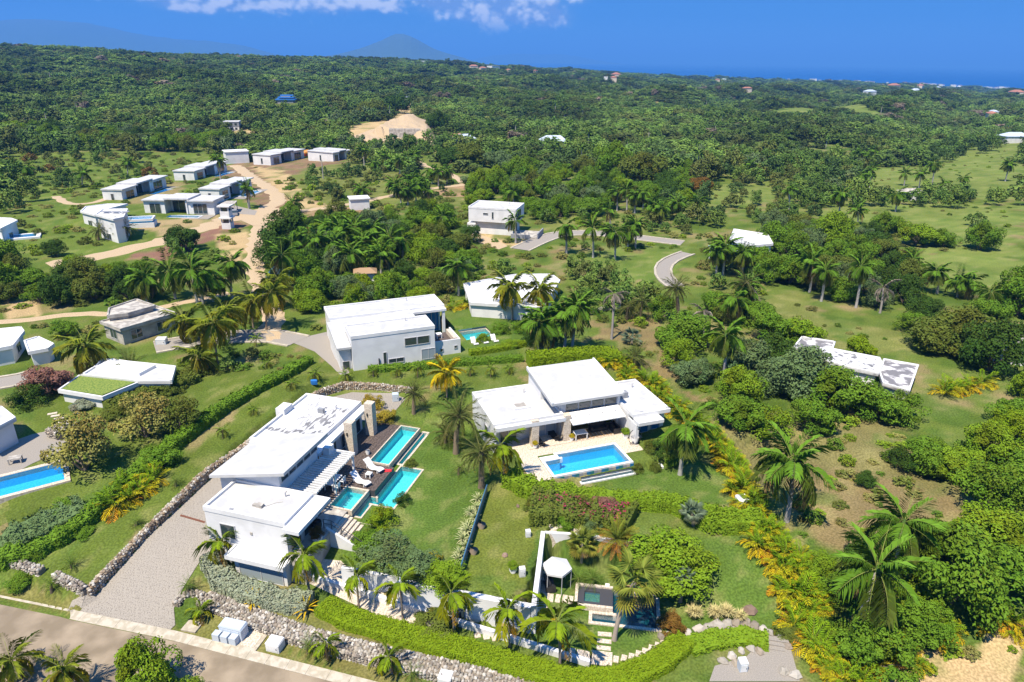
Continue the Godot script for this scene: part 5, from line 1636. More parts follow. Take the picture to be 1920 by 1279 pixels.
	clearing(PackedVector2Array([Vector2(-60.23, -192.02), Vector2(-42.26, -199.35), Vector2(-35.78, -173.61), Vector2(-52.81, -181.11)]), Color(.3, .2, .12), 1.5)
	clearing(PackedVector2Array([Vector2(-26.27, -222.35), Vector2(-20.77, -238.63), Vector2(-12.57, -239.24), Vector2(-10.88, -222.92), Vector2(-15.41, -213.9)]), Color(.36, .24, .15), 1.5)
	clearing(PackedVector2Array([Vector2(-11.1, -171.2), Vector2(-0.28, -157.84), Vector2(6.22, -166.12), Vector2(3.34, -150.71), Vector2(-7.88, -160.07)]), tan_, 1.5)
	clearing(PackedVector2Array([Vector2(8.15, -150.96), Vector2(12, -151.18), Vector2(11.62, -145.68), Vector2(8.41, -144.18)]), dry, 1)
	# dry slopes on the right
	cover(PackedVector2Array([Vector2(13.09, -105.92), Vector2(24.42, -110.24), Vector2(25.26, -87.27), Vector2(24.86, -74.69), Vector2(22.59, -78.97), Vector2(18.3, -94.74), Vector2(12.13, -96.64)]), dry, 2)
	cover(PackedVector2Array([Vector2(23.16, -70.69), Vector2(33.41, -74.91), Vector2(45.24, -71.23), Vector2(45.34, -62.5), Vector2(46.67, -55.6), Vector2(40.66, -50.73), Vector2(33.62, -52.11), Vector2(28.59, -49.4), Vector2(25.49, -51.33), Vector2(26.09, -65.34)]), Color(.2, .18, .075), 2.5)
	cover(PackedVector2Array([Vector2(29.21, -61.29), Vector2(37.71, -62.92), Vector2(43.53, -55.54), Vector2(39.58, -52.22), Vector2(34.19, -53.3), Vector2(27.88, -50.02), Vector2(26.79, -53.55)]), dry, 2.5)
	cover(PackedVector2Array([Vector2(24.06, -37.8), Vector2(31.69, -40.23), Vector2(41.58, -43.27), Vector2(38.4, -37.95)]), tan_, 1)
	cover(PackedVector2Array([Vector2(-89.41, -113.49), Vector2(-83.06, -112.31), Vector2(-77.13, -105.88), Vector2(-82.34, -103.27)]), tan_, 1)
	make_ground()

func roads() -> void:
	var road := sheet("road", PackedVector2Array([Vector2(-49.91, -47.14), Vector2(-42.79, -44.92), Vector2(-26.33, -41.29), Vector2(-9.84, -36.82), Vector2(-4.99, -35.33), Vector2(-15.95, -31.74), Vector2(-40.47, -31.42)]), M.road, .05, "brown block-paved road along the garden walls")
	var ke := Buf.new()
	var e := PackedVector2Array([Vector2(-50.41, -47.81), Vector2(-43.55, -46.04), Vector2(-26.79, -42.33), Vector2(-10.01, -37.75), Vector2(-4.7, -36.17)])
	for i in e.size() - 1:
		var n := int((e[i + 1] - e[i]).length() / 1.8) + 1
		for k in n:
			var p := e[i].lerp(e[i + 1], (k + .005) / n); var q := e[i].lerp(e[i + 1], (k + .995) / n)
			var d := (q - p).normalized().orthogonal() * .85
			if d.y < 0: d = -d
			var s := Buf.new()
			s.hexa([Vector3(p.x, -3.4, p.y), Vector3(q.x, -3.4, q.y), Vector3(q.x + d.x, -3.4, q.y + d.y), Vector3(p.x + d.x, -3.4, p.y + d.y), Vector3(p.x, -2.88, p.y), Vector3(q.x, -2.88, q.y), Vector3(q.x + d.x, -2.96, q.y + d.y), Vector3(p.x + d.x, -2.96, p.y + d.y)])
			part("kerb_stone", s, M.kerb, road)
	var dv := PackedVector2Array()
	for q in [[-7.35, -7.1], [-6.95, -6.5], [-6.9, 10], [-6.0, 20], [-4.2, 27.5], [-2.0, 30.0], [3, 31.0], [5.3, 30.4], [5.6, 24.2], [-2.9, 22.2], [-3.2, 21.8], [-3.2, 11], [-1.6, 10.8], [-1.6, 4.4], [.1, 4.3], [.1, 0], [-.3, -1], [.1, -4], [.6, -5.8], [1.7, -7.0], [1.6, -8.3], [-7.9, -8.35], [-8.1, -7.6]]: dv.push_back(wu(q[0], q[1]))
	sheet("driveway", dv, M.cobble, .05, "cobbled driveway and courtyard climbing beside the pergola villa")
	sheet("junction", PackedVector2Array([Vector2(-78.8, -177.26), Vector2(-75.9, -186.14), Vector2(-70.78, -193.24), Vector2(-61.23, -195.49), Vector2(-60.14, -185.73), Vector2(-63.07, -178.75), Vector2(-63.72, -172.41), Vector2(-66.06, -172.17), Vector2(-71.09, -177.74), Vector2(-75.22, -173.49)]), M.dirt_road, .1, "wide sandy junction beside the white watchtower")
	sheet("villa_drive", PackedVector2Array([Vector2(-80.59, -192.27), Vector2(-79.37, -195.38), Vector2(-71.04, -189.67), Vector2(-69.8, -184.41), Vector2(-75.67, -185.51)]), M.paved, .12, "pale paved drive by the sandy junction")
	sheet("upper_driveway", PackedVector2Array([Vector2(-33.66, -95.53), Vector2(-27.93, -99.99), Vector2(-21.89, -84.15), Vector2(-22.76, -83.28), Vector2(-28.46, -91.18)]), M.paved, .05, "paved drive beside the two-storey villa")
	ribbon("dirt_road", PackedVector2Array([Vector2(-94.11, -134.3), Vector2(-87.05, -143.04), Vector2(-81.43, -155.17), Vector2(-76.64, -170.33), Vector2(-74.03, -181.15), Vector2(-68.09, -188.75), Vector2(-59.63, -189.97)]), 8.0, M.dirt_road, .06, "sandy track running past the white watchtower")
	ribbon("dirt_road", PackedVector2Array([Vector2(-67.65, -187.44), Vector2(-61.88, -163.23), Vector2(-55.83, -143.56), Vector2(-49.46, -127.89), Vector2(-44.12, -116.62), Vector2(-38.83, -104.51), Vector2(-36.52, -95.67)]), 5.0, M.dirt_road, .07, "sandy track curving down from the junction towards the palms")
	ribbon("dirt_road", PackedVector2Array([Vector2(-83.04, -101.83), Vector2(-77.61, -103.91), Vector2(-72.83, -106.01), Vector2(-63.1, -107.56), Vector2(-57.26, -112.35), Vector2(-51.09, -117.89)]), 3.0, M.dirt_road, .06, "sandy track passing behind the grey concrete house")
	ribbon("dirt_road", PackedVector2Array([Vector2(-138.7, -208.93), Vector2(-127.26, -195.62), Vector2(-120.05, -193.71), Vector2(-119.96, -203.03)]), 3.5, M.dirt_road, .06, "pale track at the end of the farthest left villa")
	ribbon("dirt_road", PackedVector2Array([Vector2(-62.88, -190.93), Vector2(-53.91, -196.52), Vector2(-45.35, -206.88), Vector2(-37.64, -218.6), Vector2(-28.7, -228.44), Vector2(-17.07, -237.97)]), 4.0, M.dirt_road, .08, "sandy track behind the small white hut")
	ribbon("dirt_road", PackedVector2Array([Vector2(-17.34, -241.89), Vector2(-24.4, -258.58), Vector2(-33.92, -272.42), Vector2(-40.25, -288.92)]), 4.0, M.dirt_road, .09, "narrow pale track climbing through the palms")
	ribbon("dirt_road", PackedVector2Array([Vector2(-69.42, -192.75), Vector2(-71.64, -209.13), Vector2(-84.04, -231.29), Vector2(-100.42, -261.27), Vector2(-113.99, -286.37)]), 6.0, M.dirt_road, .09, "wide bare track climbing to the upper villas")
	ribbon("lane", PackedVector2Array([Vector2(1.55, -151.55), Vector2(7.37, -161.86), Vector2(12.86, -167.58), Vector2(20.83, -168.06), Vector2(28.34, -165.3), Vector2(40.16, -159.89)]), 4.2, M.paved, .07, "pale concrete lane leading to the boxy white house", .1)
	ribbon("lane", PackedVector2Array([Vector2(39.25, -150.54), Vector2(34.12, -144.36), Vector2(30.93, -137.01), Vector2(30.12, -129.28), Vector2(30.81, -124.74)]), 2.8, M.paved, .07, "curving grey lane with white kerbs below the pasture", .18)
	ribbon("lane", PackedVector2Array([Vector2(-52.53, -93.03), Vector2(-48.09, -95.47), Vector2(-42.32, -97.21), Vector2(-35.85, -97.33), Vector2(-32.02, -95.43)]), 4.0, M.paved, .07, "paved lane behind the grass-roofed villa", .1)
	ribbon("lane", PackedVector2Array([Vector2(-68.02, -80.48), Vector2(-64.98, -82.18), Vector2(-63.59, -83.87)]), 3.6, M.paved, .07, "short paved lane beside the pink bougainvillea", .1)
	sheet("stone_path", PackedVector2Array([Vector2(14.92, -37.67), Vector2(15.7, -39.09), Vector2(18.42, -40.03), Vector2(20.84, -42.3), Vector2(22.33, -42.29), Vector2(21.68, -37.77)]), M.paved, .06, "grey stone landing at the foot of the boulder steps")
	sheet("garden_path", PackedVector2Array([Vector2(13.89, -41.87), Vector2(16.29, -42.91), Vector2(19.41, -43.24), Vector2(21.01, -42.81), Vector2(21.05, -42.3), Vector2(19.22, -42.61), Vector2(16.11, -42.24), Vector2(14.24, -41.55)]), M.paved, .05, "pale gravel path below the row of boulders")

func other_buildings() -> void:
	# sloping white roof behind the coconut palms
	roof_house("villa", "low villa under a broad white roof behind two coconut palms", PackedVector2Array([Vector2(-8.8, -116.8), Vector2(.3, -122.9), Vector2(7.3, -123.5), Vector2(8.6, -119.5), Vector2(5.0, -104.5), Vector2(-7.0, -106.5)]), -.6, 3.0, M.white, "the broad white roof", false)
	# grass-roofed villa
	var gr := roof_house("villa", "low villa whose long white roof stands behind a grassed roof", PackedVector2Array([Vector2(-54.93, -82.39), Vector2(-55.29, -84.82), Vector2(-44.38, -82.7), Vector2(-42.86, -78.19), Vector2(-46.84, -78.08), Vector2(-55.2, -79.74)]), -.5, 1.9, M.roof, "the grass-roofed villa", false)
	var up := Buf.new(); up.box(-4.5, 2.5, 2.4, 2.8, -2.2, .6)
	part("upper_roof", up, M.white, gr).rotation.y = deg_to_rad(-16)
	var g2 := roof_house("garden_room", "white-edged garden room with grass growing on its roof", PackedVector2Array([Vector2(-55.9, -75.87), Vector2(-55.77, -80.36), Vector2(-46.81, -78.7), Vector2(-49.36, -74.03)]), -.5, 1.6, M.white, "", false)
	var gp := PackedVector2Array([Vector2(-55.47, -76.03), Vector2(-55.43, -79.89), Vector2(-47.4, -78.53), Vector2(-49.67, -74.59)])
	var turf := Buf.new()
	var tc := Vector2(g2.position.x, g2.position.z)
	var tp := PackedVector2Array()
	for p in gp: tp.push_back(p - tc)
	turf.prism(tp, 2.11, 2.3)
	part("turf", turf, tri_tex(mat(1, 1, 1, .95), ramp(noise_image(256, .04, 4, 61), srgb(.09, .15, .02), srgb(.2, .24, .04), .3, .7), .3), g2)
	# grey concrete house
	roof_house("house", "bare grey concrete house with two flat roof slabs", PackedVector2Array([Vector2(-62.06, -96.49), Vector2(-59.49, -99.85), Vector2(-57.17, -103.92), Vector2(-52.31, -100.59), Vector2(-57.26, -93.34)]), 0, 2.8, M.concrete, "the grey concrete house", true, M.concrete)
	roof_house("house_wing", "upper wing of the grey concrete house with a roof stub", PackedVector2Array([Vector2(-62.56, -100.2), Vector2(-60.51, -104.75), Vector2(-55.94, -101.69), Vector2(-58.33, -97.93), Vector2(-60.87, -96.67)]), 0, 3.6, M.concrete, "", false, M.concrete)
	# white pavilions at the left edge
	roof_house("pavilion", "white flat-roofed pavilion beside the left-hand lane", PackedVector2Array([Vector2(-76.25, -88.9), Vector2(-77.38, -92.54), Vector2(-72.45, -94.43), Vector2(-70.87, -92.76), Vector2(-68.82, -87.2), Vector2(-71.4, -85.25)]), 0, 2.6, M.white, "", true)
	roof_house("pavilion", "low white pool terrace roof beside the lane's pavilion", PackedVector2Array([Vector2(-69.37, -90.1), Vector2(-68.32, -91.76), Vector2(-64.34, -89.07), Vector2(-64.16, -87.35), Vector2(-66.06, -85.98)]), 0, 2.2, M.white, "", false)
	# pool house at the left edge
	var ph := roof_house("pool_house", "white pool house with glazed doors at the left edge", PackedVector2Array([Vector2(-59.21, -64.38), Vector2(-61.45, -68.97), Vector2(-57.49, -68.81), Vector2(-54.21, -66.28), Vector2(-55.22, -62.01)]), 0, 3.0, M.roof, "the left pool house", true)
	pool("long sky-blue lap pool beside the left pool house", Vector3(-51.0, 0, -57.6), deg_to_rad(34), [[-9, -2.0], [5.6, -2.0], [5.6, 2.0], [-9, 2.0]], .02, 1.3, M.pool_blue, M.traver, .5)
	sheet("pool_terrace", PackedVector2Array([Vector2(-54, -59.1), Vector2(-57.45, -63.93), Vector2(-54.34, -68), Vector2(-51.25, -69.91), Vector2(-47.95, -66.39), Vector2(-50.42, -61.97), Vector2(-51.52, -58.65)]), M.paved, .04, "grey stone terrace beside the long sky-blue pool")
	table(Vector3(-52.21, 0, -62.13), .4, 1.2, .8, .7, M.concrete, "grey table on the terrace of the long sky-blue pool")
	# stained roofs on the right slope
	var d0 := roof_house("villa", "abandoned villa wing with a short dark-stained roof", PackedVector2Array([Vector2(39.49, -89.28), Vector2(42.27, -93.39), Vector2(46.43, -91.48), Vector2(44.21, -87.53), Vector2(41.74, -86.35)]), -.2, 3.0, M.roof_grey, "the stained white villa", false)
	roof_house("villa", "long white streaked roof in the middle of the abandoned villa", PackedVector2Array([Vector2(40.89, -84.91), Vector2(43.54, -88.7), Vector2(49.63, -85.18), Vector2(48.92, -82.88), Vector2(46.95, -80.01), Vector2(43.84, -81.89)]), -.2, 3.3, M.mould, "", false)
	roof_house("villa", "square grey-stained roof at the abandoned villa's far right", PackedVector2Array([Vector2(47.5, -80.99), Vector2(50.29, -85.52), Vector2(54.05, -83.53), Vector2(48.65, -75.62), Vector2(46.4, -77.8)]), -.2, 3.0, M.roof_grey, "", true)
	# ruin in the grove and shed below it
	var ru := roof_house("house", "white half-built house with broken roof among the palms", PackedVector2Array([Vector2(47.66, -149.03), Vector2(51.38, -158.5), Vector2(57.65, -153.54), Vector2(55.79, -144.69), Vector2(49.98, -142.59)]), 0, 4.0, M.white, "the half-built white house", true)
	far_house(Vector3(45.74, 0.23, -145.06), 5, 4, 2.6, .3, M.tin, false, "small tin shed below the half-built white house")
	far_house(Vector3(70.77, 0.57, -92.83), 6, 5, 3, -.4, M.concrete, false, "beige hut among the big trees at the right edge")
	far_house(Vector3(72.79, 0.53, -98.76), 7, 4, 2.4, -.4, M.roof_grey, false, "grey shelter behind the beige hut")
	# hillside villas on the left
	long_villa("long white villa left of the others, open porch to a blue pool", Vector3(-119.32, 0.89, -201.05), Vector3(-113.65, 0.98, -200.08), Vector3(-112.84, 0.23, -226.25), 3.4, "the leftmost long villa", "blue pool before the leftmost long villa")
	long_villa("white villa above the leftmost one with a tree at its porch", Vector3(-118.8, -0.72, -249.26), Vector3(-111.83, -0.34, -243.86), Vector3(-110.04, -0.97, -269.46), 3.4, "the upper tree-shaded villa", "blue pool of the tree-shaded villa")
	long_villa("white villa behind the watchtower with a palm at its corner", Vector3(-91, 0.9, -200.37), Vector3(-85.15, 0.79, -199.68), Vector3(-83.02, 0.84, -220.86), 3.4, "the villa behind the watchtower", "blue pool of the villa behind the watchtower")
	long_villa("wide white villa facing down the lane behind the watchtower", Vector3(-100.58, 1.02, -190.5), Vector3(-98.64, 0.96, -183.02), Vector3(-80.06, 0.51, -182.8), 3.6, "the wide lane villa", "blue pool before the wide lane villa")
	long_villa("white villa at the top of the bare slope, newly built", Vector3(-105.64, -1.04, -292.49), Vector3(-98.95, -0.89, -285.72), Vector3(-91.23, -0.65, -307.61), 3.8, "the newly built top villa", "small blue pool of the newly built villa")
	long_villa("plain white villa without pool at the top of the slope", Vector3(-86.13, -0.5, -300.06), Vector3(-74.94, 0.09, -291.69), Vector3(-69.13, 0.26, -302.58), 3.8, "the plain top villa")
	far_house(Vector3(-116.25, -1.03, -294.75), 9, 7, 4.5, .5, M.white, false, "white cube house partly behind trees above the slope")
	# two-storey one with a raised pool
	var tv := roof_house("villa", "two-storey white villa with rooftop panels and raised pool", PackedVector2Array([Vector2(-95.91, -156.42), Vector2(-97.52, -162.38), Vector2(-91.95, -163.35), Vector2(-88.04, -153.99), Vector2(-89.2, -151.69)]), 0, 6.0, M.white, "the villa with rooftop panels", true)
	for i in 3:
		var pb := Buf.new(); pb.box(-.9, .9, 6.3, 6.4, -.6, .6)
		part("roof_panel", pb, M.grey_wall, tv).position = Vector3(i * 2.2 - 2, 0, -1)
	roof_house("villa_wing", "lower white wing joined to the villa with rooftop panels", PackedVector2Array([Vector2(-107.21, -169.08), Vector2(-109.28, -174.95), Vector2(-105.88, -178.66), Vector2(-100.51, -179), Vector2(-102.38, -171.33), Vector2(-101.22, -165.02)]), 0, 4.0, M.white, "", true)
	pool("raised blue pool beside the villa with rooftop panels", Vector3(-93.68, 0.71, -168.44), .3, [[-3.5, -1.6], [4, -1.6], [4, 1.8], [-3.5, 1.8]], 2.0, .9, M.pool_blue, M.white, .35)
	var pd := thing("pool_wall", "white wall carrying the raised blue pool", "wall", Vector3(-93.68, 0.71, -168.44), .3)
	var pdb := Buf.new(); pdb.box(-4.0, 4.5, -1, 1.05, -2.3, 2.1)
	part("wall", pdb, M.white, pd)
	# left edge villa
	roof_house("villa", "white villa cut by the left edge with a blue pool", PackedVector2Array([Vector2(-120.6, -154.61), Vector2(-124.1, -161.28), Vector2(-118.23, -160.43), Vector2(-115.4, -158.27), Vector2(-113.53, -149.67)]), 0, 4.0, M.white, "the left edge villa", true)
	pool("blue pool with white rim before the left edge villa", Vector3(-113.64, 1.03, -153.95), .5, [[-5, -1.5], [4, -1.5], [4, 1.5], [-5, 1.5]], .3, 1.0, M.pool_blue, M.white, .8)
	# watchtower
	var wt := thing("watchtower", "small white two-tier watchtower beside the sandy track", "tower", Vector3(-71.14, 0.27, -169.24))
	landmarks["the white watchtower"] = wt.position
	for k in 2:
		var y := k * 2.9
		var b := Buf.new(); b.box(-1.1, 1.1, y - (1.0 if k == 0 else 0.0), y + 1.5, -1.1, 1.1)
		part("wall", b, M.white, wt)
		for s in [[-1, -1], [1, -1], [1, 1], [-1, 1]]:
			var p := Buf.new(); p.box(s[0] * .95 - .14, s[0] * .95 + .14, y + 1.5, y + 2.6, s[1] * .95 - .14, s[1] * .95 + .14)
			part("post", p, M.white, wt)
		var r := Buf.new(); r.box(-1.5, 1.5, y + 2.6, y + 2.9, -1.5, 1.5)
		part("roof", r, M.white, wt)
		var i := Buf.new(); i.box(-.75, .75, y + 1.5, y + 2.6, -.75, .75)
		part("glazing", i, M.glass, wt)
	keepouts.append([Vector2(wt.position.x, wt.position.z), 4])
	# hut
	far_house(Vector3(-44.22, -0.01, -196.87), 5.2, 4.5, 3, .35, M.white, false, "small white hut beside the brown bare field")
	landmarks["the small white hut"] = Vector3(-44.22, -0.01, -196.87)
	# vehicles and poles about the junction
	car(Vector3(-75.19, 0.41, -184.25), 1.9, M.grey_wall, "grey car parked at the sandy junction beside the watchtower")
	car(Vector3(-79.2, 0.55, -188.31), .2, M.dark, "dark car under the carport roof behind the watchtower")
	var cp := thing("carport", "small flat carport roof behind the watchtower", "carport", Vector3(-78.96, 0.53, -187.67), .2)
	var cr := Buf.new(); cr.box(-3, 3, 2.4, 2.6, -2, 2)
	part("roof", cr, M.concrete, cp)
	for q in [[-1, -1], [1, -1], [1, 1], [-1, 1]]:
		var b := Buf.new(); b.box(q[0] * 2.8 - .08, q[0] * 2.8 + .08, -.2, 2.4, q[1] * 1.8 - .08, q[1] * 1.8 + .08)
		part("post", b, M.concrete, cp)
	var mx := thing("concrete_mixer", "orange and yellow concrete mixer on the bare slope", "mixer", Vector3(-91.23, -0.62, -310.94), .4)
	var md := Buf.new(); md.tube(PackedVector3Array([Vector3(-1.2, 1.5, 0), Vector3(-.8, 1.7, 0), Vector3(.5, 2.0, 0), Vector3(1.3, 2.5, 0)]), PackedFloat32Array([.5, 1.1, 1.2, .5]), 10)
	part("drum", md, mat(.5, .2, .02, .6), mx)
	var mf := Buf.new(); mf.box(-1.5, 1.3, .5, .9, -.7, .7)
	part("frame", mf, mat(.5, .04, .02, .6), mx)
	for q in [[-1, -1], [1, -1], [1, 1], [-1, 1]]:
		var b := Buf.new(); b.tube(PackedVector3Array([Vector3(q[0] * 1.0, .45, q[1] * .6), Vector3(q[0] * 1.0, .45, q[1] * .85)]), PackedFloat32Array([.45, .45]), 10)
		part("wheel", b, M.black, mx)
	for q in [[[-74.45, 0.47, -192.62, 5.2, 0.7], "by the sandy junction"], [[40.02, 0.86, -301.16, 4.85, -0.31], "beside the pale tin roof in the woods"], [[67.85, -0.09, -361.06, 7.03, -0.61], "above the central woods"], [[4.65, 1.28, -294.71, 5.18, -0.1], "left of the pale tin roof"], [[-66.47, 0.9, -242.98, 6.34, 0.59], "on the scrubby slope below the top villas"]]:
		var o := thing("utility_pole", "pale utility pole standing " + q[1], "pole", Vector3(q[0][0], q[0][1], q[0][2]))
		var b := Buf.new(); b.tube(PackedVector3Array([Vector3(0, -.5, 0), Vector3(0, q[0][3], 0)]), PackedFloat32Array([.2, .13]), 7)
		part("pole", b, M.concrete, o)
		var a := Buf.new(); a.box(-.9, .9, q[0][3] - .7, q[0][3] - .55, -.06, .06)
		part("crossarm", a, M.concrete, o)
	# boxy two-storey house
	var bx := thing("house", "boxy two-storey white house with an overhanging upper floor", "house", Vector3(-8.25, 0.32, -167.76), deg_to_rad(-14))
	landmarks["the boxy white house"] = bx.position
	block("wall", bx, M.white, -1.2, 8.6, -1, 6, -1, 3.2)
	block("upper_wall", bx, M.white, -2.3, 9.6, -1.9, 6.4, 3.2, 6.4)
	flat_roof(bx, -2.35, 9.65, -1.95, 6.45, 6.5, M.roof)
	block("annex", bx, M.white, -2.6, -.5, -2.2, .5, -1, 2.7)
	window(bx, 2.0, -1.93, 4.9, 1.3, .5, 0)
	window(bx, 3.8, -1.93, 4.0, .5, 1.7, 0)
	window(bx, 9.63, 1.5, 3.7, 3.0, 2.4, 90, 2)
	window(bx, 8.63, 1.5, .2, 3.0, 2.4, 90, 2)
	window(bx, -1.5, -2.23, 1.0, .5, .5, 0)
	window(bx, -.25, -1.03, .1, .6, 1.9, 0)
	block("terrace", bx, M.concrete, 8.7, 15, -3, 3.5, -1, .5)
	block("terrace_wall", bx, M.grey_wall, 8.7, 13.4, -3.3, -3.05, -1, 1.0)
	block("terrace_wall", bx, M.grey_wall, 15.01, 15.3, -3, 3.5, -1, 1.4)
	for i in 4: block("post", bx, M.grey_wall, 10 + i, 10.15 + i, -3.0, -2.85, .5, 1.6)
	keep_box(bx, -3, 15, -3, 6)
	sheet("bare_plot", PackedVector2Array([Vector2(-11.94, -167.64), Vector2(-8.14, -165.5), Vector2(-3.44, -159.23), Vector2(-1.24, -154.3), Vector2(-3.26, -151.31), Vector2(-9.09, -158.97)]), M.dirt_road, .06, "bare sandy plot before the boxy white house")
	# farther up
	var gh := thing("house", "grey two-storey house with a pale roof terrace by a track", "house", Vector3(-155.65, 2.22, -395.56), .2)
	landmarks["the grey two-storey house"] = gh.position
	block("wall", gh, M.white, -5, 5, -4, 4, -1, 3)
	block("upper_wall", gh, M.grey_wall, -5.2, 5.2, -4.2, 4.2, 3, 6.2)
	flat_roof(gh, -5.5, 5.5, -4.5, 4.5, 6.3, M.roof)
	for i in 3: window(gh, -3 + i * 3, -4.03, .4, 1.8, 1.8, 0)
	for i in 3: window(gh, -3 + i * 3, -4.23, 3.6, 1.8, 1.8, 0)
	var bl := thing("house", "blue-roofed hall standing above the woods", "house", Vector3(-165.63, 9.15, -526.18), .1)
	landmarks["the blue-roofed hall"] = bl.position
	block("wall", bl, M.grey_wall, -9, 9, -6, 6, -2, 3.5)
	for k in 3:
		var b := Buf.new(); b.box(-11 + k * 2.6, 11 - k * 1.2, 3.5 + k * 2.2, 4.6 + k * 2.2, -7 + k * 1.5, 7 - k * 1.5)
		part("roof", b, M.blue_roof, bl)
		if k < 2: block("wall", bl, M.grey_wall, -6 + k, 7 - k, -4, 4, 4.6 + k * 2.2, 5.7 + k * 2.2)
	keepouts.append([Vector2(bl.position.x, bl.position.z), 14])
	var eb := Buf.new()
	var fn := FastNoiseLite.new()
	fn.frequency = .07
	fn.fractal_octaves = 4
	var f0 := Vector3(-88.38, 1.29, -373.18); var f1 := Vector3(-33.77, 1.68, -324.44); var b0 := Vector3(-78.44, 2.95, -417.14); var b1 := Vector3(-49.47, 1.71, -435.28)
	var last := []
	for i in 21:
		var t := i / 20.0
		var row := []
		for k in 25:
			var q := k / 24.0
			var p := f0.lerp(f1, q).lerp(b0.lerp(b1, q), t)
			var n := fn.get_noise_2d(p.x, p.z)
			var mid := ss(.0, .3, q + n * .12) * ss(1.0, .72, q + n * .12)
			var rise := 3.6 * ss(.36, .42, t + n * .06) * ss(.1, .25, q) * ss(1.0, .85, q) + 3.2 * ss(.6, 1.0, t) * pow(ss(.22, .52, q + n * .15) * ss(.86, .6, q + n * .15), .8)
			p.y = ht(p.x, p.z) + .5 + rise + n * 1.5 * mid - (1.2 if i == 0 or k == 0 or k == 24 else 0.0)
			row.append(p)
		if last:
			for k in 24: eb.quad(row[k], row[k + 1], last[k + 1], last[k])
		last = row
	struct("earth_bank", eb, M.dirt_road, "terraced sandy cut climbing to the pale shed")
	gh.scale = Vector3.ONE * .75
	bl.scale = Vector3.ONE * .62
	var site := thing("retaining_wall", "raw concrete retaining wall at the sandy building site", "wall", f0.lerp(f1, .6).lerp(b0.lerp(b1, .6), .36) + Vector3(0, .4, 0), .05)
	landmarks["the sandy building site"] = site.position
	for i in 6: block("panel", site, M.concrete, -8 + i * 2.7, -5.35 + i * 2.7, -.5, .5, -1, 4.0)
	far_house(Vector3(-110.5, 0.68, -719.07), 12, 7, 4, 0, M.tin, false, "pale shed at the top of the sandy building site")
	far_house(Vector3(18.37, 1.54, -337.16), 12, 9, 3.4, .1, M.tin, true, "low house with a pale blue-grey tin roof in the woods")
	far_house(Vector3(-24.2, 1.79, -341.4), 9, 7, 3.4, .4, M.tin, true, "tin-roofed house beside the dark conifer tree")
	far_house(Vector3(-28.45, 1.48, -353.02), 6, 5, 3.4, .4, M.red_roof, true, "little red-roofed house next to the tin-roofed one")
	far_house(Vector3(-51.95, 1.21, -286.94), 5, 4, 3, .4, M.white, false, "white cabin among palms right of the top villas")
	far_house(Vector3(57.62, 1.2, -231.65), 5, 4, 2.6, .2, M.red_roof, true, "red-roofed cabin beside the orange flowering tree")
	far_house(Vector3(127.7, -0.31, -223.47), 6, 4, 2.6, .1, M.concrete, true, "small grey farmhouse at the far side of the pasture")
	far_house(Vector3(288.19, -1.32, -413.41), 14, 8, 4, .1, M.tin, true, "grey-roofed farmhouse at the right edge of the fields")
	var n := 0
	for q in [[[-1393.44, 11.56, -9727.37, 41.93]], [[-205.85, 30.02, -1650.94, 5.94]], [[-88.47, 20.2, -1568.21, 7.92]], [[-64.41, 18.85, -1458.48, 6.32]], [[-49.62, 18.31, -1669.27, 12.04]], [[-12.8, 18.27, -1347.74, 4.38]], [[36.92, 16.35, -1385.86, 5.01]], [[145.75, 11.52, -1183.17, 4.29]], [[157.53, 10.12, -1180.79, 5.99]], [[236.74, 3.29, -1731.15, 11.28]]]:
		var at: Array = q[0]
		far_house(Vector3(at[0], at[1], at[2]), at[3] * 2, at[3] * 1.4, at[3] * .45 + 3.0, .2 * n, M.red_roof if n % 3 != 1 else M.white, n % 3 != 1, ["red-roofed villa on the ridge, first from the mountain's foot", "white villa on the ridge just right of the first red roof", "red-roofed villa among trees at the ridge's middle", "flat white villa below the ridge's crest", "red-roofed mansion standing largest on the ridge", "small red-roofed villa right of the ridge mansion", "red-roofed tower villa near the sea's edge of the ridge", "white-walled villa left of the orange roof on the plain", "orange-roofed villa alone on the wooded plain", "long pale villa behind the lone orange roof"][n])
		n += 1
	n = 0
	for q in [[[440.76, 0.89, -1604.67, 4.65]], [[589.61, -9.11, -2081.45, 6.03]], [[315.44, 3.25, -997.35, 5.81]], [[627.36, -10.57, -1295.48, 10.39]], [[883.98, -12.27, -1715.87, 14.96]], [[920.1, -22.3, -1685.95, 15.96]], [[1059.5, -16.44, -1922.02, 12.56]], [[1500.89, -33.12, -2483.79, 10.82]], [[485.01, -9.81, -736.71, 7.06]], [[494.24, -7.96, -748.5, 4.96]], [[913.81, -10.87, -1335.04, 13.62]], [[1322.74, -29.99, -2298.52, 8.35]]]:
		var at: Array = q[0]
		far_house(Vector3(at[0], at[1], at[2]), at[3] * 2, at[3] * 1.1, at[3] * .3 + 3.0, .15 * n, M.red_roof if n % 2 == 0 else M.tin, true, ["tiny red-roofed villa far left on the coastal plain", "tiny pale villa next to the far left coastal one", "red-roofed villa left of the round hill meadow", "grey hip-roofed villa behind the round hill meadow", "long low red-roofed villa before the coast town's left end", "grey-roofed villa in front of the coast town", "orange-roofed villa in front of the coast town", "pale-roofed villa in front of the town's middle", "orange-roofed farmhouse right of the wooded plain", "grey outbuilding behind the orange-roofed farmhouse", "large red-roofed villa at the right edge of the plain", "grey villa between two orange ones before the town"][n])
		n += 1
	rng.seed = 88
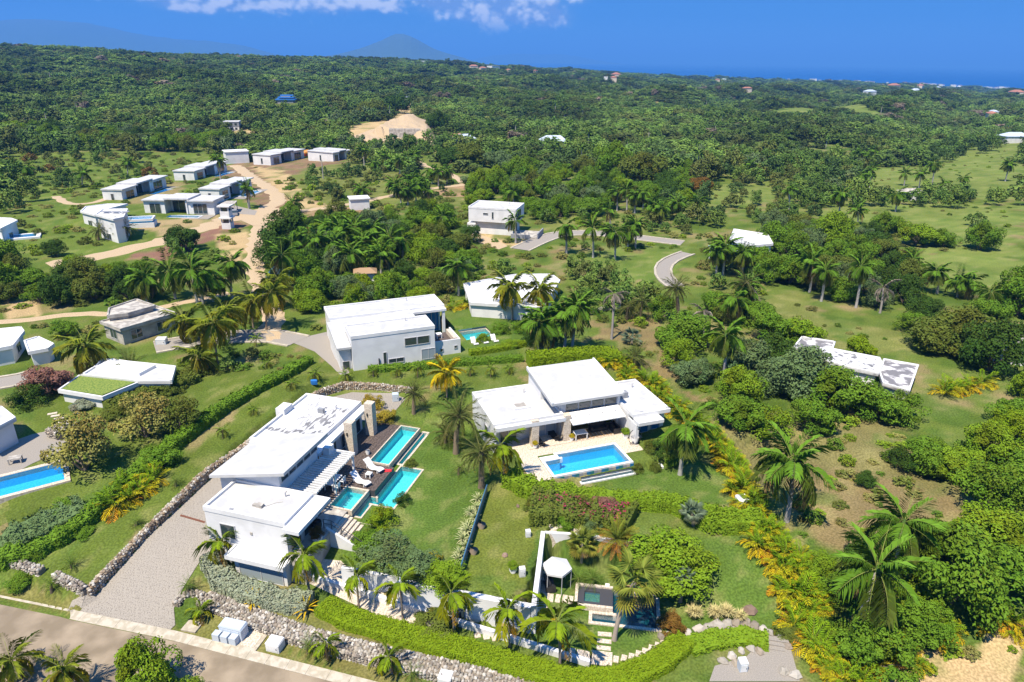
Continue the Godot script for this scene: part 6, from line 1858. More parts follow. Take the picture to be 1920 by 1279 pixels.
	for i in 72:
		var a := deg_to_rad(lerpf(25.0, 34.5, pow(rng.randf(), .9)) if i > 14 else lerpf(19, 26, rng.randf()))
		var r := rng.randf_range(3950, 4600)
		var s := rng.randf_range(9, 24)
		var o := thing("town_building", "small white building of the distant town along the coast", "building", on(Vector2(r * sin(a), -r * cos(a))), rng.randf_range(-.4, .4), "white buildings of the distant coast town")
		var b := Buf.new(); b.box(-s / 2, s / 2, -4, s * .25 + 10, -s * .35, s * .35)
		part("wall", b, M.white, o)
		var rb := Buf.new(); rb.box(-s / 2 - .5, s / 2 + .5, s * .25 + 10, s * .25 + 11, -s * .35 - .5, s * .35 + .5)
		part("roof", rb, M.red_roof if i % 4 == 0 else M.white, o)
		keepouts.append([Vector2(o.position.x, o.position.z), s * 1.2])
	# blue-grey wall in the grove and brown roof by it
	var bw := thing("boundary_wall", "blue-grey wall in deep shade behind the green grove", "wall", Vector3(-41.79, 0.41, -127.47), .1)
	var bwb := Buf.new(); bwb.box(-4, 4, -1, 2.4, -.12, .12); bwb.box(-4.2, -3.95, -1, 2.4, .12, 6)
	part("wall", bwb, M.blue_fence, bw)
	far_house(Vector3(-27.87, 0.42, -124.91), 3.4, 2.6, 2.4, .2, M.wood, true, "little brown-roofed hut inside the central grove")

func box_thing(called: String, label: String, category: String, at: Vector3, turn: float, size: Vector3, m: Material, lid: Material = null) -> Node3D:
	var o := thing(called, label, category, at, turn)
	var b := Buf.new(); b.box(-size.x / 2, size.x / 2, -.1, size.y * .85, -size.z / 2, size.z / 2)
	part("body", b, m, o)
	var l := Buf.new(); l.hexa([Vector3(-size.x * .53, size.y * .85, -size.z * .53), Vector3(size.x * .53, size.y * .85, -size.z * .53), Vector3(size.x * .53, size.y * .85, size.z * .53), Vector3(-size.x * .53, size.y * .85, size.z * .53), Vector3(-size.x * .48, size.y, -size.z * .48), Vector3(size.x * .48, size.y, -size.z * .48), Vector3(size.x * .48, size.y * .95, size.z * .48), Vector3(-size.x * .48, size.y * .95, size.z * .48)])
	part("lid", l, lid if lid else m, o)
	var dr := Buf.new(); dr.box(-size.x * .4, size.x * .4, size.y * .1, size.y * .75, size.z * .5, size.z * .5 + .02)
	var dp := part("door", dr, lid if lid else m, o)
	var hd := Buf.new(); hd.box(size.x * .28, size.x * .34, size.y * .38, size.y * .5, size.z * .5 + .02, size.z * .5 + .05)
	part("handle", hd, M.dark, dp)
	return o
func slabs(called: String, label: String, at: Array, w: float, d: float, turn: float, m: Material) -> void:
	var o := thing(called, label, "stepping stones")
	for p in at:
		var b := Buf.new(); b.box(-w / 2, w / 2, -.3, .06, -d / 2, d / 2)
		var s := part("slab", b, m, o)
		s.position = p
		s.rotation.y = turn + rng.randf_range(-.06, .06)
func wall_line(called: String, label: String, pts: PackedVector2Array, thick: float, y0: float, y1: float, m: Material, category := "wall") -> Node3D:
	var o := thing(called, label, category)
	for i in pts.size() - 1:
		var p := pts[i]; var q := pts[i + 1]
		var d := (q - p).normalized().orthogonal() * thick * .5
		var b := Buf.new()
		b.hexa([Vector3(p.x - d.x, y0, p.y - d.y), Vector3(q.x - d.x, y0, q.y - d.y), Vector3(q.x + d.x, y0, q.y + d.y), Vector3(p.x + d.x, y0, p.y + d.y), Vector3(p.x - d.x, y1, p.y - d.y), Vector3(q.x - d.x, y1, q.y - d.y), Vector3(q.x + d.x, y1, q.y + d.y), Vector3(p.x + d.x, y1, p.y + d.y)])
		part("wall", b, m, o)
	return o
func garden_works() -> void:
	rng.seed = 31
	var warm := [Color(.3, .23, .15), Color(.2, .14, .085), Color(.38, .32, .24), Color(.15, .11, .075), Color(.32, .24, .16)]
	var pale := [Color(.36, .33, .28), Color(.28, .25, .2), Color(.45, .42, .37), Color(.2, .17, .14), Color(.33, .28, .22)]
	# long retaining wall on the driveway's left
	var line := PackedVector2Array()
	for v in [-6.9, -3, 1, 5, 9, 13, 17, 21, 25, 28]: line.push_back(wu(-7.15 + .08 * v * (1 if v > 10 else 0) * .9, v))
	line.push_back(wu(-3.5, 30.5)); line.push_back(wu(0, 31.3)); line.push_back(wu(6, 31.8))
	stone_bank("retaining_wall", "long brown rubble stone wall beside the cobbled driveway", line, .42, func(p: Vector2) -> float:
		var q := uv1(p.x, p.y)
		return (pw(q.y, LAWN) + .25) if q.y < 27 else 1.0, .25, warm + pale.slice(0, 3))
	stone_bank("stone_wall", "short pale stone wall between the two cycads and the driveway", PackedVector2Array([wu(-7.2, -6.9), wu(-9.5, -6.6), wu(-11.0, -6.4)]), .5, func(p: Vector2) -> float: return ht(p.x, p.y) + .55, .3, pale)
	stone_bank("stone_wall", "low pale stone wall below the left hedge at the road", PackedVector2Array([wu(-12.5, -6.3), wu(-16, -6.2), wu(-20, -6.0)]), .5, func(p: Vector2) -> float: return ht(p.x, p.y) + .55, .3, pale)
	# rubble bank along the road in front of the hedge
	stone_bank("rubble_bank", "long bank of pale rubble stones between hedge and road", PackedVector2Array([wu(2.2, -4.1), wu(5, -4.5), wu(8.5, -4.9), wu(13, -5.3), wu(18, -5.3), wu(23, -5.2), wu(28, -5.0), wu(33, -4.6)]), 1.5, func(p: Vector2) -> float: return -2.35, .27, pale)
	stone_bank("stone_wall", "curved pale stone wall at the driveway's right corner", PackedVector2Array([wu(.6, -5.6), wu(.5, -4.6), wu(1.2, -4.0), wu(2.2, -4.0)]), .5, func(p: Vector2) -> float: return -2.2, .28, pale)
	# boulders above the gravel path, each by itself
	var bo := thing("boulder_row", "row of big pale boulders along the gravel path", "boulders")
	for q in [[Vector3(13.51, -2.5, -42.08), .6], [Vector3(14.42, -2.5, -42.32), .55], [Vector3(15.36, -2.5, -42.67), .6], [Vector3(16.17, -2.5, -42.79), .7], [Vector3(17.04, -2.5, -43.14), .75], [Vector3(17.89, -2.47, -43.36), .65], [Vector3(18.67, -2.45, -43.36), .9], [Vector3(19.41, -2.44, -43.24), .8], [Vector3(20, -2.45, -43.03), .7], [Vector3(20.54, -2.46, -42.71), .6], [Vector3(21.04, -2.48, -42.4), .55], [Vector3(21.51, -2.5, -41.77), .5], [Vector3(12.85, -2.5, -41.96), .5], [Vector3(12.19, -2.5, -41.84), .55], [Vector3(18.17, -2.5, -40.55), .5], [Vector3(18.99, -2.5, -40.77), .6], [Vector3(19.55, -2.5, -40.47), .6], [Vector3(17.26, -2.5, -40.02), .6], [Vector3(16.46, -2.5, -39.5), .5], [Vector3(17.38, -2.5, -39.31), .5], [Vector3(21.98, -2.5, -40.97), .5], [Vector3(20.78, -2.5, -38.57), .6], [Vector3(21.56, -2.5, -38.29), .6]]:
		var b := Buf.new()
		stone(b, Vector3.ZERO, q[1] * .75, [Color(.34, .31, .26), Color(.26, .22, .17), Color(.4, .37, .32)])
		var s := part("boulder", b, M.stone, bo)
		s.position = q[0] + Vector3(0, .12, 0)
	var bs := thing("garden_steps", "worn grey steps between the boulders and the landing", "steps")
	for i in 5:
		var b := Buf.new(); b.box(-.95, .95, -.4, .12, -.2, .22)
		var s := part("step", b, M.paved, bs)
		s.position = Vector3(21.2, -2.3, -41.57).lerp(Vector3(20.17, -2.7, -40.25), i / 4.0)
		s.rotation.y = -.2
	# lower garden room, white walls
	var lh := thing("garden_house", "half-sunken white garden house with a sloping lawn above", "house", Vector3(-9.2, 0, -45.1), deg_to_rad(-14))
	block("wall", lh, M.white, 0, 11.3, -.3, .25, -3, .12)
	block("wall", lh, M.white, -5.5, -.02, .6, .9, -3, -.35)
	window(lh, 5.2, -.33, -2.45, 1.5, 2.2, 0, 2, null, "glass_door")
	wall_line("boundary_wall", "long low white wall just behind the clipped lime hedge", PackedVector2Array([Vector2(-20.0, -49.0), Vector2(-17.2, -47.9), Vector2(-8.5, -44.6), Vector2(-.6, -41.6), Vector2(6.2, -39.0)]), .35, -3.2, -1.95, M.white)
	wall_line("garden_wall", "tall white wall running back from the garden house's right end", PackedVector2Array([Vector2(1.95, -42.1), Vector2(3.05, -51.5)]), .4, -3, .25, M.white)
	wall_line("garden_wall", "white wall below the bougainvillea at the pool garden's back", PackedVector2Array([Vector2(3.2, -51.6), Vector2(7.0, -51.3), Vector2(11.0, -50.2)]), .3, -3, .1, M.white)
	wall_line("screen_wall", "short grey screen wall across the lower yard", PackedVector2Array([Vector2(-8.9, -44.6), Vector2(-9.6, -46.6)]), .15, -3, -.4, M.grey_wall)
	var bf := wall_line("fence", "blue panel fence between two lawns", PackedVector2Array([Vector2(-2.3, -57.7), Vector2(-2.64, -55.4), Vector2(-2.98, -53.1), Vector2(-3.32, -50.8), Vector2(-3.66, -48.5), Vector2(-4.0, -46.0)]), .1, -.3, 1.05, M.blue_fence, "fence")
	landmarks["the blue fence"] = Vector3(-3.2, 0, -51.5)
	# wooden stair in the lower yard
	var ws := thing("stair", "narrow timber stair between the white wall and the garden house", "stairs", Vector3(-0.22, -2.5, -41.87), deg_to_rad(8))
	for i in 9:
		var b := Buf.new(); b.box(-.5, .5, -.06 + i * .26, .02 + i * .26, -.14 - i * .32, .16 - i * .32)
		part("tread", b, M.wood, ws)
	for s in [-1, 1]:
		var b := Buf.new(); b.hexa([Vector3(s * .53 - .03, -.1, -3.1), Vector3(s * .53 + .03, -.1, -3.1), Vector3(s * .53 + .03, -.1, .2), Vector3(s * .53 - .03, -.1, .2), Vector3(s * .53 - .03, 3.2, -3.1), Vector3(s * .53 + .03, 3.2, -3.1), Vector3(s * .53 + .03, .6, .2), Vector3(s * .53 - .03, .6, .2)].slice(0, 4) + [Vector3(s * .53 - .03, 2.2, -3.1), Vector3(s * .53 + .03, 2.2, -3.1), Vector3(s * .53 + .03, .1, .2), Vector3(s * .53 - .03, .1, .2)])
		part("string", b, M.dark, ws)
	slabs("paving", "grey paving strips in the lower yard below the white wall", [Vector3(-6.75, -2.5, -42.71), Vector3(-6.34, -2.5, -42.55), Vector3(-5.93, -2.5, -42.39), Vector3(-5.53, -2.5, -42.23)], .35, 1.6, .4, M.paved)
	slabs("stepping_stones", "three pale stones in the little lawn before the garden house", [Vector3(-2.47, -2.5, -41.83), Vector3(-1.75, -2.5, -41.68), Vector3(-1.06, -2.5, -41.53)], .5, .5, .2, M.traver)
	var yard := sheet("lower_yard", PackedVector2Array([Vector2(-18.52, -48.04), Vector2(-11.19, -44.06), Vector2(-6.48, -41.59), Vector2(-4.35, -41.35), Vector2(-6.79, -44.14), Vector2(-11.65, -46.52), Vector2(-15.18, -49.83), Vector2(-17.19, -50.15)]), M.traver, .03, "pale stone yard below the pergola villa's front wing")
	# the dark garden pool
	var T := deg_to_rad(-8)
	var pc := Vector3(6.6, 0, -43.3)
	pool("dark garden pool with pale coping beside the leaning palm", pc, T, [[.2, .15], [5.5, .15], [5.5, 3.9], [1.9, 3.9], [1.9, 1.0], [.2, 1.0]], -2.45, 1.2, M.pool_dark, M.traver, .28)
	landmarks["the dark garden pool"] = pc + Vector3(3, -2.4, -2)
	var spa := thing("hot_tub", "raised dark square hot tub beside the dark garden pool", "hot tub", pc, T)
	var sb := Buf.new()
	for q in [[-1.35, 1.85, 1.35, 1.6], [-1.35, 1.85, 3.75, 4.0], [-1.35, -1.1, 1.6, 3.75]]: ub(sb, q[0], q[1], q[2], q[3], -2.9, -2.0)
	part("rim", sb, M.traver, spa)
	var fl := Buf.new(); ub(fl, -1.1, -.55, 1.6, 3.75, -2.9, -2.15); ub(fl, .75, 1.85, 1.6, 3.75, -2.9, -2.15); ub(fl, -.55, .75, 1.6, 2.05, -2.9, -2.15); ub(fl, -.55, .75, 3.3, 3.75, -2.9, -2.15)
	part("ledge", fl, M.dark, spa)
	var fb := Buf.new(); ub(fb, -.55, .75, 2.05, 3.3, -2.95, -2.7)
	part("basin", fb, M.turq_dark, spa)
	var fw := Buf.new(); ub(fw, -.55, .75, 2.05, 3.3, -2.35, -2.33)
	part("water", fw, M.water, spa)
	var gz := thing("gazebo", "white hexagonal canvas gazebo on the pool garden's terrace", "gazebo", Vector3(4.13, -2.5, -47.59), .3)
	landmarks["the white gazebo"] = gz.position
	for i in 6:
		var a0 := i * TAU / 6; var a1 := (i + 1) * TAU / 6
		var b := Buf.new()
		var p := Vector3(sin(a0) * 1.3, 2.1, cos(a0) * 1.3); var q := Vector3(sin(a1) * 1.3, 2.1, cos(a1) * 1.3)
		b.tri(Vector3(0, 2.75, 0), q, p); b.tri(Vector3(0, 2.72, 0), p, q)
		b.quad(p, q, q - Vector3(0, .22, 0), p - Vector3(0, .22, 0))
		part("canopy", b, M.cloth, gz)
		var po := Buf.new(); po.tube(PackedVector3Array([Vector3(p.x, -.1, p.z) * .96, Vector3(p.x * .96, 2.1, p.z * .96)]), PackedFloat32Array([.035, .035]), 6)
		part("post", po, M.frame, gz)
	sofa(Vector3(3.52, -2.5, -47.45), 1.7, 1.5, "dark sofa half hidden under the white gazebo")
	var chair := thing("chair", "white garden chair on the paving beside the gazebo", "chair", Vector3(3.03, -2.5, -48.1), 1.2)
	var cb := Buf.new(); cb.box(-.3, .3, .35, .45, -.3, .3)
	part("seat", cb, M.white, chair)
	var ck := Buf.new(); ck.box(-.3, .3, .45, .95, -.3, -.22)
	part("backrest", ck, M.white, chair)
	for s in [[-1, -1], [1, -1], [1, 1], [-1, 1]]:
		var g := Buf.new(); g.box(s[0] * .25 - .03, s[0] * .25 + .03, 0, .35, s[1] * .25 - .03, s[1] * .25 + .03)
		part("leg", g, M.white, chair)
	var tp := thing("paving", "pale strip of paving slabs along the tall white wall", "paving")
	for i in 12:
		var b := Buf.new(); b.box(-.62, .62, -.3, .05 + .01 * (i % 2), -.4, .4)
		var s := part("slab", b, M.traver, tp)
		s.position = Vector3(2.59, -2.5, -44.73).lerp(Vector3(3.21, -2.5, -49.13), i / 11.0)
		s.rotation.y = deg_to_rad(-8)
	sheet("gravel_corner", PackedVector2Array([Vector2(3.56, -53.92), Vector2(7.44, -54.4), Vector2(6.68, -51.67), Vector2(3.69, -51.25)]), M.traver, .03, "pale stone bed in the pool garden's back corner")
	slabs("stepping_stones", "four pale slabs leading from the paving to the hot tub", [Vector3(3.59, -2.5, -46.04), Vector3(4.18, -2.5, -45.99), Vector3(4.77, -2.5, -45.93), Vector3(5.26, -2.5, -45.82)], .42, .95, T, M.traver)
	slabs("stepping_stones", "three pale slabs across the grass below the dark pool", [Vector3(7.71, -2.5, -42.1), Vector3(7.59, -2.5, -41.39), Vector3(7.46, -2.5, -40.7)], 1.1, .42, T, M.traver)
	slabs("stepping_stones", "curving row of small slabs along the lime hedge", [Vector3(8.27, -2.5, -39.63), Vector3(8.9, -2.5, -39.74), Vector3(9.5, -2.5, -39.9), Vector3(10.08, -2.5, -40.17), Vector3(10.62, -2.5, -40.43), Vector3(11.18, -2.5, -40.76), Vector3(11.73, -2.5, -41.03), Vector3(12.21, -2.5, -41.3)], .42, .62, -.3, M.traver)
	slabs("stone_slab", "square pale stone slab where the garden paths meet", [Vector3(7.14, -2.5, -39.71)], 1.7, 1.35, T, M.traver)
	slabs("stepping_stones", "pale slabs beside the big palm in the lower garden", [Vector3(4.92, -2.5, -40.14), Vector3(5.57, -2.5, -39.99), Vector3(6.13, -2.5, -39.85)], .6, 1.0, T, M.traver)
	pot(Vector3(2.75, -2.5, -45.46), M.concrete, .3, .45, "grey pot with green plant on the strip of paving", "bright")
	pot(Vector3(4.24, -2.5, -52.41), M.concrete, .25, .3, "small pot with green plant in the stone bed", "bright")
	slabs("garden_column", "short white pillar between the twin fan palms and dark pool", [Vector3(8.6, -2.4, -47.56), Vector3(8.55, -2.2, -47.33), Vector3(8.51, -2, -47.11)], .35, .35, T, M.white)
	# odds and ends
	box_thing("pump_cover", "white pump housing beside the areca row at the lawn's corner", "box", Vector3(22.51, 0, -55.97), .2, Vector3(1.0, 1.1, 1.0), M.white)
	box_thing("pump_cover", "rounded white tank beside the pump housing", "box", Vector3(23.08, 0, -55.81), .5, Vector3(.7, .7, .7), M.white)
	box_thing("meter_box", "white meter box standing by the road kerb", "box", Vector3(-18.27, -3, -40.83), -.25, Vector3(1.15, .85, .9), M.white)
	box_thing("meter_box", "white box at the bottom edge by the rubble bank", "box", Vector3(-4.62, -3, -37.83), -.25, Vector3(1.0, .8, .8), M.white)
	box_thing("waste_bin", "light grey waste bin on the stone landing", "bin", Vector3(17.68, -2.5, -38.82), .1, Vector3(.6, 1.0, .6), M.tin, M.white)
	box_thing("waste_bin", "white bin beside the paved lane behind the grass-roofed villa", "bin", Vector3(-52.08, 0.24, -94.4), .1, Vector3(1.4, 1.0, 1.0), M.tin, M.white)
	box_thing("floodlight_box", "white cabinet on a stand at the lawn side of the tall wall", "box", Vector3(1.09, 0, -45.88), .2, Vector3(.5, .9, .35), M.white)
	box_thing("floodlight_box", "white cabinet near the bougainvillea's left end", "box", Vector3(1.67, 0, -51.04), .2, Vector3(.45, .7, .35), M.white)
	box_thing("garden_cabinet", "blue-grey cabinet on the courtyard's right lawn edge", "box", Vector3(-14.57, 0, -77.36), .2, Vector3(.8, 1.1, .6), M.tin)
	box_thing("sign_box", "small blue box on the lawn by a young palm", "box", Vector3(-25.67, 0.73, -80.63), .2, Vector3(.8, .5, .4), M.blue_roof)
	for q in [[Vector3(-2.59, 0, -52.19), "round brown stone disc beside the blue fence, the farther one"], [Vector3(-3.13, 0, -48.62), "round brown stone disc beside the blue fence, the nearer one"]]:
		var o := thing("stone_disc", q[1], "stone disc", q[0])
		var b := Buf.new(); b.tube(PackedVector3Array([Vector3(0, -.1, 0), Vector3(0, .4, 0), Vector3(0, .45, 0), Vector3(0, .451, 0)]), PackedFloat32Array([.2, .42, .38, .01]), 14, Color(.28, .22, .16))
		part("disc", b, M.stone, o)
	for q in [[Vector3(-0.38, 0, -48.4), .3, "dark stone lying on the lawn right of the blue fence"], [Vector3(0.76, 0, -55.53), .25, "small stone near the bougainvillea on the lawn"], [Vector3(20.11, -2.21, -44.59), .55, "reddish rock on the lower right lawn"]]:
		var o := thing("rock", q[2], "rock", q[0])
		var b := Buf.new(); stone(b, Vector3(0, .05, 0), q[1], [Color(.22, .15, .11)])
		part("rock", b, M.stone, o)
	pot(Vector3(0.33, 0, -46.32), M.white, .35, .5, "round white pot on the lawn left of the tall wall", "bright")
	# stone-built transformer boxes by the road
	var tr := box_thing("utility_cabinet", "light blue-grey stepped utility cabinet by the road", "cabinet", Vector3(-21.95, -3, -42.02), -.25, Vector3(2.0, 1.3, .9), M.tin)
	for i in 3:
		var b := Buf.new(); b.box(-1.3 + i * .75, -.7 + i * .75, -.1, .75, .46, 1.0)
		part("box", b, M.tin, tr)
	var pd := Buf.new(); pd.box(-.9, .9, -.2, .08, -1.3, 1.3)
	var pad := thing("concrete_pad", "flat concrete pad with a framed cover beside the cabinet", "slab", Vector3(-20.34, -3, -41.71), -.25)
	part("pad", pd, M.kerb, pad)
	var pi := Buf.new(); pi.box(-.55, .55, .08, .1, -.9, .9)
	part("cover", pi, M.traver, pad)
	slabs("concrete_pad", "small square concrete slab beside the driveway's right corner", [Vector3(-25.73, -2.95, -42.86)], 1.3, 1.1, -.2, M.kerb)
	slabs("concrete_pad", "small blue-grey slab at the driveway's left corner", [Vector3(-36.59, -2.9, -45.42)], .9, .9, -.2, M.tin)
	var dr := thing("drain_channel", "rusty drain grating across the cobbled driveway", "drain")
	var da := Vector3(-31.73, -0.95, -54.82); var db := Vector3(-28.94, -0.95, -53.8)
	for i in 14:
		var p := da.lerp(db, i / 14.0); var q := da.lerp(db, (i + .85) / 14.0)
		p = Vector3(p.x, ht(p.x, p.z) + .06, p.z); q = Vector3(q.x, ht(q.x, q.z) + .06, q.z)
		var b := Buf.new(); b.hexa([p + Vector3(0, -.1, -.12), q + Vector3(0, -.1, -.12), q + Vector3(0, -.1, .12), p + Vector3(0, -.1, .12), p + Vector3(0, .02, -.12), q + Vector3(0, .02, -.12), q + Vector3(0, .02, .12), p + Vector3(0, .02, .12)])
		part("grating", b, mat(.16, .06, .03, .8), dr)
	wall_line("garden_wall", "pale rubble terrace wall right of the tall palm group", PackedVector2Array([Vector2(13.67, -109.83), Vector2(18.3, -111.92)]), .5, -.5, 1.2, M.concrete)
	# left garden: steps and stone box
	stone_bank("stone_planter", "square rubble stone planter below the left garden steps", PackedVector2Array([Vector2(-52.07, -68.05), Vector2(-50.38, -67.26), Vector2(-50.21, -69.19)]), 1.2, func(p: Vector2) -> float: return ht(p.x, p.y) + 1.0, .3, pale)
	slabs("stepping_stones", "pale stepping stones crossing the lawn below the garden room", [Vector3(-55.12, 0, -72.93), Vector3(-54.41, 0, -72.42), Vector3(-53.64, 0, -71.78), Vector3(-52.59, 0, -70.9), Vector3(-51.84, 0, -70.28)], 1.0, .45, .5, M.traver)

func garden_plants() -> void:
	# hedges
	hedge("clipped_hedge", PackedVector2Array([Vector2(-15.5, -44.6), Vector2(-13.0, -43.2), Vector2(-8.5, -41.7), Vector2(-3.5, -40.2), Vector2(1.0, -38.6), Vector2(5.0, -37.3), Vector2(8.5, -37.6), Vector2(11.5, -39.2), Vector2(14.0, -41.4)]), 1.95, .72, "lime", .085, 190, .14, "long clipped lime-green hedge curving round the lower garden")
	hedge("silver_hedge", PackedVector2Array([wu(.6, -.9), wu(2.6, -2.2), wu(5.5, -2.9), wu(8.5, -3.0), wu(11.5, -2.6)]), 1.9, 1.15, "silver", .13, 110, .25, "silvery grey-green hedge before the pergola villa's front wing")
	hedge("hedge", PackedVector2Array([Vector2(-0.1, -59.59), Vector2(2.82, -56.88), Vector2(7.6, -57.43), Vector2(11.78, -57.07)]), 2.2, 1.5, "bright", .13, 100, .35, "bright green hedge from the date palms to the bougainvillea")
	hedge("hedge", PackedVector2Array([Vector2(11.78, -57.07), Vector2(15.73, -55.83), Vector2(19.12, -53), Vector2(23.38, -53.09)]), 2.3, 1.4, "bright", .13, 100, .35, "rounded green hedge between bougainvillea and the areca row")
	hedge("bougainvillea_hedge", PackedVector2Array([Vector2(1.98, -54.7), Vector2(5.28, -54.35), Vector2(8.79, -54.01), Vector2(11.38, -52.85)]), 4.0, 1.5, "olive", .14, 55, .7, "wide bougainvillea hedge with crimson flowers above the pool garden")
	var fl := stuff_leaves(PackedVector2Array([Vector2(2.24, -54.88), Vector2(5.78, -54.36), Vector2(8.81, -54.18), Vector2(11.19, -53.25)]), 3.8, 1.6, 300, [Color(.25, .025, .06), Color(.16, .05, .05), Color(.3, .04, .1), Color(.14, .08, .05)])
	part("flowers", fl, M.leafm, get_node("bougainvillea_hedge")).set_meta("kind", "stuff")
	hedge("hedge", PackedVector2Array([Vector2(-45.15, -48.73), Vector2(-42.71, -49.46), Vector2(-41.15, -50.92), Vector2(-39.88, -53.11), Vector2(-38.85, -57.01), Vector2(-37.38, -61.84), Vector2(-35.76, -67.28), Vector2(-33.92, -73.44)]), 1.6, 1.3, "mid", .15, 60, .3, "long leafy hedge dividing the left lawn from its neighbour")
	hedge("hedge", PackedVector2Array([Vector2(-33.92, -73.44), Vector2(-32.18, -77.68), Vector2(-29.66, -82.6), Vector2(-28.12, -87.23)]), 1.6, 1.1, "mid", .16, 60, .35, "loose hedge running up towards the two-storey villa's drive")
	hedge("bougainvillea_hedge", PackedVector2Array([Vector2(-46.24, -49.65), Vector2(-44.63, -51), Vector2(-42.46, -53.18), Vector2(-40.85, -54.86)]), 3.0, 1.3, "greygreen", .16, 50, .35, "sprawling dark bougainvillea on the left lawn's bank")
	hedge("hedge", PackedVector2Array([Vector2(-19.48, -84.73), Vector2(-14.54, -85.57), Vector2(-7.37, -87.2), Vector2(1.54, -89.12)]), 1.2, .8, "mid", .15, 60, .25, "green hedge at the foot of the two-storey villa's front wall")
	hedge("hedge", PackedVector2Array([Vector2(2.27, -87.31), Vector2(7.55, -88.56), Vector2(13.69, -89.67), Vector2(14.09, -86.94)]), 2.6, 1.9, "lime", .15, 60, .12, "tall bright hedge behind the awning villa")
	hedge("hedge", PackedVector2Array([Vector2(-6.11, -90.78), Vector2(-1.54, -92.69), Vector2(1.99, -94.63)]), 1.0, .8, "lime", .14, 60, .1, "low clipped hedge before the two-storey villa's pool")
	hedge("hedge", PackedVector2Array([Vector2(-49.11, -73.9), Vector2(-45.1, -79.06), Vector2(-41.86, -82.7)]), 2.2, 1.2, "olive", .17, 45, .3, "straggly hedge in front of the grass-roofed villa")
	hedge("ground_cover", PackedVector2Array([Vector2(14.05, -40.76), Vector2(16.36, -41.59), Vector2(18.97, -41.85), Vector2(20.52, -41.39)]), 1.8, .5, "bright", .13, 60, .3, "trailing green ground cover below the gravel path")
	for q in [[[2.51, 0, -55.14, 1.28], "olive"], [[4.29, 0, -54.92, 1.59], "greygreen"], [[6.61, -0.25, -54.97, 1.69], "olive"], [[8.94, -0.59, -54.98, 1.59], "pink"], [[10.51, -0.16, -53.61, 1.26], "olive"], [[5.27, 0, -52.73, 1.09], "mid"], [[7.62, -0.05, -52.45, 1.14], "greygreen"]]: bush(q[0], q[1], .85)
	# big single shrubs
	tree([14.01, -1.84, -47.89, 3.73], "bright", .8)
	bush([16.35, -1.62, -48.01, 1.4], "bright", .9)
	bush([-10.77, -0.8, -48.61, 2.81], "greygreen", .6, "shrub", "big sprawling dark shrub beside the pergola villa's lawn")
	bush([-13, -1.34, -51.4, 1.72], "mid", .7)
	bush([-7.91, -0.23, -46.64, 2.04], "greygreen", .6)
	bush([-10.63, -0.8, -56.93, 0.95], "dark", .9, "shrub", "clipped dark green ball shrub by the lower turquoise pool")
	bush([-10.86, -0.8, -63.8, 0.75], "olive", .7, "shrub", "small brownish ball shrub beside the overflow trough")
	bush([-11.96, -0.8, -53.45, 1.51], "lime", 1.0, "shrub", "lime green fountain-shaped shrub near the stone patio")
	bush([-6.68, -0.07, -47.81, 0.78], "yellow", .8, "shrub", "yellow flowering shrub at the lawn's near end")
	bush([-5.49, 0, -45.13, 1.99], "bright", .5)
	bush([-17.02, 0, -75.43, 1.51], "croton", 1.0, "shrub", "yellow-leaved shrub beside the far travertine pillar")
	bush([-14.86, 0, -72.1, 1.27], "croton", 1.1, "shrub", "yellow croton behind the long turquoise pool")
	bush([22.24, -2.48, -42.03, 1.07], "olive", .5, "shrub", "brownish mound shrub at the lower right lawn's end")
	bush([13.23, -2.5, -42.75, 1.21], "flame", .7, "shrub", "dark red grassy shrub beside the dark garden pool")
	bush([-5.97, -2.5, -42.72, 1.94], "olive", .6)
	bush([2.9, -2.5, -43.44, 0.87], "yellow", .6)
	for q in [[Vector3(15.23, -2.48, -43.91), 34], [Vector3(16.98, -2.45, -43.9), 34], [Vector3(17.88, -2.41, -44), 34], [Vector3(18.87, -2.42, -43.62), 28]]: grass_clump(q[0], q[1] * .03)
	bush([13.69, -1.02, -63.43, 0.75], "olive", 1.0, "shrub", "round grassy shrub left of the broad pool steps")
	bush([15.67, -1.05, -63.83, 0.69], "olive", 1.0, "shrub", "round grassy shrub right of the broad pool steps")
	bush([16.92, 0, -65.64, 1.77], "dark", .8)
	bush([15.66, 0, -66.17, 1.18], "olive", .8)
	bush([17.62, -0.8, -64.97, 0.88], "mid", .9)
	# left garden
	tree([-44.3, -0.01, -61.1, 3.89], "dusty", .95, 4)
	tree([-40.98, 0.32, -67.42, 3.9], "dusty", .75, 4)
	tree([-37.44, 0.72, -68.37, 3.03], "olive", .75, 4)
	tree([-58.84, 0, -78.25, 3.05], "pink", .7)
	bush([-59.24, 0, -75.03, 2.3], "dark", .9)
	for d in [[-38.15, -0.6, -55.15, 0.31, 0.06], [-37.2, -0.47, -55.84, 0.31, 0.06], [-36.6, -0.25, -57.32, 0.31, 0.06], [-35.98, -0.02, -58.85, 0.32, 0.06], [-38.5, -0.32, -57.37, 0.31, 0.06]]: palm(d, "areca", 1.0)
	bush([-36.82, 0.28, -61.84, 2.24], "mid", .8)
	bush([-52.38, 0, -74.51, 1.63], "silver", .7, "shrub", "bluish agave-like clump below the garden room's wall")
	for q in [[[-47.12, 0, -72.6, 1.91]], [[-44.3, 0, -73.35, 1.93]], [[-43.75, 0.01, -79.09, 1.71]], [[-43.05, 0.08, -83.81, 2.16]], [[-41.56, 0.13, -86.33, 1.84]]]: bush(q[0], "olive", .6)
	for q in [[[-42.16, -2.44, -46.91, 1.15]], [[-39.85, -1.11, -52.13, 1.24]], [[-41.52, -1.29, -51.56, 1.47]], [[-42.9, -1.66, -49.77, 1.44]], [[-42.39, -0.76, -54.85, 1.54]]]: bush(q[0], "mid", .6)
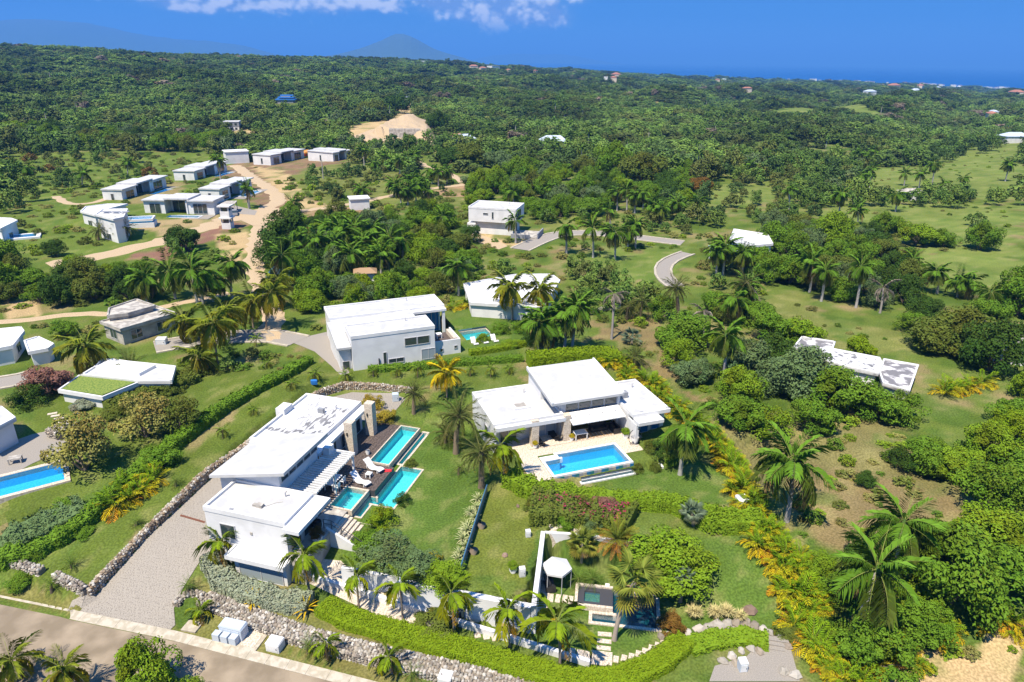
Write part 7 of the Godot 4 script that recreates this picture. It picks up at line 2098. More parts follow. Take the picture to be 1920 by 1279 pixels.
	# the slim lime palms along the front
	for d in [[-25.54, -2.28, -49.26, 2.69, 0.02], [-17.1, -2.5, -46.32, 4.07, 0.05], [-12.5, -2.5, -44.66, 3.35, 0.03], [-8.68, -2.5, -43.54, 3.43, -0.05], [-4.32, -2.5, -42.02, 4.12, 0], [0.08, -2.5, -40.64, 3.7, -0.25]]: palm(d, "lime", .92, true)
	palm([3.95, -2.51, -39.16, 4.05, -0.2], "lime", 1.2, true, "big feathery palm at the lower garden's front hedge")
	palm([8.41, -2.5, -41.57, 5.86, 1.19], "fan", 1.15, true, "leaning fan palm over the dark garden pool")
	palm([6.57, -2.49, -50.37, 2.39, -0.02], "fan", .95, true, "fan palm behind the white gazebo")
	palm([14.5, -2.31, -45.64, 2.61, 0.18], "bluefan", .7, true, "grey-blue drooping palm below the bright round tree")
	palm([17.2, -0.18, -53.2, 1.38, -0.3], "bluefan", 1.0, true, "blue-green fan palm behind the bright round tree")
	palm([9.8, -0.55, -50.11, 1.06, -0.17], "sunset", 1.0, true)
	palm([6.09, -2.5, -47.63, 0.76, -0.04], "cycad", 1.25, true); palm([7.25, -2.5, -47.51, 0.82, -0.05], "cycad", 1.25, true)
	for d in [[-13.94, -3.02, -39.77, 1.68, -0.01], [-8.76, -3.01, -38.55, 1.66, -0.11], [-25.34, -3.01, -43.67, 0.91, 0.06]]: palm(d, "lime", .62, true, "short young palm by the rubble bank")
	for d in [[-27.41, -2.27, -46.14, 0.58, 0.1], [-7.18, -3.01, -38.23, 0.43, 0.02], [-15.59, -3.02, -40.36, 0.82, 0.08], [-38.96, -2.43, -46, 0.69, 0.12], [-35.01, -0.77, -52.97, 0.42, 0.18], [-33.54, -0.01, -58.23, 0.63, 0], [-38.36, -1.71, -48.16, 0.41, 0], [-45.03, -0.88, -53.72, 0.43, 0.11]]: palm(d, "cycad", 1.0, true)
	for d in [[-21.39, -2.57, -44.83, 0.34, 0.05], [-16.74, -2.55, -44.04, 0.4, 0.04]]: palm(d, "bromeliad", 1.05, true)
	for d in [[-3.23, 0, -55.02, 0.25, 0], [-3.3, 0, -53.37, 0.24, 0], [-3.81, 0, -52.01, 0.24, 0], [-3.92, 0, -51.39, 0.24, 0], [-3.91, 0, -49.18, 0.29, 0], [-4.3, 0, -48.12, 0.29, 0.01], [-4.44, 0, -47.43, 0.28, 0.01], [-3.75, 0, -54.17, 0.24, 0], [-4.18, 0, -50.26, 0.23, 0], [-3.09, 0, -56.32, 0.2, 0]]: palm(d, "agave", 1.0, true)
	for d in [[-30.5, 0.81, -71.93, 0.64, 0.08], [-31.98, 0.7, -66.51, 1.08, 0.16], [-27.93, 0.9, -78.51, 0.9, 0.1], [-25.84, 0.82, -81.56, 0.93, 0.09], [-21.92, 0.43, -82.01, 0.93, 0.08], [-18.44, 0.6, -83.07, 0.86, 0.06], [-15.32, 0.6, -83.15, 1.02, 0.05], [-12.54, 0.6, -83.07, 1.41, 0.06], [-5.53, 0.6, -83.77, 1.02, 0.01], [-2.8, 0.6, -83.51, 1.18, 0], [-0.31, 0.6, -84.43, 0.95, -0.01], [-33.36, 0.77, -85.18, 0.79, 0.1], [-37.83, 0.31, -93.66, 1.19, 0.16]]: palm(d, "young", .95, true)
	palm([-8.15, 0.37, -77.85, 3.35, -0.12], "golden", 1.25, true, "golden yellow palm on the lawn below the hedge")
	palm([-11.9, -0.18, -74.51, 2.69, 0.25], "date", .7, true); palm([-6.11, -0.8, -66.42, 4.72, 0.39], "date", 1.15, true); palm([-2.89, -0.01, -58.69, 4.11, 0.13], "date", 1.0, true); palm([-0.59, 0, -59.58, 4.39, -0.36], "lime", 1.1, true)
	palm([-5.46, -0.66, -61.94, 0.92, 0.13], "cycad", 1.2, true)
	palm([-7.51, -0.8, -68.7, 1.26, 0.22], "date", .8, true)
	# bottom edge
	palm([-36.68, -3, -37.55, 1.95, 0.32], "coconut", .75, true); palm([-32.33, -3, -36.45, 2.34, 0.56], "coconut", .7, true)
	tree([-26.01, -3.05, -36.36, 2.32], "bright", 1.5)
	tree([-23.21, -3.05, -35.73, 1.53], "bright", 1.1)
	tree([-36.32, -3, -35.06, 1.13], "mid", 1.0)
	# areca row on the right boundary
	var ar := PackedVector2Array([Vector2(13.95, -86.94), Vector2(15.26, -87.33), Vector2(16.05, -85.25), Vector2(16.73, -82.74), Vector2(17.74, -81.64), Vector2(18.49, -79.62), Vector2(18.93, -77.67), Vector2(19.58, -75.95), Vector2(20.54, -74.3), Vector2(21.08, -71.92), Vector2(21.66, -70.1), Vector2(22.66, -68.59), Vector2(23.29, -67.45), Vector2(23.73, -67.12), Vector2(23.9, -65.51), Vector2(23.96, -63.7), Vector2(23.83, -61.38), Vector2(23.59, -58.53), Vector2(23.43, -56.42), Vector2(23.54, -55.14), Vector2(23.29, -52.04), Vector2(23.58, -51.08), Vector2(23.65, -50.08), Vector2(23.94, -49.19), Vector2(24.03, -48.3), Vector2(24.25, -47.53), Vector2(24.33, -46.65), Vector2(24.38, -45.83), Vector2(24.29, -44.89), Vector2(24.4, -44.18), Vector2(24.24, -43.23), Vector2(24.23, -42.26), Vector2(24.17, -41.01), Vector2(24.37, -39.97), Vector2(24.46, -38.72), Vector2(24.66, -37.81), Vector2(27.82, -39.02), Vector2(29.94, -40.02), Vector2(32.02, -40.9), Vector2(33.36, -41.52), Vector2(38.04, -42.16), Vector2(39.71, -42.93), Vector2(39.93, -41.84)])
	for i in ar.size():
		var p := ar[i] + Vector2(rng.randf_range(-.4, .4), rng.randf_range(-.4, .4))
		palm([p.x, ht(p.x, p.y), p.y, rng.randf_range(.1, .7), 0.0], "areca", rng.randf_range(.6, 1.0))
		for k in 2:
			p = ar[i] + Vector2(rng.randf_range(-1.6, 1.6), rng.randf_range(-1.3, 1.3))
			if k == 0 or i % 2: palm([p.x, ht(p.x, p.y), p.y, rng.randf_range(.1, .6), 0.0], "areca", rng.randf_range(.5, .85))
	for q in [[Vector3(-7.41, 0.59, -111.79)], [Vector3(-5.19, 0.58, -113.28)], [Vector3(-2.85, 0.58, -112.8)], [Vector3(-10.04, 0.59, -110.31)], [Vector3(-0.07, 0.59, -112.06)], [Vector3(59.98, 0.6, -81.53)], [Vector3(57.73, 0.6, -80.69)], [Vector3(62.58, 0.6, -82.89)], [Vector3(55.68, 0.6, -79.56)]]:
		var p: Vector3 = q[0]; palm([p.x, p.y, p.z, .3, 0.0], "areca", 1.0)
	# house 3 surroundings
	for q in [[[-1.69, 0.6, -100.16, 1.67], "mid"], [[2.08, 0.6, -100.74, 2.1], "mid"], [[-4.43, 0.6, -96.1, 1.05], "bright"], [[3.23, 0.6, -96.35, 2.02], "dark"], [[0.01, 0.6, -94.16, 1.58], "bright"], [[-11.11, 0.6, -102.64, 1.28], "flame"]]: bush(q[0], q[1], .8)
func stuff_leaves(pts: PackedVector2Array, width: float, high: float, n: int, cols: Array) -> Buf:
	var b := Buf.new()
	for i in n:
		var k := rng.randi() % (pts.size() - 1)
		var p := pts[k].lerp(pts[k + 1], rng.randf())
		var q := rng.randf_range(-.5, .5)
		p += (pts[k + 1] - pts[k]).normalized().orthogonal() * q * width
		var c: Color = cols[rng.randi() % cols.size()]
		leaf_quad(b, on(p, high * (1 - 1.1 * q * q) + rng.randf_range(-.1, .15)), Vector3(rng.randfn() * .4, 1, rng.randfn() * .4).normalized(), .16, c * rng.randf_range(.7, 1.2))
	return b
func grass_clump(at: Vector3, r: float) -> void:
	var o := thing("fountain_grass", "", "", at)
	later(o, "pale straw-coloured fountain grass", "grass", "fountain grasses on the lower lawn")
	var b := Buf.new()
	for i in 260:
		var a := rng.randf() * TAU
		var d := Vector3(cos(a), 0, sin(a)) * rng.randf_range(.1, .8) * r
		var e := d * .2
		var w := Vector3(-sin(a), 0, cos(a)) * .03
		var c := Color(.34, .29, .13) * rng.randf_range(.7, 1.3)
		b.tri(e - w, e + w, e + d * .55 + Vector3(0, r * .9, 0), c)
		b.tri(e + d * .5 + Vector3(0, r * .8, 0) - w, e + d * .5 + Vector3(0, r * .8, 0) + w, e + d + Vector3(0, r * rng.randf_range(.6, 1.1), 0), c * 1.2)
	part("blades", b, M.leafm, o)

func hillside_plants() -> void:
	# royal palms whose feet and heads can be made out
	for d in [[11.81, 0.34, -148.4, 6.21, -0.14], [17.42, 0.34, -145.56, 6.58, -0.49], [21.86, 0.34, -143.19, 6.38, -0.56], [26.02, 0.29, -152.5, 4.3, -0.2], [27.89, 0.28, -153.57, 5.66, -0.33], [24.83, 0.37, -174.59, 4.39, -0.29], [38.13, 0.31, -176.77, 4.85, -0.32], [44.57, 0.35, -184.01, 4.88, -1.08], [29.43, 0.6, -195.28, 5.42, -0.23], [31.87, 0.57, -193.36, 6.26, -0.47], [0, 0.33, -196.34, 5.15, -0.06], [11.62, 0.54, -206.3, 4.58, -0.16], [0.59, 0.35, -157.38, 5.28, -0.32], [-9.71, 0.56, -117.86, 5.37, -0.29], [-16.73, 0.31, -161.32, 5.25, -0.11], [36.86, 0.35, -179.65, 4.92, -0.3], [33.93, 0.55, -192.14, 5.05, -0.1], [35.97, 0.52, -190.96, 5.9, -0.35]]: palm(d, "royal", .95)
	for d in [[50.18, 0.3, -185.19, 5.19, -0.89], [81.27, 0.1, -203.22, 5.47, -0.9], [89.86, -0.01, -189.56, 7.19, -0.5], [111.97, 0.02, -201.6, 5.28, -0.72], [55.45, 0.48, -117.3, 5.76, -0.3], [60.16, 0.48, -114, 7.44, -0.59], [55.47, 0.43, -122.66, 5.66, -0.61], [45.33, 0.37, -131.22, 5.32, -0.21], [40.38, 0.38, -131.69, 5.44, -0.36], [42, 0.37, -132.54, 6.33, -0.29], [82.06, 0.4, -120.95, 3.08, -0.6], [83.68, 0.41, -120.07, 3.37, -0.6], [83.45, 0.43, -114.18, 3.24, -0.24], [79.54, 0.38, -123.09, 4.15, -1.03], [80.14, 0.34, -132.4, 3.96, -0.93], [92.82, 0.04, -184.14, 3.61, -0.73], [142.47, -0.94, -254.75, 4.4, -0.42], [145.1, -0.8, -249.61, 4.7, -0.35], [152.64, -0.83, -254.86, 7.62, -0.89], [141.15, -0.19, -227.44, 4.32, -0.56], [184.93, -0.27, -263.3, 6.28, -0.19], [122.58, -0.61, -240.48, 6.88, -0.15], [120.13, -0.58, -241.17, 5.27, -0.34], [142.97, -1.06, -307.77, 4.08, -0.32], [162.46, -0.59, -254.12, 2.87, 0.62], [85.09, 0.81, -251.51, 5.26, -0.56], [162.43, -1.53, -317.94, 5.6, -1.19], [146.21, -1.29, -298.54, 6.38, -0.62], [151.22, -1.4, -302.88, 5.58, -0.7], [42.31, 0.51, -118.19, 2.52, -0.36], [42.33, 0.55, -112.34, 3.38, -2.34], [36.25, 0.59, -104.28, 4.55, -0.62]]: palm(d, "royal", .95)
	palm([63.06, 0.49, -111.34, 4.5, -0.34], "grey", 1.2); palm([30.11, 0.6, -100.53, 3.56, -0.25], "grey", 1.0); palm([15.25, 0.6, -97.6, 7.21, -0.24], "grey", 1.0, true)
	palm([27.81, 0.6, -81.76, 7.26, -0.46], "royal", 1.0, true); palm([26.09, 0, -53.7, 6.44, -0.48], "royal", 1.1, true); palm([18.22, -1.05, -63.06, 5.87, 0.12], "royal", 1.05, true); palm([27.03, -2.44, -41.15, 7.56, 0.22], "royal", 1.15, true); palm([32.54, -0.68, -46.56, 5.94, -0.32], "royal", 1.1, true)
	for d in [[3.88, 0.6, -91.48, 4.87, -0.13], [7.6, 0.6, -91.59, 6.08, 0.06], [8.68, 0.6, -91.63, 7.28, 0.67], [5.12, 0.6, -93.3, 4.61, 0.25]]: palm(d, "royal", 1.15, true)
	palm([0.05, 0.6, -105.46, 5.66, -0.59], "coconut", 1.25, true, "tall open-crowned coconut palm"); palm([5.01, 0.6, -107.67, 4.56, -0.57], "coconut", 1.3, true, "dark-crowned coconut palm")
	for d in [[-57.38, 0.03, -84.35, 4.07, 0.56], [-40.33, 0.13, -86.01, 6.83, -0.05], [-40.78, 0.42, -100.93, 4.7, 0.54], [-42.54, 0.09, -84.64, 2.53, 0.27], [-39.79, 0.44, -109.65, 5.27, 0.27], [-48.96, 0.28, -95.45, 3.42, 0.26], [-42.51, 0.32, -95.56, 4.69, 0.29], [-38.32, 0.41, -99.87, 6.3, 1.46]]: palm(d, "coconut", 1.1, true)
	for d in [[-59.29, 0.42, -114.58, 5.06, -0.14], [-63.61, 0.42, -113.27, 4.06, 0.13], [-53.62, 0.43, -110.53, 6.41, 0.24], [-53.3, 0.43, -111.93, 5.54, 0.53], [-49.48, 0.43, -114.94, 6.6, 0.96], [-74.41, 0.48, -193.34, 5.51, -0.01], [-42.06, 0.43, -119.78, 6.72, 0.59], [-52.14, 0.43, -113.39, 4.36, 0.86]]: palm(d, "royal", 1.1)
	for d in [[-39.99, 0.38, -135.79, 5.34, 0.52], [-36.17, 0.39, -133.98, 5.61, 0.49], [-31.63, 0.41, -128.59, 4.8, 0.38], [-30.77, 0.35, -146.83, 5.33, 0.35], [-26.06, 0.38, -140.45, 4.92, 0.28], [-37.61, 0.33, -146.56, 5.09, 0.43], [-30.79, 0.39, -136.17, 5.02, 0.36], [-44.49, 0.33, -144.03, 4.67, 0.48], [-23.26, 0.38, -140.57, 4.59, 0.45], [-25.64, 0.42, -128.82, 4.49, 0.07], [-35.21, 0.32, -148.98, 5.04, 0.38], [-40.49, 0.31, -148.77, 4.8, 0.19], [-44.84, 0.38, -135.6, 5, 0.33]]: palm(d, "royal", 1.15)
	for d in [[-46.15, 0.1, -210, 3.06, 0.22], [-40.78, 0.87, -249.87, 5.77, 0.1], [-40.6, 1.2, -264.4, 4.89, 0.23], [-37.83, 1.19, -264.68, 5.48, 0.03], [-58.72, 1.05, -275.28, 5.68, -0.23], [-25.45, 0.27, -234.34, 4.77, 0.14], [-25.85, -0.02, -208.52, 3.2, -0.21], [-31.11, -0.04, -202.53, 4.21, 0.19], [-29.31, -0.03, -206.69, 4.75, 0.2], [-27.96, 0.01, -215.2, 4.92, 0.18], [-33.14, -0.04, -202.41, 5.13, -0.06], [-36.97, 0.04, -214.42, 4.09, 0.22], [-33.27, 0.14, -223.46, 4.24, 0.53], [-31.3, 0.2, -228.16, 3.97, 0.34], [-28, 0.38, -237.84, 4.83, 0.16], [-22.95, 0.34, -238.41, 4.48, 0.11], [-50.29, 0.96, -249.76, 4.66, 0.3], [-47.96, 1.19, -263.88, 5.08, 0.09], [-141.35, -1, -255.43, 5.15, 1.04], [-99.85, 0.19, -341.07, 4.94, 0.25], [-174.23, -0.08, -240.93, 4.52, 1.2], [-97.66, 0.5, -231.98, 7.82, 0.29], [-90.93, -0.53, -317.58, 5.1, 0.51], [-84.59, -0.29, -325.93, 5.45, 0.49], [-163.5, -0.44, -232.89, 5.26, 1], [-61.36, 0.17, -188.33, 3.22, 0.8], [-143.1, -0.61, -230.08, 4.35, 0.98]]: palm(d, "royal", 1.0)
	for d in [[-95.19, 0.61, -154.57, 2.48, 0.54], [-89.69, 0.51, -155.25, 3.11, 0.51], [-51.66, 0.05, -84.47, 0.79, 0.01], [17.07, 0.6, -87.03, 1.45, -0.12], [18.81, 0.6, -106.12, 2.32, 0.09], [21.02, 0.6, -106.2, 3.24, 0], [27.21, 0.59, -106.42, 5.53, -0.75], [42.34, 0.56, -110.96, 5.24, -3.07]]: palm(d, "date", 1.0)
	palm([18.07, 0.6, -95.77, 1.12, -0.09], "bluefan", 1.3)
	# single trees that stand out
	for t in [[[-72.38, 0.31, -147.25, 4.11], "dark"], [[-49.85, 0.29, -148.39, 6.5], "dark"], [[-48.61, 0.37, -135.45, 4.35], "dark"], [[-96.55, 0.53, -140.9, 2.25], "dark"], [[-24.92, 1.35, -276.02, 6.28], "dark"], [[-84.79, 3.41, -521.66, 9.63], "dark"], [[-96.51, 4.22, -492.59, 10.92], "olive"], [[-45.27, 1.01, -419.73, 6.88], "dark"], [[-17.66, 1.28, -277.12, 7.36], "olive"], [[-7.03, 1.01, -272.67, 5.69], "greygreen"], [[4.22, 0.73, -261.89, 4.99], "mid"], [[42.96, 1.3, -237.43, 8.18], "olive"], [[36.18, 1.2, -254.97, 6.8], "mid"], [[59.8, 0.99, -223.12, 3.95], "flame"], [[59.07, 0.13, -154.18, 4.89], "mid"], [[95.22, 0.33, -160.07, 4.43], "bright"], [[101.38, 0.47, -159.85, 3.79], "mid"], [[107.81, 0.66, -155.46, 3.69], "mid"], [[83.34, 0.21, -155.07, 3.69], "dark"], [[93.24, 0.18, -171.37, 3.37], "mid"], [[96.56, 0.24, -171.3, 3.1], "bright"]]: tree(t[0], t[1], .9)
	for t in [[[25.82, 0.6, -94.56, 3.97], "mid"], [[23.02, 0.6, -87.2, 2.22], "bright"], [[31.56, 0.6, -83.66, 3.94], "greygreen"], [[34.23, 0.6, -80.05, 3.45], "greygreen"], [[36.96, 0.6, -79.05, 4.27], "greygreen"], [[39.81, 0.6, -75.35, 4.1], "mid"], [[43.85, 0.6, -73.55, 3.54], "mid"], [[34.75, 0.44, -70, 2.78], "mid"], [[29.64, 0.05, -69.34, 2.77], "bright"], [[26.62, 0.6, -70.77, 2.81], "mid"], [[46.56, 0.6, -72.56, 2.86], "mid"], [[63.1, 0.58, -95.17, 4.79], "olive"], [[66.55, 0.57, -94.28, 4.75], "olive"], [[49.91, 0.6, -91.34, 2.16], "lime"], [[74.7, 0.54, -94.59, 3.97], "dark"], [[46.6, 0.24, -61.71, 3.36], "bright"], [[50.86, 0.6, -63.29, 3.13], "bright"], [[50.56, 0, -58.32, 3.48], "mid"], [[46.14, 0, -55.59, 3.36], "mid"], [[43.74, 0.27, -62.62, 2.55], "mid"], [[41.58, 0.14, -62.77, 1.7], "dark"], [[36.28, -0.98, -44.46, 4.39], "mid"], [[41.57, -0.19, -46.16, 3.59], "mid"], [[33.55, -1.3, -44.16, 2.63], "bright"], [[43.11, 0, -50.05, 3.34], "bright"], [[27.94, -2.5, -39.27, 2.85], "mid"], [[32.34, -2.11, -41.56, 2.32], "mid"], [[25.73, -2.41, -41.75, 1.7], "mid"], [[30.46, 0.6, -94.1, 2.37], "bright"], [[39.13, 0.6, -97.51, 3.67], "mid"], [[43.26, 0.6, -95.53, 3.2], "bright"], [[24.55, 0.6, -106.33, 2.64], "mid"], [[36.29, 0, -59.89, 1.09], "dark"], [[27.99, -1.41, -45.39, 2.01], "mid"], [[26.92, -0.91, -47.38, 1.38], "bright"]]: tree(t[0], t[1], .85)
	# groves
	var mix := ["mid", "mid", "bright", "dark", "olive", "mid", "greygreen"]
	grove(PackedVector2Array([Vector2(-60.85, -169.07), Vector2(-58.27, -185.28), Vector2(-35.19, -170.51), Vector2(-22.51, -202.84), Vector2(-10.26, -168.27), Vector2(-8.6, -150.11), Vector2(-8.63, -116.08), Vector2(-16.03, -114.58), Vector2(-24.52, -110.06), Vector2(-37.84, -115.36), Vector2(-45.92, -135.56)]), 5.2, mix, 2.2, 4.0)
	grove(PackedVector2Array([Vector2(-33.7, -107.22), Vector2(-37.84, -115.36), Vector2(-32.56, -125.06), Vector2(-23.91, -122), Vector2(-9.57, -116.04), Vector2(-11.99, -111.62), Vector2(-23.11, -107.46), Vector2(-29.53, -104.74)]), 5.0, ["mid", "bright", "lime", "mid"], 1.8, 3.0)
	grove(PackedVector2Array([Vector2(-109.57, -139.47), Vector2(-93.66, -137.08), Vector2(-82.07, -132.04), Vector2(-67.4, -123.74), Vector2(-59.46, -113.13), Vector2(-69.22, -107.39), Vector2(-85.68, -105.57)]), 5.4, ["mid", "dark", "mid", "bright", "olive"], 2.2, 3.8)
	grove(PackedVector2Array([Vector2(42.82, -165.87), Vector2(48.48, -153.52), Vector2(75.74, -180.1), Vector2(92.45, -168.43), Vector2(75.02, -119.77), Vector2(61.72, -110.46), Vector2(49.52, -125.02), Vector2(38.3, -141.6)]), 5.2, mix, 2.4, 4.2)
	grove(PackedVector2Array([Vector2(21.9, -96.95), Vector2(32.57, -117.74), Vector2(43.7, -105.79), Vector2(36.45, -94.29), Vector2(35.39, -74.96), Vector2(42.71, -71.17), Vector2(26.98, -68.94), Vector2(22.26, -80.5)]), 6.0, mix, 2.0, 3.4)
	grove(PackedVector2Array([Vector2(62.23, -107.85), Vector2(93.86, -120.25), Vector2(67.05, -77.2), Vector2(58.94, -86.49)]), 6.5, mix, 2.4, 4.0)
	grove(PackedVector2Array([Vector2(42.8, -64.21), Vector2(65.68, -77.16), Vector2(49.56, -52.42), Vector2(45.59, -53.92), Vector2(45.01, -61.82)]), 6.0, ["mid", "bright", "mid", "lime"], 2.0, 3.6)
	grove(PackedVector2Array([Vector2(23.27, -37.79), Vector2(24.75, -43.69), Vector2(29.08, -48.28), Vector2(32.45, -47.59), Vector2(38.65, -51.44), Vector2(47.56, -52.38), Vector2(42.93, -44.11), Vector2(32.34, -41.56), Vector2(25.66, -37.83)]), 4.6, ["mid", "mid", "bright", "dark"], 1.6, 2.8)
	grove(PackedVector2Array([Vector2(-19.71, -248.69), Vector2(70.39, -285.13), Vector2(49.2, -193.49), Vector2(26.4, -191.69), Vector2(3.8, -177.78), Vector2(-11.5, -202.85)]), 6.2, mix, 2.2, 4.6, .95)
	grove(PackedVector2Array([Vector2(-74.44, -99.01), Vector2(-58.12, -106.44), Vector2(-49.68, -95.44), Vector2(-51.04, -91.54), Vector2(-64.05, -91.28)]), 5.0, ["mid", "dark", "mid"], 1.6, 2.6, .8)
	grove(PackedVector2Array([Vector2(-263.79, -359.6), Vector2(-220.94, -358.36), Vector2(-144.37, -353.75), Vector2(-124.9, -315.58), Vector2(-211.98, -284.54)]), 9.0, mix, 3.4, 5.4, .9)
	grove(PackedVector2Array([Vector2(74.78, -303.88), Vector2(168.66, -330.84), Vector2(106.35, -216.31), Vector2(93.65, -246.75), Vector2(59.59, -238.65)]), 7.0, mix, 2.4, 4.6, .9)
	grove(PackedVector2Array([Vector2(88.6, -213.7), Vector2(164.29, -223.21), Vector2(153.15, -207.05), Vector2(90.44, -202.09)]), 6.5, ["mid", "bright", "mid"], 2.4, 3.8, .7)
	grove(PackedVector2Array([Vector2(185.2, -333.74), Vector2(342.03, -491.48), Vector2(274.52, -392.5), Vector2(187.45, -311.27)]), 9.0, ["mid", "dark"], 3, 4.6, .6)
	grove(PackedVector2Array([Vector2(-158.71, -461.5), Vector2(-122.27, -510.06), Vector2(-83.29, -500.71), Vector2(-100.77, -417.32), Vector2(-133.91, -404.34)]), 10, mix, 3.4, 5.4, .8)
	grove(PackedVector2Array([Vector2(-129.96, -350.44), Vector2(-26.23, -334.34), Vector2(-22.82, -289.7), Vector2(-60.69, -292.54), Vector2(-81.72, -334.74), Vector2(-115.21, -315.02)]), 6.5, mix, 2.8, 4.4, .8)
	grove(PackedVector2Array([Vector2(-183.25, -243.41), Vector2(-160.04, -250.95), Vector2(-134.98, -217.78), Vector2(-124.56, -183.01), Vector2(-132.44, -172.01)]), 9, ["mid", "dark", "bright"], 2.4, 4.0, .5)
	grove(PackedVector2Array([Vector2(9.44, -116.78), Vector2(27.01, -123.89), Vector2(25.07, -108.93), Vector2(13.97, -105.95)]), 4.6, ["mid", "bright", "mid"], 1.8, 2.8, .5)
	grove(PackedVector2Array([Vector2(-7.21, -116.13), Vector2(4.38, -143.97), Vector2(18.66, -138.36), Vector2(28.36, -131.04), Vector2(27.72, -117.53), Vector2(12.46, -108.46), Vector2(8.49, -116.74), Vector2(8.55, -135.82), Vector2(-9.42, -127.48)]), 4.4, ["mid", "bright", "mid", "olive"], 1.4, 2.4, .6)
	grove(PackedVector2Array([Vector2(-45.67, -93.53), Vector2(-38.52, -95.63), Vector2(-30.73, -91.07), Vector2(-26.69, -100.03), Vector2(-29.04, -85.31), Vector2(-40.52, -84.67)]), 4.4, ["mid", "bright", "olive"], 1.0, 1.9, .5)
	grove(PackedVector2Array([Vector2(-72.64, -173.83), Vector2(-65.36, -168.67), Vector2(-50.79, -127.84), Vector2(-61.97, -120.64), Vector2(-74.09, -126.93), Vector2(-75.42, -142.58)]), 4.6, ["mid", "dark", "mid", "bright"], 1.2, 2.2, .25)
	grove(PackedVector2Array([Vector2(-76.85, -249.21), Vector2(-52.47, -261.22), Vector2(-18.95, -238.79), Vector2(-14.31, -222.9), Vector2(-41.92, -205.67), Vector2(-57.3, -203.62)]), 5.4, ["mid", "olive", "dark"], 1.4, 2.8, .35)
	grove(PackedVector2Array([Vector2(-213.99, -287.39), Vector2(-175.97, -305.01), Vector2(-141.35, -294.16), Vector2(-124.43, -256.86), Vector2(-145.46, -218.32), Vector2(-171.01, -225.89)]), 6.5, ["mid", "olive", "flame", "mid", "dark"], 1.6, 3.2, .3)
	grove(PackedVector2Array([Vector2(-10.1, -177.43), Vector2(11.47, -191.22), Vector2(46.17, -186.68), Vector2(43.46, -168.66), Vector2(10.28, -168.56), Vector2(1.64, -165.91)]), 5, ["mid", "olive", "bright"], 1.4, 2.6, .4)
	grove(PackedVector2Array([Vector2(35.61, -137.28), Vector2(40.16, -131.68), Vector2(52.3, -114.2), Vector2(60.15, -97.17), Vector2(53.46, -93.41), Vector2(45.76, -106.63), Vector2(36.48, -121.69)]), 5.5, ["mid", "bright", "olive", "mid"], 1.0, 2.2, .35)
	grove(PackedVector2Array([Vector2(50.28, -237.71), Vector2(102.49, -260.41), Vector2(92.02, -198.44), Vector2(68.4, -175.29), Vector2(46.91, -177.55), Vector2(41.26, -191.39)]), 6.0, ["mid", "dark", "olive", "bright"], 1.6, 3.2, .4)
	grove(PackedVector2Array([Vector2(4.91, -166.06), Vector2(41.26, -191.39), Vector2(44.8, -174.43), Vector2(38.97, -151.93), Vector2(16.37, -149.11), Vector2(10.87, -137.95)]), 5.5, ["mid", "bright", "olive"], 1.0, 2.4, .25)
	grove(PackedVector2Array([Vector2(93.72, -202.42), Vector2(151.87, -205.2), Vector2(116.83, -154), Vector2(90.3, -141.47), Vector2(85.79, -150.27)]), 9.0, ["mid", "dark", "bright"], 1.2, 2.6, .12)
	# low scrub over the rough ground
	var low := [Color(.09, .16, .02), Color(.16, .24, .02), Color(.12, .15, .03), Color(.2, .2, .06)]
	var out := []
	undergrowth(PackedVector2Array([Vector2(21.9, -96.95), Vector2(32.57, -117.74), Vector2(47.75, -107.22), Vector2(50.57, -78.97), Vector2(42.8, -64.21), Vector2(64.32, -77.13), Vector2(38.4, -37.95), Vector2(23.27, -37.79), Vector2(23.04, -43.76), Vector2(22.77, -55.12), Vector2(23.16, -70.69)]), 1.9, low, .35, 1.2, .5, out)
	undergrowth(PackedVector2Array([Vector2(13.97, -105.95), Vector2(24.16, -108.89), Vector2(26.88, -82.21), Vector2(23.16, -70.69), Vector2(18.76, -92.73)]), 1.97, low, .3, .9, .3, out)
	undergrowth(PackedVector2Array([Vector2(-109.57, -139.47), Vector2(-59.2, -114.59), Vector2(-66.32, -103.77), Vector2(-84.01, -103.2)]), 2.46, low, .7, 1.6, .6, out)
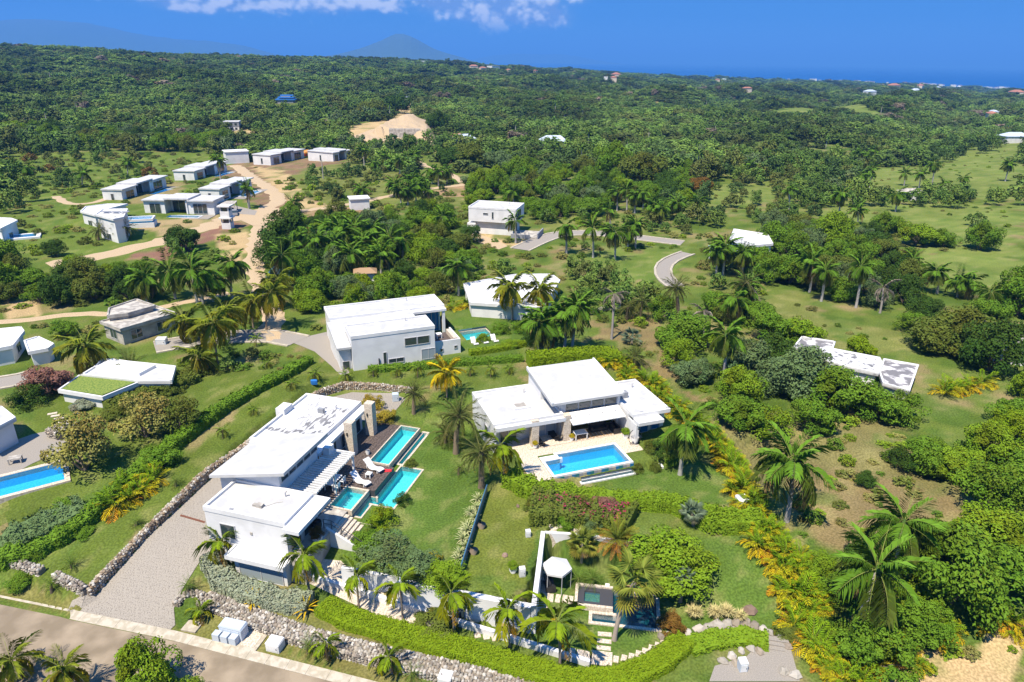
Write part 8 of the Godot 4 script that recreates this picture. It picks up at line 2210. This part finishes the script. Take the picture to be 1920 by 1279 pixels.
	undergrowth(PackedVector2Array([Vector2(-60.85, -169.07), Vector2(-11.6, -191.2), Vector2(-6.57, -113.23), Vector2(-35.45, -107.16)]), 2.46, low, .8, 1.8, .7, out)
	undergrowth(PackedVector2Array([Vector2(-12.34, -191.2), Vector2(49.2, -193.49), Vector2(39.81, -152.93), Vector2(8.88, -142.04), Vector2(-7.68, -116.11)]), 2.62, low, .6, 1.5, .45, out)
	undergrowth(PackedVector2Array([Vector2(6.14, -129.96), Vector2(29.43, -131.09), Vector2(25.3, -101.52), Vector2(12.21, -105.88)]), 2.30, low, .6, 1.5, .5, out)
	undergrowth(PackedVector2Array([Vector2(35.52, -139.33), Vector2(60.74, -98.27), Vector2(41.64, -95.48), Vector2(32.57, -117.74)]), 2.46, low, .4, 1.1, .3, out)
	undergrowth(PackedVector2Array([Vector2(43.46, -168.66), Vector2(101.82, -171.11), Vector2(72.64, -113.74), Vector2(37.79, -139.47)]), 2.79, low, .8, 1.8, .6, out)
	undergrowth(PackedVector2Array([Vector2(-97.52, -238.48), Vector2(-14.33, -254.55), Vector2(-12.34, -191.2), Vector2(-61.23, -195.49)]), 2.79, low, .5, 1.8, .55, out)
	undergrowth(PackedVector2Array([Vector2(-210.18, -288.14), Vector2(-115.21, -315.02), Vector2(-56.84, -148.09), Vector2(-97.84, -125.66)]), 3.44, low, .4, 1.8, .45, out)
	undergrowth(PackedVector2Array([Vector2(-77.31, -103.44), Vector2(-31.27, -104.73), Vector2(-22.96, -84.12), Vector2(-40.52, -84.67), Vector2(-47.1, -87.97), Vector2(-69.36, -91.13)]), 2.13, low, .5, 1.3, .5, out)
	undergrowth(PackedVector2Array([Vector2(56.99, -243.51), Vector2(332.33, -466.9), Vector2(93.86, -120.25), Vector2(72.02, -119.64)]), 3.69, low, .3, 1.0, .12, out)
	undergrowth(PackedVector2Array([Vector2(-41.96, -84.65), Vector2(-29.04, -85.31), Vector2(-23.36, -85.84), Vector2(-25.66, -95.61), Vector2(-38.52, -95.63)]), 1.80, low, .3, .8, .4, out)
	multi("undergrowth", far_crowns[0], M.leafm, out, "low scrub and weeds over the rough slopes")
